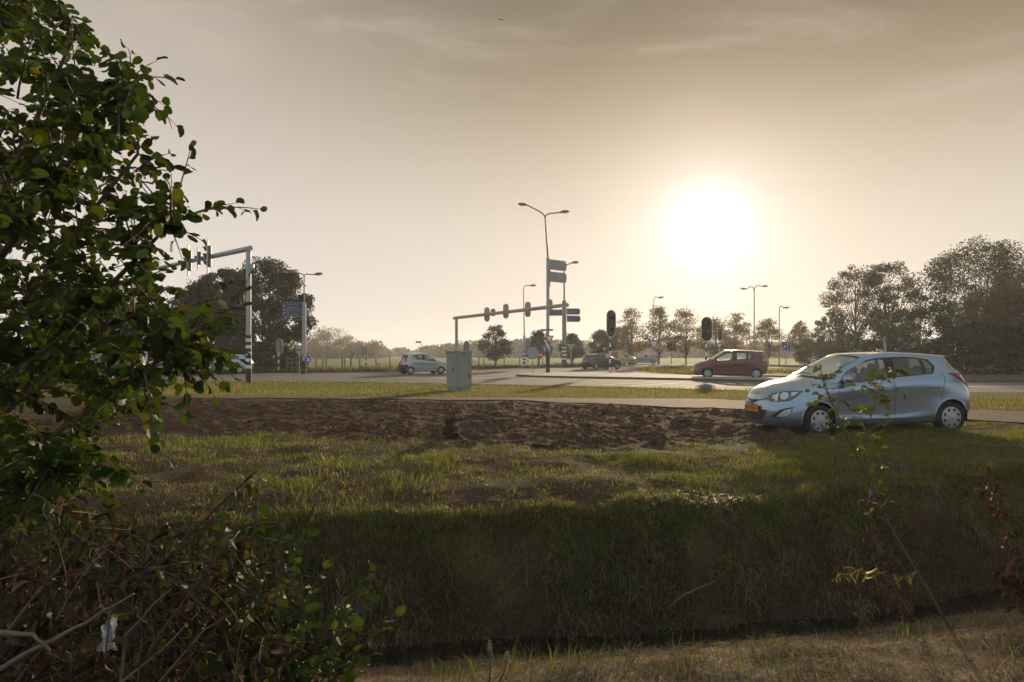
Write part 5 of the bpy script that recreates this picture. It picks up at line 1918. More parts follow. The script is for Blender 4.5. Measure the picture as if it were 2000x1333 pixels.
# dark oaks behind the gantry
for i, (px, top, Y, wpx, lab, c0) in enumerate([(522, 508, 64, 160, 'big dark oak with an uneven crown left of the left lamp', 0.12),
                                                (432, 528, 66, 130, 'dark oak behind the gantry beam', 0.10),
                                                (385, 560, 70, 120, 'lower dark oak behind the left edge of the oak group', 0.08),
                                                (300, 615, 76, 110, 'dark tree behind the pale lamp among the alder leaves', 0.05),
                                                (190, 560, 72, 190, 'large dark tree hidden behind the alder leaves', 0.05)]):
    b, h = Y_tree(px, top, Y)
    make_tree('oak_tree', lab, b, h, wpx / 2 / FPX * Y, c0, 210, 170, 0.19, OAK, 0.22, 'round', 'dark oaks at the left', 100 + i, clr=0.115)
# understory at the foot of the oaks
for i, (px, top, Y, wpx) in enumerate([(350, 668, 62, 90), (410, 672, 62, 80), (470, 668, 61.5, 90), (530, 672, 62, 80), (575, 684, 62, 50), (290, 668, 63, 90), (220, 668, 64, 90), (150, 664, 66, 100), (80, 660, 68, 110)]):
    b, h = Y_tree(px, top, Y)
    make_tree('bush', ['low dark bush under the oaks left of the gantry post', 'low dark bush just left of the gantry post', 'low dark bush right behind the gantry post', 'low dark bush behind the oval signal back', 'small bush beside the rail fence',
                       'low dark bush at the foot of the pale lamp', 'low dark bush behind the dark blue car', 'low dark bush left of the dark blue car', 'low dark bush at the far left edge'][i], b, h, wpx / 2 / FPX * Y, 0.0, 42, 70, 0.24, OAK, 0.05, 'round', 'bushes under the oaks', 140 + i, 'bush')

# right hand trees
for i, (px, top, Y, wpx, lab, c0, tint, st, cl, pr) in enumerate([
        (1672, 521, 82, 118, 'airy tree with several stems right of the blue lane sign', 0.16, OLIVE, 3, 75, 60),
        (1736, 516, 80, 116, 'airy tall tree left of the great tree at the right', 0.14, OLIVE, 3, 85, 60),
        (1917, 472, 70, 208, 'great spreading tree at the right edge', 0.22, OLIVE, 2, 150, 75),
        (1965, 556, 62, 150, 'rust coloured tree in front of the great tree', 0.10, RUST, 2, 70, 80),
        (1625, 620, 86, 80, 'small olive tree beside the pale notice board', 0.05, OLIVE, 2, 45, 60),
        (1790, 600, 74, 120, 'dark olive tree between the two airy trees and the hedge', 0.05, OLIVE, 2, 60, 80),
        (2060, 500, 72, 200, 'tree just past the right edge', 0.15, OLIVE, 2, 100, 70)]):
    b, h = Y_tree(px, top, Y)
    make_tree('broadleaf_tree', lab, b, h, wpx / 2 / FPX * Y, c0, int(cl * 1.4), int(pr * 2.0), 0.18, tint, 0.15, 'round', 'trees at the right', 200 + i, 'tree', st, 0.125)
for i, (px, top, Y, wpx, lab) in enumerate([(1660, 655, 80, 90, 'bushy growth at the foot of the airy tree by the notice board'), (1730, 660, 77, 100, 'bushy growth at the foot of the tall airy tree'), (1580, 660, 92, 70, 'bushy growth right of the blue lane sign')]):
    b, h = Y_tree(px, top, Y)
    make_tree('bush', lab, b, h, wpx / 2 / FPX * Y, 0.0, 40, 60, 0.26, OLIVE, 0.05, 'round', 'bushes under the right hand trees', 230 + i, 'bush')


def hedge():
    rng = np.random.default_rng(5)
    root = thing('hedge', (xat(1900, 52), 52, 0), 'long dark overgrown hedge at the right behind the light blue car', 'hedge')
    P, T = [], []
    prof = curve([(1700, 708), (1745, 690), (1790, 680), (1830, 664), (1862, 641), (1900, 632), (1990, 634), (2060, 628), (2200, 625)])
    n = 26000
    px = rng.uniform(1715, 2150, n)
    Y = 49 + rng.uniform(0, 4.5, n) + 6 * sstep(1850, 1720, px)
    top = np.array([zat(prof(a), b) for a, b in zip(px, Y)]) * (0.90 + 0.16 * vnoise(px / 16.0, Y, 9))
    t = rng.uniform(0, 1, n) ** 0.7
    Y = Y - (1 - t) * 0.9
    P = np.stack([(px - 1000) / FPX * Y, Y, np.maximum(top * t, 0.05)], 1) - np.array([root.location.x, root.location.y, 0])
    # hanging, stringy texture: long narrow faces drooping
    lo, hi = np.array((0.020, 0.026, 0.012)), np.array((0.055, 0.052, 0.024))
    T = lo + (hi - lo) * (vnoise(px / 9.0, t * 6, 12)[:, None] * 0.7 + rng.uniform(0, 0.3, (n, 1)))
    V = quads(P, 0.24, rng, 0.5)
    np_mesh('foliage', V, np.arange(4 * n), np.arange(0, 4 * n, 4), LEAF, root, {'tint': np.repeat(T, 4, 0)})
    mb = MB()
    for k in range(26):
        x = 1740 + k * 15 + rng.uniform(-5, 5)
        y = 50.5 + rng.uniform(0, 2)
        q = Vector((xat(x, y) - root.location.x, y - root.location.y, 0))
        mb.tube([q, q + Vector((rng.uniform(-.3, .3), 0, 1.6))], [0.05, 0.02], 5, 0)
    mb.build('stems', BARK, root)


hedge()

# the row of young trees in the low sun
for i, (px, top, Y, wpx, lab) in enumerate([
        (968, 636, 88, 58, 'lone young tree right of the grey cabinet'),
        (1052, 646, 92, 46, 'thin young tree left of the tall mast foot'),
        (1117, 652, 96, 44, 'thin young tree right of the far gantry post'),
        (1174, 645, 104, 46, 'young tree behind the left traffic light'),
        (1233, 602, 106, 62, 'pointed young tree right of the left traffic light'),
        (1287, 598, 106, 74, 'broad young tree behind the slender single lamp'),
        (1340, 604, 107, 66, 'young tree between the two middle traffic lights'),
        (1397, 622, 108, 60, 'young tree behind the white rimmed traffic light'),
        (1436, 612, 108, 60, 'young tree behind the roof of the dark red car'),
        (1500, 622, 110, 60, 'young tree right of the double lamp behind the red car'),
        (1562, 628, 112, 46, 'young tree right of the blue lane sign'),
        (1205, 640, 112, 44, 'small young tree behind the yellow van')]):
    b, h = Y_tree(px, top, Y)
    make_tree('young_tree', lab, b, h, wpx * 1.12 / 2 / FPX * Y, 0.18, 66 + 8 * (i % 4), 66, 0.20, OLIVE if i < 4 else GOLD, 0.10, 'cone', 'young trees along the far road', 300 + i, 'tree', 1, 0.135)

# trees beyond the meadow, distance haze partly painted into their leaf tints
far = [(640, 640, 150, 92, HAZE_TAN), (605, 668, 155, 70, HAZE_TAN), (672, 682, 160, 80, OLIVE), (708, 667, 158, 74, OLIVE), (730, 690, 175, 40, OLIVE), (752, 681, 240, 26, OLIVE), (780, 680, 260, 44, OLIVE), (812, 686, 280, 50, OLIVE), (845, 676, 230, 50, OLIVE), (880, 672, 210, 60, OLIVE),
       (915, 667, 200, 64, OLIVE), (935, 666, 195, 60, OLIVE), (985, 668, 190, 60, OLIVE), (1012, 665, 185, 54, OLIVE), (1040, 672, 190, 50, OLIVE), (1085, 664, 180, 66, HAZE_TAN), (1125, 668, 185, 60, HAZE_TAN), (1150, 676, 190, 50, HAZE_TAN),
       (1200, 672, 195, 60, HAZE_TAN), (1250, 668, 190, 70, HAZE_TAN), (1300, 672, 180, 80, HAZE_TAN), (1360, 668, 185, 80, HAZE_TAN), (1420, 668, 180, 80, HAZE_TAN), (1480, 668, 175, 80, HAZE_TAN), (1540, 668, 170, 80, HAZE_TAN), (1600, 668, 165, 80, HAZE_TAN), (560, 672, 170, 80, OLIVE),
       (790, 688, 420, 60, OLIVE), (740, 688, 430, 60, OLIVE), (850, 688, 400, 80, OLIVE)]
where = ['tall rounded tan tree beyond the meadow', 'hazy tree left of the tall tan tree', 'hazy bushy tree right of the tall tan tree', 'hazy round tree above the meadow fence', 'small hazy tree above the slim traffic light', 'tiny hazy tree far off left of the silver hatchback',
         'hazy tree far off above the silver hatchback tail', 'hazy low tree behind the far signpost', 'hazy tree far off above the silver hatchback bonnet', 'hazy tree left of the grey cabinet top', 'hazy tree just right above the grey cabinet', 'hazy tree behind the signal back at the cabinet',
         'hazy tree right of the lone young tree', 'hazy tree left of the striped single lamp', 'hazy tree behind the round grey sign back', 'hazy tree between tall mast and far gantry post', 'hazy tree right of the far gantry post foot', 'hazy tree left of the black hatchback roof',
         'hazy tree behind the yellow van', 'hazy tree behind the distant silver hatchback', 'hazy tree behind the give way sign on the island', 'hazy tree behind the left blue lane sign', 'hazy tree behind the red car windscreen', 'hazy tree behind the red car tail', 'hazy tree behind the right blue lane sign',
         'hazy tree behind the far dark grey car', 'hazy tree behind the rail fence', 'faint tree on the horizon above the silver hatchback', 'faint tree on the horizon right of the slim traffic light', 'faint tree on the horizon left of the cabinet']
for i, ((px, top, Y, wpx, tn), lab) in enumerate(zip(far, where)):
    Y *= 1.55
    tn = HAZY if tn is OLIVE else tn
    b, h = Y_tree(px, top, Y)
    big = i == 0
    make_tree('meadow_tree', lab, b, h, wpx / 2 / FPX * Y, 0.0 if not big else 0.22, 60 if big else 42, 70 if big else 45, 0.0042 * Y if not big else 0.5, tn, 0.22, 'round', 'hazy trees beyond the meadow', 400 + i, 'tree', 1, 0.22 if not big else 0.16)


# ------------------------------------------------------------------ grass: one blade is a bent, tapering strip
GRASS = leafmat('grass blades', 'tint', 0.55, 0.5, 0.25, (1.35, 1.30, 0.55))
HAY = leafmat('dry grass', 'tint', 0.30, 0.8, 0.10, (1.15, 1.05, 0.85))


def blades(name, X, Y, H, tint, m, rng, width=0.006, lean=0.5, Z=None, leandir=None, seg=2):
    n = len(X)
    Z = ground_z(X, Y) if Z is None else Z
    a = rng.uniform(0, 2 * PI, n)
    la = a + rng.normal(0, 0.9, n) if leandir is None else leandir + rng.normal(0, 0.6, n)
    L = lean * rng.uniform(0.2, 1.3, n) * H
    w = width * rng.uniform(0.6, 1.4, n)
    d = np.stack([np.cos(a), np.sin(a), np.zeros(n)], 1) * w[:, None] * 0.5
    l = np.stack([np.cos(la), np.sin(la), np.zeros(n)], 1) * L[:, None]
    B = np.stack([X, Y, Z - 0.012], 1)
    up = np.array([0, 0, 1.0])
    Hh = H[:, None]
    mid = B + l * 0.32 + up * Hh * 0.58
    tip = B + l + up * Hh * np.clip(1.0 - 0.25 * (lean ** 2), 0.25, 1)
    V = np.stack([B - d, B + d, mid + d * 0.8, mid - d * 0.8, tip], 1).reshape(-1, 3)
    i = np.arange(n) * 5
    loops = np.stack([i, i + 1, i + 2, i + 3, i + 3, i + 2, i + 4], 1).ravel()
    starts = np.stack([np.arange(n) * 7, np.arange(n) * 7 + 4], 1).ravel()
    return np_mesh(name, V, loops, starts, m, None, {'tint': np.repeat(tint, 5, 0)})


def tufts(name, C, n_per, length, cols, m, rng, width=0.006, droop=1.0, down=None, label='', cat='grass', spread=0.05):
    """clumps of long arching blades; C (n, 2) centres"""
    X, Y, L, T, A = [], [], [], [], []
    cols = np.array(cols)
    for x, y in C:
        k = int(n_per * rng.uniform(0.5, 1.5))
        sc_ = rng.uniform(0.6, 1.3)
        X.append(x + rng.normal(0, spread * sc_, k)); Y.append(y + rng.normal(0, spread * sc_, k))
        L.append(rng.uniform(length[0], length[1], k) * sc_)
        c = cols[rng.integers(len(cols))] * rng.uniform(0.75, 1.25)
        T.append(c * rng.uniform(0.65, 1.35, (k, 1)))
        A.append(rng.uniform(0, 2 * PI, k) if down is None else down + rng.normal(0, 0.9, k))
    X, Y, L, T, A = map(np.concatenate, (X, Y, L, T, A))
    n = len(X)
    Z = ground_z(X, Y)
    h = np.stack([np.cos(A), np.sin(A), np.zeros(n)], 1)
    wv = np.stack([-np.sin(A), np.cos(A), np.zeros(n)], 1) * (width * rng.uniform(0.6, 1.4, n))[:, None] * 0.5
    el = rng.uniform(0.5, 1.35, n)
    dr = droop * rng.uniform(0.4, 1.4, n)
    V = []
    for t, k in ((0, 1.0), (0.3, 1.0), (0.6, 0.85), (0.85, 0.5)):
        p = np.stack([X, Y, Z - 0.01], 1) + h * (L * t * np.cos(el))[:, None]
        p[:, 2] += L * (t * np.sin(el) - dr * t * t * 0.75)
        V += [p - wv * k, p + wv * k]
    p = np.stack([X, Y, Z - 0.01], 1) + h * (L * np.cos(el) * 1.02)[:, None]
    p[:, 2] += L * (np.sin(el) - dr * 0.80)
    V.append(p)
    V = np.stack(V, 1).reshape(-1, 3)
    i = np.arange(n) * 9
    loops = np.stack([i, i + 1, i + 3, i + 2, i + 2, i + 3, i + 5, i + 4, i + 4, i + 5, i + 7, i + 6, i + 6, i + 7, i + 8], 1).ravel()
    starts = (np.arange(n)[:, None] * 15 + np.array([0, 4, 8, 12])[None, :]).ravel()
    return tag(np_mesh(name, V, loops, starts, m, None, {'tint': np.repeat(np.clip(T, 0, 1), 9, 0)}), label, cat, kind='stuff')


def tints(n, rng, cols, noise=None):
    """mix of colours, one pick per blade with a little variation"""
    cols = np.array(cols)
    k = rng.integers(0, len(cols), n) if noise is None else np.clip((noise * len(cols) + rng.normal(0, 0.7, n)).astype(int), 0, len(cols) - 1)
    return np.clip(cols[k] * rng.uniform(0.7, 1.3, (n, 1)), 0, 1)


def inview(X, Y, mg=0.06):
    return (np.abs(X) < Y * (0.667 + mg) + 0.3)


def grow():
    rng = np.random.default_rng(21)
    G1 = [(0.132, 0.160, 0.032), (0.092, 0.130, 0.028), (0.155, 0.165, 0.042), (0.21, 0.175, 0.070)]
    # turf on the verge between ditch and dug soil
    n = 420000
    X = rng.uniform(-6.5, 10.5, n); Y = rng.uniform(6.3, 17.5, n)
    c = ditch_c(X); lw = 1.22 + 0.05 * np.clip(X, 0, 6)
    dm = dirt_mask(X, Y)
    bare = a_bare(X, Y)
    patch = fbm(X * 1.2, Y * 1.6, 4, 91)
    near = np.clip((11.5 / Y) ** 1.2, 0.25, 1)
    p = (1 - dm) ** 1.3 * (1 - 0.86 * bare) * sstep(0.36, 0.58, patch + 0.06 * (X > 1.5)) * near
    p = p * sstep(0.85, 1.05, (Y - c) / lw + 0.0)
    p = p * (Y < path_lo(X) - 0.1)
    k = (rng.uniform(0, 1, n) < p) & inview(X, Y)
    X, Y, pk = X[k], Y[k], patch[k]
    tall = sstep(0.56, 0.70, fbm(X * 0.9, Y * 0.9, 3, 95))
    H = 0.030 + 0.055 * rng.uniform(0, 1, len(X)) + 0.085 * tall * rng.uniform(0.3, 1, len(X))
    o = blades('verge_grass', X, Y, H, tints(len(X), rng, G1), GRASS, rng, 0.0075, 0.75)
    tag(o, 'short backlit green grass in patches between the ditch and the dug soil', 'grass', kind='stuff')
    # cut hay lying about
    n = 330000
    X = rng.uniform(-6.5, 9.5, n); Y = rng.uniform(6.3, 15, n)
    p = (1 - dirt_mask(X, Y)) * (0.25 + 0.75 * a_bare(X, Y)) * sstep(0.8, 1.0, (Y - ditch_c(X)) / 1.25) * np.clip((10 / Y) ** 1.3, 0.2, 1) * (Y < path_lo(X) - 0.2)
    p = p * sstep(0.30, 0.62, fbm(X * 1.9, Y * 2.4, 3, 99))
    k = (rng.uniform(0, 1, n) < p) & inview(X, Y)
    X, Y = X[k], Y[k]
    H = rng.uniform(0.012, 0.045, len(X))
    o = blades('cut_hay', X, Y, H, tints(len(X), rng, [(0.13, 0.085, 0.05), (0.20, 0.14, 0.08), (0.09, 0.055, 0.035), (0.26, 0.19, 0.11)]), HAY, rng, 0.007, 3.2)
    tag(o, 'brown cut grass lying in drifts on the verge', 'cut grass', kind='stuff')
    # stubble and fibres in the dug soil
    n = 60000
    X = rng.uniform(-11, 6.5, n); Y = rng.uniform(10.5, 24, n)
    p = dirt_mask(X, Y) * np.clip((12 / Y) ** 1.5, 0.15, 1) * sstep(0.42, 0.62, fbm(X * 2.2, Y * 2.2, 3, 55))
    k = (rng.uniform(0, 1, n) < p) & inview(X, Y)
    X, Y = X[k], Y[k]
    o = blades('root_fibres', X, Y, rng.uniform(0.015, 0.05, len(X)), tints(len(X), rng, [(0.12, 0.07, 0.045), (0.21, 0.14, 0.09), (0.08, 0.045, 0.03), (0.30, 0.22, 0.14), (0.08, 0.09, 0.025)]), HAY, rng, 0.012, 1.6)
    tag(o, 'roots and straw scattered over the dug soil', 'straw', kind='stuff')
    # strip between path and road
    n = 260000
    X = rng.uniform(-30, 19, n); Y = rng.uniform(12, 47, n)
    lo, hi = path_hi(X), road_near(X)
    k = (Y > lo + 0.05 + 0.25 * vnoise(X * 2, Y * 0, 4)) & (Y < hi - 0.05) & inview(X, Y)
    k &= rng.uniform(0, 1, n) < np.clip((24 / Y) ** 1.5, 0.2, 1) * (0.45 + 0.55 * fbm(X * 0.6, Y * 0.6, 3, 77)) * 1.2
    X, Y = X[k], Y[k]
    e = np.maximum(np.exp(-((Y - road_near(X)) / 1.6) ** 2), 0)
    H = 0.05 + 0.07 * rng.uniform(0, 1, len(X)) * (0.5 + fbm(X * 0.7, Y * 0.7, 3, 78)) + 0.12 * e * rng.uniform(0, 1, len(X)) ** 2
    o = blades('strip_grass', X, Y, H, tints(len(X), rng, [(0.16, 0.17, 0.036), (0.12, 0.145, 0.03), (0.20, 0.185, 0.06), (0.24, 0.195, 0.085)]), GRASS, rng, 0.016, 0.6)
    tag(o, 'sunlit yellow green grass strip between the path and the road', 'grass', kind='stuff')
    # grass in the middle of the far bank, hanging tufts
    n = 300000
    X = rng.uniform(-5, 9, n); Y = rng.uniform(5.5, 12, n)
    q = (Y - ditch_c(X)) / (1.22 + 0.05 * np.clip(X, 0, 6))
    pt = fbm(X * 1.4, Y * 1.0, 4, 33)
    p = (0.12 + 0.88 * sstep(0.15, 0.75, q)) * sstep(0.02, 0.2, q) * (1 - sstep(1.0, 1.15, q)) * sstep(0.40, 0.56, pt + 0.10 * sstep(0.4, 0.9, q))
    k = (rng.uniform(0, 1, n) < p) & inview(X, Y)
    X, Y = X[k], Y[k]
    H = 0.05 + 0.12 * rng.uniform(0, 1, len(X)) * (0.4 + fbm(X * 2, Y * 2, 2, 34))
    o = blades('bank_grass', X, Y, H, tints(len(X), rng, [(0.125, 0.165, 0.05), (0.09, 0.13, 0.04), (0.17, 0.165, 0.07), (0.20, 0.16, 0.10), (0.12, 0.09, 0.058)]), GRASS, rng, 0.007, 0.9, None, -PI / 2)
    tag(o, 'tufts of shaded grass on the far bank of the ditch', 'grass', kind='stuff')
    # withered stems hanging down the bank
    n = 60000
    X = rng.uniform(-5, 9, n); Y = rng.uniform(5.4, 12, n)
    q = (Y - ditch_c(X)) / (1.22 + 0.05 * np.clip(X, 0, 6))
    p = sstep(0.05, 0.2, q) * (1 - sstep(0.9, 1.1, q)) * sstep(0.40, 0.62, fbm(X * 2.1, Y * 0.7, 3, 36))
    k = (rng.uniform(0, 1, n) < p) & inview(X, Y)
    X, Y = X[k], Y[k]
    o = blades('withered_stems', X, Y, rng.uniform(0.05, 0.20, len(X)), tints(len(X), rng, [(0.15, 0.10, 0.07), (0.10, 0.065, 0.045), (0.22, 0.16, 0.11), (0.07, 0.046, 0.034)]), HAY, rng, 0.006, 1.3, None, -PI / 2)
    tag(o, 'withered brown stems hanging on the ditch bank', 'dry grass', kind='stuff')
    # dry grass on the near bank
    n = 170000
    X = rng.uniform(-3.2, 6.5, n); Y = rng.uniform(2.6, 9.0, n)
    d = ditch_c(X) - Y
    p = sstep(0.38, 0.62, d) * (0.35 + 0.65 * sstep(0.35, 0.6, fbm(X * 1.6, Y * 1.6, 3, 44)))
    k = (rng.uniform(0, 1, n) < p) & inview(X, Y)
    X, Y = X[k], Y[k]
    H = 0.02 + 0.06 * rng.uniform(0, 1, len(X)) ** 1.5 + 0.03 * fbm(X * 1.5, Y * 1.5, 2, 45)
    o = blades('dry_grass', X, Y, H, tints(len(X), rng, [(0.27, 0.20, 0.125), (0.20, 0.14, 0.085), (0.36, 0.28, 0.18), (0.14, 0.09, 0.055), (0.15, 0.14, 0.06)]), HAY, rng, 0.0045, 2.2)
    tag(o, 'dry tan grass on the near bank of the ditch', 'dry grass', kind='stuff')
    n = 1500
    X = np.concatenate([rng.uniform(-1.6, 5, n), rng.uniform(-1.5, 1.6, 500)]); Y = np.concatenate([rng.uniform(3.0, 7.4, n), rng.uniform(3.9, 4.8, 500)])
    k = (ditch_c(X) - Y > 0.3) & (fbm(X * 1.3, Y * 1.3, 3, 46) > 0.50) & inview(X, Y)
    X, Y = X[k], Y[k]
    o = blades('fresh_grass', X, Y, rng.uniform(0.05, 0.20, len(X)), tints(len(X), rng, [(0.06, 0.085, 0.022), (0.08, 0.10, 0.03), (0.10, 0.10, 0.04)]), GRASS, rng, 0.006, 0.45)
    tag(o, 'fresh green blades standing among the dry grass of the near bank', 'grass', kind='stuff')
    # rough growth along the far road edge
    n = 26000
    X = rng.uniform(-60, 60, n); Y = road_far(X) + rng.uniform(0.0, 1.0, n) ** 1.5 * 3.0
    k = inview(X, Y) & (X < 14) & (rng.uniform(0, 1, n) < sstep(0.25, 0.6, fbm(X * 0.25, Y * 0, 3, 47) + 0.15))
    X, Y = X[k], Y[k]
    H = 0.18 + 0.55 * rng.uniform(0, 1, len(X)) ** 2 * (0.3 + fbm(X * 0.3, Y * 0.1, 3, 48))
    o = blades('roadside_weeds', X, Y, H, tints(len(X), rng, [(0.06, 0.06, 0.02), (0.09, 0.08, 0.03), (0.05, 0.045, 0.018), (0.13, 0.115, 0.04)]), GRASS, rng, 0.05, 0.5)
    tag(o, 'tall roadside weeds along the far edge of the road', 'weeds', kind='stuff')
    # islands
    n = 60000
    X = rng.uniform(8, 62, n); Y = rng.uniform(52, 106, n)
    px, py = 1000 + FPX * X / Y, HOR + FPX * (EYE - 0.11) / Y
    up = np.interp(px, [1243, 1270, 1330, 1420, 1520, 1600, 1660], [723.5, 720, 717, 715.5, 714.5, 716.5, 724])
    dn = np.interp(px, [1243, 1262, 1300, 1345, 1420, 1540, 1600, 1680], [723.5, 727, 730, 732.5, 735, 738, 737, 736])
    k = (py > up) & (py < dn) & (px > 1246) & (px < 1655) & ~((px > 1490) & (py > 717.0) & (py < 723.4))
    X, Y = X[k], Y[k]
    o = blades('island_grass', X, Y, rng.uniform(0.06, 0.22, len(X)), tints(len(X), rng, [(0.14, 0.14, 0.035), (0.11, 0.12, 0.03), (0.18, 0.16, 0.05)]), GRASS, rng, 0.06, 0.5, np.full(len(X), 0.115))
    tag(o, 'mown grass on the island behind the dark red car', 'grass', kind='stuff')

    # long tufts: on the bank, along its lip, on the verge and the near bank
    def scatter(n, x0, x1, y0, y1, f):
        X = rng.uniform(x0, x1, n); Y = rng.uniform(y0, y1, n)
        k = (rng.uniform(0, 1, n) < f(X, Y)) & inview(X, Y)
        return np.stack([X[k], Y[k]], 1)
    qf = lambda X, Y: (Y - ditch_c(X)) / (1.22 + 0.05 * np.clip(X, 0, 6))
    tufts('bank_tufts', scatter(9000, -4, 9, 5.5, 12, lambda X, Y: sstep(0.10, 0.55, qf(X, Y)) * (1 - sstep(0.95, 1.1, qf(X, Y))) * sstep(0.42, 0.56, fbm(X * 1.1, Y * 1.1, 3, 133) + 0.08 * qf(X, Y))), 34, (0.10, 0.27),
          [(0.16, 0.21, 0.06), (0.12, 0.17, 0.05), (0.20, 0.21, 0.08), (0.26, 0.21, 0.12), (0.17, 0.135, 0.085)], GRASS, rng, 0.007, 1.25, -PI / 2, 'long arching tufts of grass hanging over the ditch bank')
    tufts('withered_tufts', scatter(5000, -4, 9, 5.5, 12, lambda X, Y: sstep(0.04, 0.2, qf(X, Y)) * (1 - sstep(0.7, 1.0, qf(X, Y))) * sstep(0.44, 0.56, fbm(X * 1.7, Y * 1.2, 3, 137))), 22, (0.10, 0.32),
          [(0.17, 0.12, 0.08), (0.12, 0.08, 0.055), (0.24, 0.18, 0.12), (0.08, 0.055, 0.04)], HAY, rng, 0.005, 1.5, -PI / 2, 'withered tufts hanging low on the ditch bank', 'dry grass')
    tufts('verge_tufts', scatter(5200, -6, 10, 6.8, 14.5, lambda X, Y: (1 - dirt_mask(X, Y)) ** 2 * (1 - 0.8 * a_bare(X, Y)) * sstep(0.95, 1.1, qf(X, Y)) * sstep(0.48, 0.60, fbm(X * 0.8, Y * 0.9, 3, 139)) * (Y < path_lo(X) - 0.2)), 26, (0.07, 0.17),
          [(0.135, 0.19, 0.038), (0.165, 0.20, 0.045), (0.10, 0.16, 0.032), (0.23, 0.21, 0.075)], GRASS, rng, 0.006, 0.7, None, 'taller green tufts on the verge')
    tufts('near_tufts', scatter(2600, -2.5, 6.5, 2.8, 8.5, lambda X, Y: sstep(0.3, 0.5, ditch_c(X) - Y) * sstep(0.46, 0.58, fbm(X * 1.5, Y * 1.5, 3, 141))), 30, (0.08, 0.26),
          [(0.26, 0.19, 0.11), (0.20, 0.14, 0.08), (0.31, 0.24, 0.15), (0.13, 0.125, 0.045), (0.15, 0.10, 0.06)], HAY, rng, 0.004, 1.3, None, 'curling tufts of straw coloured grass on the near bank', 'dry grass')
    # ragged fringe along the lip, and weeds straggling into the dug soil
    tufts('lip_tufts', scatter(9000, -4, 9.5, 6.5, 12.5, lambda X, Y: np.exp(-((qf(X, Y) - 0.93) / 0.10) ** 2) * sstep(0.40, 0.55, fbm(X * 1.8, Y * 1.8, 3, 151))), 24, (0.09, 0.24),
          [(0.12, 0.145, 0.035), (0.15, 0.15, 0.05), (0.09, 0.12, 0.03), (0.20, 0.165, 0.08), (0.14, 0.10, 0.06)], GRASS, rng, 0.006, 1.0, -PI / 2, 'ragged fringe of grass along the lip of the ditch')
    tufts('soil_weeds', scatter(2600, -10, 6, 10.5, 22, lambda X, Y: dirt_mask(X, Y) * (0.10 + 0.9 * np.exp(-(np.minimum(np.abs(Y - dirt_lo(X)), np.abs(Y - path_lo(X))) / 0.8) ** 2)) * sstep(0.5, 0.62, fbm(X * 1.1, Y * 1.1, 3, 153))), 16, (0.05, 0.14),
          [(0.11, 0.125, 0.03), (0.085, 0.105, 0.025), (0.15, 0.13, 0.05)], GRASS, rng, 0.008, 0.8, None, 'weeds straggling into the dug soil', 'weeds')


grow()


# ------------------------------------------------------------------ the plants close to the camera
ALDERLEAF = leafmat('alder leaves', 'tint', 0.34, 0.58, 0.15, (1.4, 1.35, 0.40))
DEADLEAF = leafmat('dead leaves', 'tint', 0.25, 0.7, 0.15, (1.2, 0.95, 0.6))
STICK = mat('bare grey stick', (0.15, 0.115, 0.09), 0.85, 0, 0.3, 40)


def onground(px, py, y0=2.5, y1=26.0):
    """where the line of sight through a pixel meets the ground"""
    Y = np.linspace(y0, y1, 4000)
    X = (px - 1000) / FPX * Y
    Z = EYE - (py - HOR) / FPX * Y
    g = ground_z(X, Y)
    k = np.argmax(Z < g)
    return Vector((X[k], Y[k], float(g[k])))


def leaf_template(long=1.0, wide=1.0, fold=0.25, curl=0.18, saw=0.085):
    mx = [0.0, 0.22, 0.46, 0.70, 0.92]
    ox, oy = [0.03, 0.20, 0.46, 0.74, 0.985], [0.03, 0.30, 0.43, 0.40, 0.17]
    V = [(x, 0.0) for x in mx]
    F = []
    for sg in (1, -1):
        o = len(V)
        V += [(x, sg * y) for x, y in zip(ox, oy)]
        m_ = len(V)
        V += [((ox[i] + ox[i + 1]) / 2 + 0.02, sg * ((oy[i] + oy[i + 1]) / 2 + saw)) for i in range(4)]
        for i in range(4):
            f = (i, i + 1, o + i + 1, m_ + i, o + i)
            F.append(f if sg < 0 else f[::-1])
    V = np.array([(x * long, y * wide, fold * abs(y) - curl * x * x + 0.06 * math.sin(9 * x) * abs(y)) for x, y in V])
    return V, F


def leaves_mesh(name, pos, direc, norm, size, tint, m, parent, rng, tmpl=None):
    TV, TF = tmpl if tmpl is not None else leaf_template()
    n, k = len(pos), len(TV)
    d = direc / np.linalg.norm(direc, axis=1, keepdims=True)
    s = np.cross(norm, d); s /= np.maximum(np.linalg.norm(s, axis=1, keepdims=True), 1e-6)
    u = np.cross(d, s)
    bend = rng.uniform(0.2, 2.8, n)[:, None]
    wid = rng.uniform(0.62, 1.12, n)[:, None]
    V = (pos[:, None, :] + size[:, None, None] * (TV[None, :, 0:1] * d[:, None, :] + (TV[None, :, 1] * wid)[..., None] * s[:, None, :] + (TV[None, :, 2] * bend)[..., None] * u[:, None, :])).reshape(-1, 3)
    per = np.concatenate([np.array(f) for f in TF]); st = np.cumsum([0] + [len(f) for f in TF[:-1]])
    loops = (np.arange(n)[:, None] * k + per[None, :]).ravel()
    starts = (np.arange(n)[:, None] * len(per) + st[None, :]).ravel()
    # a touch lighter towards the rib
    return np_mesh(name, V, loops, starts, m, parent, {'tint': np.repeat(tint, k, 0)}, False)


def bez(a, b_, c, n):
    return [a * (1 - t) ** 2 + b_ * 2 * t * (1 - t) + c * t * t for t in np.linspace(0, 1, n)]


GREENS = 0.82 * np.array([(0.045, 0.075, 0.012), (0.060, 0.092, 0.016), (0.035, 0.060, 0.012), (0.085, 0.105, 0.018), (0.13, 0.115, 0.022), (0.050, 0.080, 0.020)])
GW = np.array([0.28, 0.22, 0.28, 0.09, 0.025, 0.10])


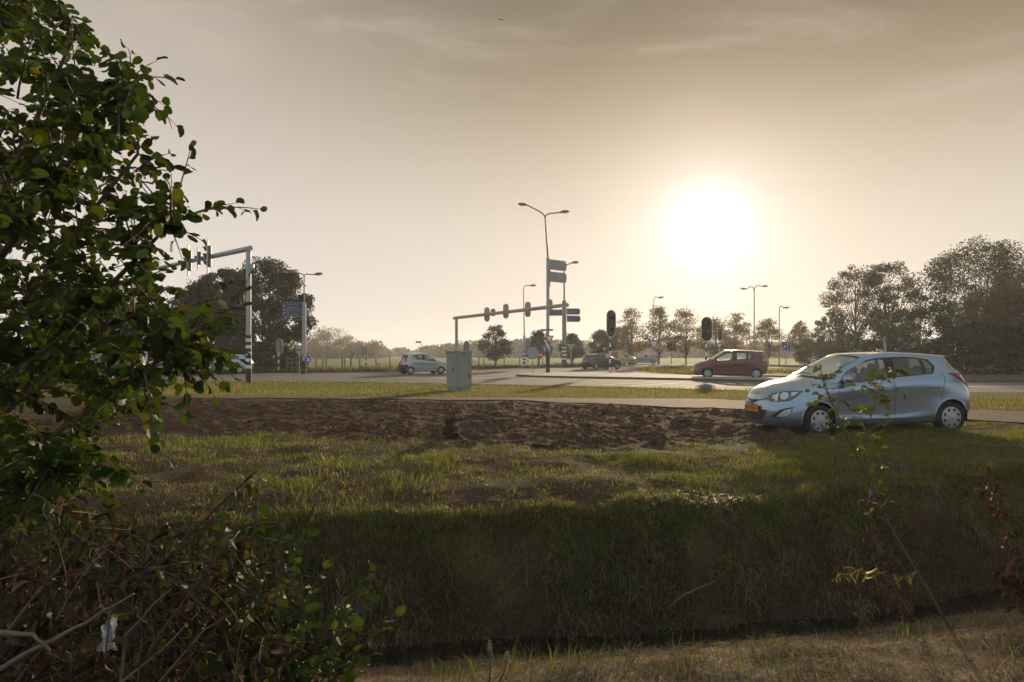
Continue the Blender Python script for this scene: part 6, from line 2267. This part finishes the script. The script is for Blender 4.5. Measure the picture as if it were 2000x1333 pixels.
def leafy(root, wood_name, leaf_name, limbs, twigs, rng, leaf=(0.05, 0.085), gap=0.036, limb_r=0.03, cols=GREENS, w=GW, m=None, bark=None, droop=0.5, keep=1.0, bare=0.0, tmpl=None, twig_r=0.0035):
    """limbs: polylines; twigs: (start, tip) pairs carrying alternate leaves"""
    o = root.location
    mb = MB()
    for L, r in limbs:
        pts = [Vector(p) - o for p in L]
        mb.tube(pts, [r * (1 - 0.8 * i / (len(pts) - 1)) for i in range(len(pts))], 8, 0)
    P, D, N_, Sz = [], [], [], []
    for a, b_ in twigs:
        a, b_ = Vector(a) - o, Vector(b_) - o
        ln = (b_ - a).length
        mid = a.lerp(b_, 0.5) + Vector((rng.normal(0, .06), rng.normal(0, .06), 0.10 + rng.normal(0, .05))) * ln
        pts = bez(a, mid, b_, 9)
        r0 = twig_r * (0.8 + ln)
        mb.tube(pts, [r0 * (1.3 - 0.95 * i / 8) for i in range(9)], 5, 0, False)
        n = max(3, int(ln / gap))
        side = 1
        for j in range(n):
            t = bare + (1 - bare) * (j + rng.uniform(-.3, .3)) / (n - 1)
            t = min(max(t, 0.0), 1.0)
            if rng.uniform() > keep: continue
            f = t * 8; k = min(int(f), 7)
            p = pts[k].lerp(pts[k + 1], f - k)
            td = (pts[k + 1] - pts[k]).normalized()
            sd_ = td.cross(Vector((0, 0, 1)))
            sd_ = sd_.normalized() if sd_.length > 1e-3 else Vector((1, 0, 0))
            side = -side
            d = td * rng.uniform(0.2, 0.9) + sd_ * side * rng.uniform(0.4, 1.0) + Vector((0, 0, -droop * rng.uniform(0, 1.3))) + Vector(rng.normal(0, .25, 3))
            if j == n - 1: d = td + Vector(rng.normal(0, .2, 3))
            d.normalize()
            s = rng.uniform(*leaf) * (1.0 if t < 0.8 else 0.75)
            P.append(p + d * 0.012)
            D.append(d)
            N_.append(Vector((0, 0, 1)) + Vector(rng.normal(0, .75, 3)))
            Sz.append(s)
            mb.tube([p, p + d * 0.016], 0.0012, 3, 0, False)
    mb.build(wood_name, bark or TWIG, root)
    n = len(P)
    T = cols[rng.choice(len(cols), n, p=w / w.sum())] * rng.uniform(0.75, 1.3, (n, 1))
    leaves_mesh(leaf_name, np.array(P), np.array(D), np.array(N_), np.array(Sz), T, m or ALDERLEAF, root, rng, tmpl)
    return n


def poly_sample(P, rng):
    xs = [p[0] for p in P]; ys = [p[1] for p in P]
    while True:
        x, y = rng.uniform(min(xs), max(xs)), rng.uniform(min(ys), max(ys))
        if in_poly(x, y, P): return x, y


def alder():
    rng = np.random.default_rng(11)
    base = Vector((-3.35, 3.9, float(ground_z(-3.35, 3.9))))
    root = thing('alder_tree', base, 'large leafy green alder filling the left edge close to the camera', 'tree')
    ends = [(-60, -160, 3.9), (40, -90, 3.5), (150, 60, 3.7), (240, 170, 3.3), (270, 300, 3.6), (330, 440, 3.4), (330, 560, 3.8), (350, 680, 3.4), (230, 800, 3.6), (120, 900, 3.3), (30, 300, 4.0), (60, 600, 4.1)]
    limbs = []
    for i, (px, py, Y) in enumerate(ends):
        e = at(px, py, Y)
        b0 = base + Vector((rng.uniform(-.25, .25), rng.uniform(-.2, .2), -0.1))
        m1 = b0 + Vector((rng.uniform(-.2, .2), rng.uniform(-.2, .2), (e.z - b0.z) * 0.45))
        m2 = b0.lerp(e, 0.6) + Vector((-0.10, 0, (e.z - b0.z) * 0.10 + 0.1))
        pts = [b0] + bez(m1, m2, e, 10)
        limbs.append((pts, 0.035 if py < 500 else 0.022))
    nodes = [p for L, _ in limbs for p in L[2:]]
    region = [(-150, -90), (80, -90), (125, 20), (235, 105), (300, 180), (335, 270), (340, 350), (335, 440), (370, 530), (400, 610), (400, 700), (360, 770), (300, 820), (210, 860), (260, 930), (230, 1010), (120, 1060), (-150, 1100)]
    twigs = []
    edge = [(338, 155, 3.2), (300, 122, 3.3), (250, 95, 3.4), (372, 292, 3.3), (340, 240, 3.4), (335, 340, 3.3), (318, 205, 3.5), (503, 408, 3.25), (455, 398, 3.35), (440, 560, 3.5), (485, 545, 3.3), (470, 690, 3.4), (430, 640, 3.5), (470, 600, 3.6), (455, 735, 3.3), (450, 712, 3.4), (425, 690, 3.3), (462, 700, 3.2), (415, 735, 3.4), (440, 750, 3.5), (380, 745, 3.3), (415, 770, 3.4), (365, 810, 3.3),
            (120, 20, 3.3), (85, -20, 3.4), (160, 70, 3.4), (300, 850, 3.3), (330, 900, 3.2), (290, 960, 3.2), (395, 470, 3.4), (355, 505, 3.5), (470, 640, 3.2)]
    tips = [(at(*e), 0.42 if e[0] < 490 else 0.62) for e in edge]
    cen = Vector((-3.6, 3.7, 1.6))
    for _ in range(700):
        px, py = poly_sample(region, rng)
        tips.append((at(px, py, rng.uniform(2.8, 4.9)), rng.uniform(0.26, 0.50)))
    for tip, ln in tips:
        nd = min(nodes, key=lambda q: (q - tip).length + max(0, q.x - tip.x) * 2)
        d = (tip - cen); d.z *= 0.45
        d = d.normalized() * 0.6 + (tip - nd).normalized() * 0.6 + Vector(rng.normal(0, .22, 3))
        d.normalize()
        st = tip - d * ln
        if (nd - tip).length < ln * 1.5: st = nd
        twigs.append((st, tip))
        if (st - nd).length > 0.05: limbs.append(([nd, nd.lerp(st, 0.5) + Vector((0, 0, 0.03)), st], 0.006))
    n = leafy(root, 'trunk', 'crown', limbs, twigs, rng, (0.036, 0.074), 0.029)
    return n


def alder_sapling():
    rng = np.random.default_rng(12)
    base = Vector((-1.15, 3.0, float(ground_z(-1.15, 3.0))))
    root = thing('alder_sapling', base, 'young alder shoots with rounded green leaves low in front of the ditch', 'shrub')
    tips = [(505, 925, 3.1), (470, 985, 3.2), (560, 990, 3.0), (600, 1050, 2.9), (520, 1060, 2.9), (640, 1105, 2.9), (700, 1150, 2.8), (720, 1120, 3.0), (660, 1190, 2.7), (590, 1130, 2.8), (690, 1235, 2.7), (640, 1270, 2.6), (700, 1300, 2.8), (610, 1330, 2.5), (540, 1180, 2.7), (480, 1100, 2.9), (560, 1260, 2.6), (520, 1320, 2.5), (440, 1040, 3.0), (660, 1340, 2.6), (450, 1180, 2.7), (420, 960, 3.3), (380, 1010, 3.2)]
    limbs, twigs = [], []
    for i, e in enumerate(tips):
        t = at(*e)
        b0 = base + Vector((rng.uniform(-.25, .35), rng.uniform(-.3, .2), -0.05))
        m = b0.lerp(t, 0.5) + Vector((0, 0, 0.12))
        pts = bez(b0, m, t, 7)
        limbs.append((pts[:5], 0.008))
        twigs.append((pts[3], t))
        q = pts[4] + Vector((rng.uniform(-.1, .25), rng.uniform(-.15, .15), rng.uniform(0.0, .16)))
        twigs.append((pts[3], q))
        q = pts[5] + Vector((rng.uniform(-.22, .12), rng.uniform(-.15, .15), rng.uniform(-0.06, .12)))
        twigs.append((pts[4], q))
    leafy(root, 'stems', 'leaves', limbs, twigs, rng, (0.032, 0.064), 0.028)


def dead_brush():
    rng = np.random.default_rng(13)
    base = Vector((-1.9, 2.7, float(ground_z(-1.9, 2.7))))
    root = thing('dead_brush', base, 'tangle of dead brown leaves and twigs in the lower left corner', 'brush')
    region = [(-60, 1020), (120, 1010), (300, 1010), (380, 1060), (470, 1010), (480, 1100), (520, 1200), (560, 1333), (560, 1400), (-60, 1400)]
    twigs, limbs = [], []
    for _ in range(330):
        px, py = poly_sample(region, rng)
        Y = rng.uniform(2.35, 3.3)
        t = at(px, py, Y)
        d = Vector((rng.normal(0, .6), rng.normal(0, .5), rng.uniform(-.2, .9))).normalized()
        twigs.append((t - d * rng.uniform(.12, .34), t))
    cols = np.array([(0.050, 0.032, 0.019), (0.034, 0.022, 0.014), (0.070, 0.046, 0.027), (0.040, 0.055, 0.015), (0.12, 0.085, 0.052)])
    for L in ([(330, 1085), (395, 1020), (455, 965), (505, 918)], [(300, 1110), (370, 1060), (440, 1000)]):
        pts = [at(x, y, 2.9) for x, y in L]
        limbs.append((pts, 0.006))
        twigs.append((pts[1], pts[-1]))
    leafy(root, 'twigs', 'dead_leaves', limbs, twigs, rng, (0.022, 0.052), 0.040, 0.01, cols, np.array([.26, .25, .13, .29, .07]), DEADLEAF, mat('dead twig', (0.055, 0.038, 0.027), 0.85, 0, 0.3, 40), 1.1, 0.95, 0.0, leaf_template(1.0, 0.72, 0.75, 0.65, 0.03), 0.0022)


def stick(label, pix, Y, r, m=STICK, cat='stick', name='dead_stick', side=()):
    pts = [at(x, y, (Y if isinstance(Y, (int, float)) else Y[i])) for i, (x, y) in enumerate(pix)]
    root = thing(name, pts[0], label, cat, 0, 'bare sticks')
    o = pts[0]
    fine = []
    for i in range(len(pts) - 1):
        for t in (0, 0.33, 0.66):
            fine.append(pts[i].lerp(pts[i + 1], t) + Vector((random.uniform(-1, 1), random.uniform(-1, 1), random.uniform(-1, 1))) * r * 0.5 - o)
    fine.append(pts[-1] - o)
    MB().tube(fine, [r * (1.2 - 0.75 * i / (len(fine) - 1)) for i in range(len(fine))], 7, 0).build('stem', m, root)
    for sx in side:
        q = [at(x, y, Yq) - o for x, y, Yq in sx]
        MB().tube(q, [r * 0.7 * (1.0 - 0.5 * i / (len(q) - 1)) for i in range(len(q))], 6, 0).build('side_shoot', m, root)
    return root


def plastic_scrap():
    rng = np.random.default_rng(3)
    c = at(212, 1240, 2.42)
    m = bpy.data.materials.new('thin clear plastic')
    m.use_nodes = True
    N, L = m.node_tree.nodes, m.node_tree.links
    b = N['Principled BSDF']
    b.inputs['Base Color'].default_value = (0.55, 0.60, 0.66, 1); b.inputs['Roughness'].default_value = 0.22
    t = N.new('ShaderNodeBsdfTransparent'); ms = N.new('ShaderNodeMixShader'); ms.inputs[0].default_value = 0.42
    L.new(b.outputs[0], ms.inputs[1]); L.new(t.outputs[0], ms.inputs[2]); L.new(ms.outputs[0], N['Material Output'].inputs['Surface'])
    V, F = [], []
    nx, nz = 11, 15
    for j in range(nz):
        for i in range(nx):
            u, v = i / (nx - 1) - .5, j / (nz - 1) - .5
            wdt = 0.055 * (1.0 - 0.5 * (v + .5)) + 0.012 * math.sin(7 * v)
            V.append((u * wdt + 0.018 * v, 0.022 * math.sin(9 * u + 5 * v) + rng.normal(0, .005), v * 0.105 + rng.normal(0, .003) + 0.01 * math.sin(8 * u)))
    for j in range(nz - 1):
        for i in range(nx - 1):
            a = j * nx + i
            F.append((a, a + 1, a + 1 + nx, a + nx))
    o = MB().add(V, F, 0, False).build('plastic_scrap', m, None, c)
    tag(o, 'crumpled scrap of clear plastic caught in the dead brush', 'litter')


def sapling_right():
    rng = np.random.default_rng(15)
    Y = 5.6
    stem = [(1862, 1238), (1800, 1135), (1728, 1010), (1672, 890), (1640, 820), (1618, 770), (1600, 712)]
    pts = [at(x, y, Y - 0.02 * i) for i, (x, y) in enumerate(stem)]
    root = thing('willow_sapling', pts[0], 'thin leaning sapling with sparse small leaves before the light blue car', 'sapling')
    br = [at(x, y, Y - 0.1) for x, y in ((1722, 1000), (1692, 905), (1690, 850), (1708, 790), (1722, 745), (1752, 728))]
    tw = []
    for P, k0 in ((pts, 2), (br, 1)):
        for i in range(k0, len(P) - 1):
            for _ in range(9):
                a = P[i].lerp(P[i + 1], rng.uniform())
                d = Vector((rng.normal(0, 1), rng.normal(0, .6), rng.uniform(-.2, .9))).normalized()
                tw.append((a, a + d * rng.uniform(.08, .18)))
    leafy(root, 'stem', 'leaves', [(pts, 0.011), (br, 0.006)], tw, rng, (0.030, 0.072), 0.048, 0.01, np.array([(0.075, 0.10, 0.02), (0.09, 0.11, 0.022), (0.05, 0.078, 0.018), (0.15, 0.13, 0.03)]), np.array([.4, .3, .25, .05]), ALDERLEAF, TWIG, 0.3, 0.8, 0.3, leaf_template(1.0, 0.75, 0.3, 0.25, 0.02), 0.002)


def weed(label, pix, Y, cols, n, rng, size=(0.018, 0.045), seed_top=False):
    pts = [at(x, y, Y) for x, y in pix]
    root = thing('withered_weed', pts[0], label, 'weed', 0, 'withered weeds on the near bank')
    tw = []
    for _ in range(n):
        i = rng.integers(0, len(pts) - 1)
        a = pts[i].lerp(pts[i + 1], rng.uniform())
        d = Vector((rng.normal(0, .8), rng.normal(0, .6), rng.uniform(-1.0, .1))).normalized()
        tw.append((a, a + d * rng.uniform(.03, .08)))
    leafy(root, 'stem', 'withered_leaves', [(pts, 0.006)], tw, rng, size, 0.030, 0.01, np.array(cols), np.ones(len(cols)), DEADLEAF, TWIG, 0.9, 1.0, 0.2, leaf_template(1.0, 0.35, 0.7, 0.5, 0.01), 0.0014)
    if seed_top:
        c = pts[-1] - root.location
        mb = MB()
        mb.tube([c - Vector((0, 0, .03)), c + Vector((0, 0, .03))], 0.004, 4, 0)
        for _ in range(90):
            d = Vector((rng.normal(0, 1), rng.normal(0, 1), rng.normal(0, 1))).normalized()
            q = c + Vector((0, 0, rng.uniform(-.03, .03)))
            mb.tube([q, q + d * rng.uniform(0.006, 0.02)], 0.0011, 3, 0, False)
        mb.build('seed_head', mat('seed fluff', (0.34, 0.26, 0.19), 0.9), root)
    return root


def yellow_shoot():
    rng = np.random.default_rng(18)
    pix = [(1800, 1118), (1760, 1128), (1700, 1118), (1632, 1128)]
    pts = [at(x, y, 5.35) for x, y in pix]
    root = thing('willow_shoot', pts[0], 'level shoot with narrow yellowing leaves above the ditch water', 'shoot')
    leafy(root, 'stem', 'leaves', [(pts, 0.004)], [(pts[i], pts[i + 1]) for i in range(3)], rng, (0.04, 0.075), 0.016, 0.01, np.array([(0.22, 0.19, 0.05), (0.16, 0.15, 0.04), (0.20, 0.12, 0.05)]), np.array([.5, .3, .2]), ALDERLEAF, TWIG, 0.7, 0.9, 0.05, leaf_template(1.0, 0.26, 0.4, 0.6, 0.0), 0.002)


def clods():
    rng = np.random.default_rng(19)
    SOIL = mat('damp clod', (0.095, 0.056, 0.038), 0.95, 0, 0.5, 14, 0.02, 0.04)

    def lump(mb, c, r, sq=0.7):
        bm = bmesh.new()
        bmesh.ops.create_icosphere(bm, subdivisions=1 if r < 0.07 else 2, radius=1)
        ph = rng.uniform(0, 9, 3)
        for v in bm.verts:
            k = 1 + 0.28 * math.sin(3.1 * v.co.x + ph[0]) * math.sin(2.7 * v.co.y + ph[1]) + 0.20 * math.sin(5.3 * v.co.z + ph[2]) + rng.normal(0, .10)
            v.co = Vector((v.co.x * k, v.co.y * k, v.co.z * k * sq)) * r
        bm.verts.index_update()
        mb.add([v.co + Vector(c) for v in bm.verts], [[v.index for v in f.verts] for f in bm.faces], 0, False)
        bm.free()
    mb = MB()
    cnt = 0
    while cnt < 3800:
        x, y = rng.uniform(-10, 6), rng.uniform(10.5, 22.5)
        if rng.uniform() > float(dirt_mask(x, y)) ** 2 * (0.15 + 0.85 * float(sstep(0.42, 0.62, fbm(np.array([x * 1.3]), np.array([y * 1.3]), 3, 88)[0]))) * min(1, (13 / y) ** 1.2): continue
        r = 0.010 + 0.038 * rng.uniform() ** 4.0 * (1 if rng.uniform() < 0.93 else 2)
        lump(mb, (x, y, float(ground_z(x, y)) + r * 0.15), r)
        cnt += 1
    tag(mb.build('soil_crumbs', SOIL), 'loose crumbs of dug soil', 'soil', kind='stuff')
    for px, py, hpx, wpx, lab in ((882, 850, 44, 40, 'tall ragged clod of earth standing up from the dug soil'), (1325, 830, 20, 52, 'rounded mound of dark earth near the nose of the light blue car'), (1283, 868, 20, 40, 'dark lump of earth at the edge of the grass left of the car'),
                                  (1226, 836, 13, 46, 'low mound of earth left of the rounded mound'), (728, 786, 12, 46, 'low heap of earth beside the pale path'), (1062, 872, 12, 60, 'flat heap of earth at the lower edge of the dug soil'), (700, 858, 12, 60, 'low dark ridge of earth at the edge of the turf')):
        p = onground(px, py, 6)
        s = FPX / p.y
        root = thing('earth_clod', p, lab, 'clod', 0, 'clods of dug earth')
        mb = MB()
        w, h = wpx / s, hpx / s
        if h > w * 0.8:
            for k in range(7): lump(mb, (rng.uniform(-.12, .12) * w, rng.uniform(-.1, .1), h * (0.1 + 0.13 * k)), w * (0.42 - 0.035 * k), 0.8)
        else:
            for k in range(8): lump(mb, (rng.uniform(-.36, .36) * w, rng.uniform(-.12, .12), h * rng.uniform(0.0, 0.30)), max(h * 0.55, w * 0.20) * rng.uniform(0.6, 1.0), min(1.0, h / w * 2.2))
        mb.build('earth', SOIL, root)


n_leaves = alder()
alder_sapling()
dead_brush()
for lab, pix, Y, r in (('pale bent stick at the left edge low down', [(-20, 1236), (62, 1240), (98, 1272)], 2.3, 0.011),
                       ('long grey branch slanting up from the lower left corner', [(-20, 1318), (80, 1262), (170, 1215), (262, 1160)], 2.35, 0.010),
                       ('thin brown stick leaning left of the plastic scrap', [(14, 1235), (75, 1155), (130, 1092)], 2.5, 0.005),
                       ('thin pale stick rising above the plastic scrap', [(140, 1160), (175, 1100), (212, 1050)], 2.6, 0.0045),
                       ('forked pale branch right of the plastic scrap', [(236, 1340), (246, 1240), (300, 1180), (335, 1150)], 2.4, 0.007),
                       ('long pale twig along the lower edge right of the scrap', [(225, 1345), (320, 1265), (385, 1200)], 2.35, 0.006),
                       ('grey twig low down near the alder shoots', [(300, 1345), (400, 1230), (470, 1190)], 2.45, 0.005),
                       ('crooked thin twig hanging behind the plastic scrap', [(190, 1140), (196, 1185), (228, 1215)], 2.5, 0.004)):
    stick(lab, pix, Y, r * 0.72)
g0 = onground(1340, 1175, 5.5)
stick('pale broken branch propped on the far bank of the ditch', [(1278, 1208), (1330, 1166), (1360, 1150), (1400, 1134)], g0.y - 0.10, 0.012, side=([(1322, 1170, g0.y - 0.1), (1340, 1198, g0.y - 0.08), (1353, 1232, g0.y - 0.12)],))
g1 = onground(1100, 1120, 5.5)
stick('upright withered reed on the shaded bank', [(1228, 1190), (1232, 1140), (1225, 1110)], onground(1228, 1190, 5.5).y - 0.04, 0.006)
stick('dead stem hanging on the shaded bank left of the broken branch', [(1030, 1150), (1028, 1090), (1018, 1050)], onground(1030, 1150, 5.5).y - 0.05, 0.006)
plastic_scrap()
sapling_right()
wr = np.random.default_rng(23)
BR = [(0.085, 0.040, 0.024), (0.11, 0.055, 0.032), (0.06, 0.030, 0.020)]
weed('reddish brown withered weed with a fluffy pale top', [(1780, 1200), (1730, 1130), (1712, 1050), (1700, 965)], 5.3, BR, 46, wr, seed_top=True)
weed('reddish brown withered weed near the right edge', [(1992, 1130), (1965, 1030), (1935, 950), (1905, 893)], 5.0, BR, 42, wr, (0.03, 0.06))
weed('rusty clump of withered leaves at the right edge', [(2010, 1190), (1995, 1150), (1985, 1115)], 4.6, BR, 34, wr, (0.04, 0.08))
weed('dry weed stalk leaning beside the water', [(1662, 1245), (1690, 1200), (1700, 1165)], 5.5, [(0.10, 0.07, 0.045)], 14, wr)
weed('dry stalk with a pale seed head at the lower centre', [(955, 1345), (958, 1300), (956, 1262)], 4.1, [(0.2, 0.15, 0.1)], 6, wr, (0.01, 0.02), True)
weed('second dry seed head right of the first at the lower centre', [(970, 1345), (985, 1310), (992, 1286)], 4.1, [(0.2, 0.15, 0.1)], 5, wr, (0.01, 0.02), True)
yellow_shoot()
clods()


# ------------------------------------------------------------------ the air
def build_haze():
    mb = MB().box((0, 418, 10.5), (1440, 1000, 26.0))
    m = bpy.data.materials.new('haze')
    m.use_nodes = True
    N, L = m.node_tree.nodes, m.node_tree.links
    N.remove(N['Principled BSDF'])
    v = N.new('ShaderNodeVolumePrincipled')
    v.inputs['Color'].default_value = (0.84, 0.90, 0.98, 1)
    v.inputs['Density'].default_value = HAZE_DENSITY
    v.inputs['Anisotropy'].default_value = 0.45
    L.new(v.outputs[0], N['Material Output'].inputs['Volume'])
    o = mb.build('haze', m)
    o.display_type = 'WIRE'
    tag(o, 'thin warm morning haze over the fields', 'haze', kind='stuff')


HAZE_DENSITY = 0.0006
build_haze()
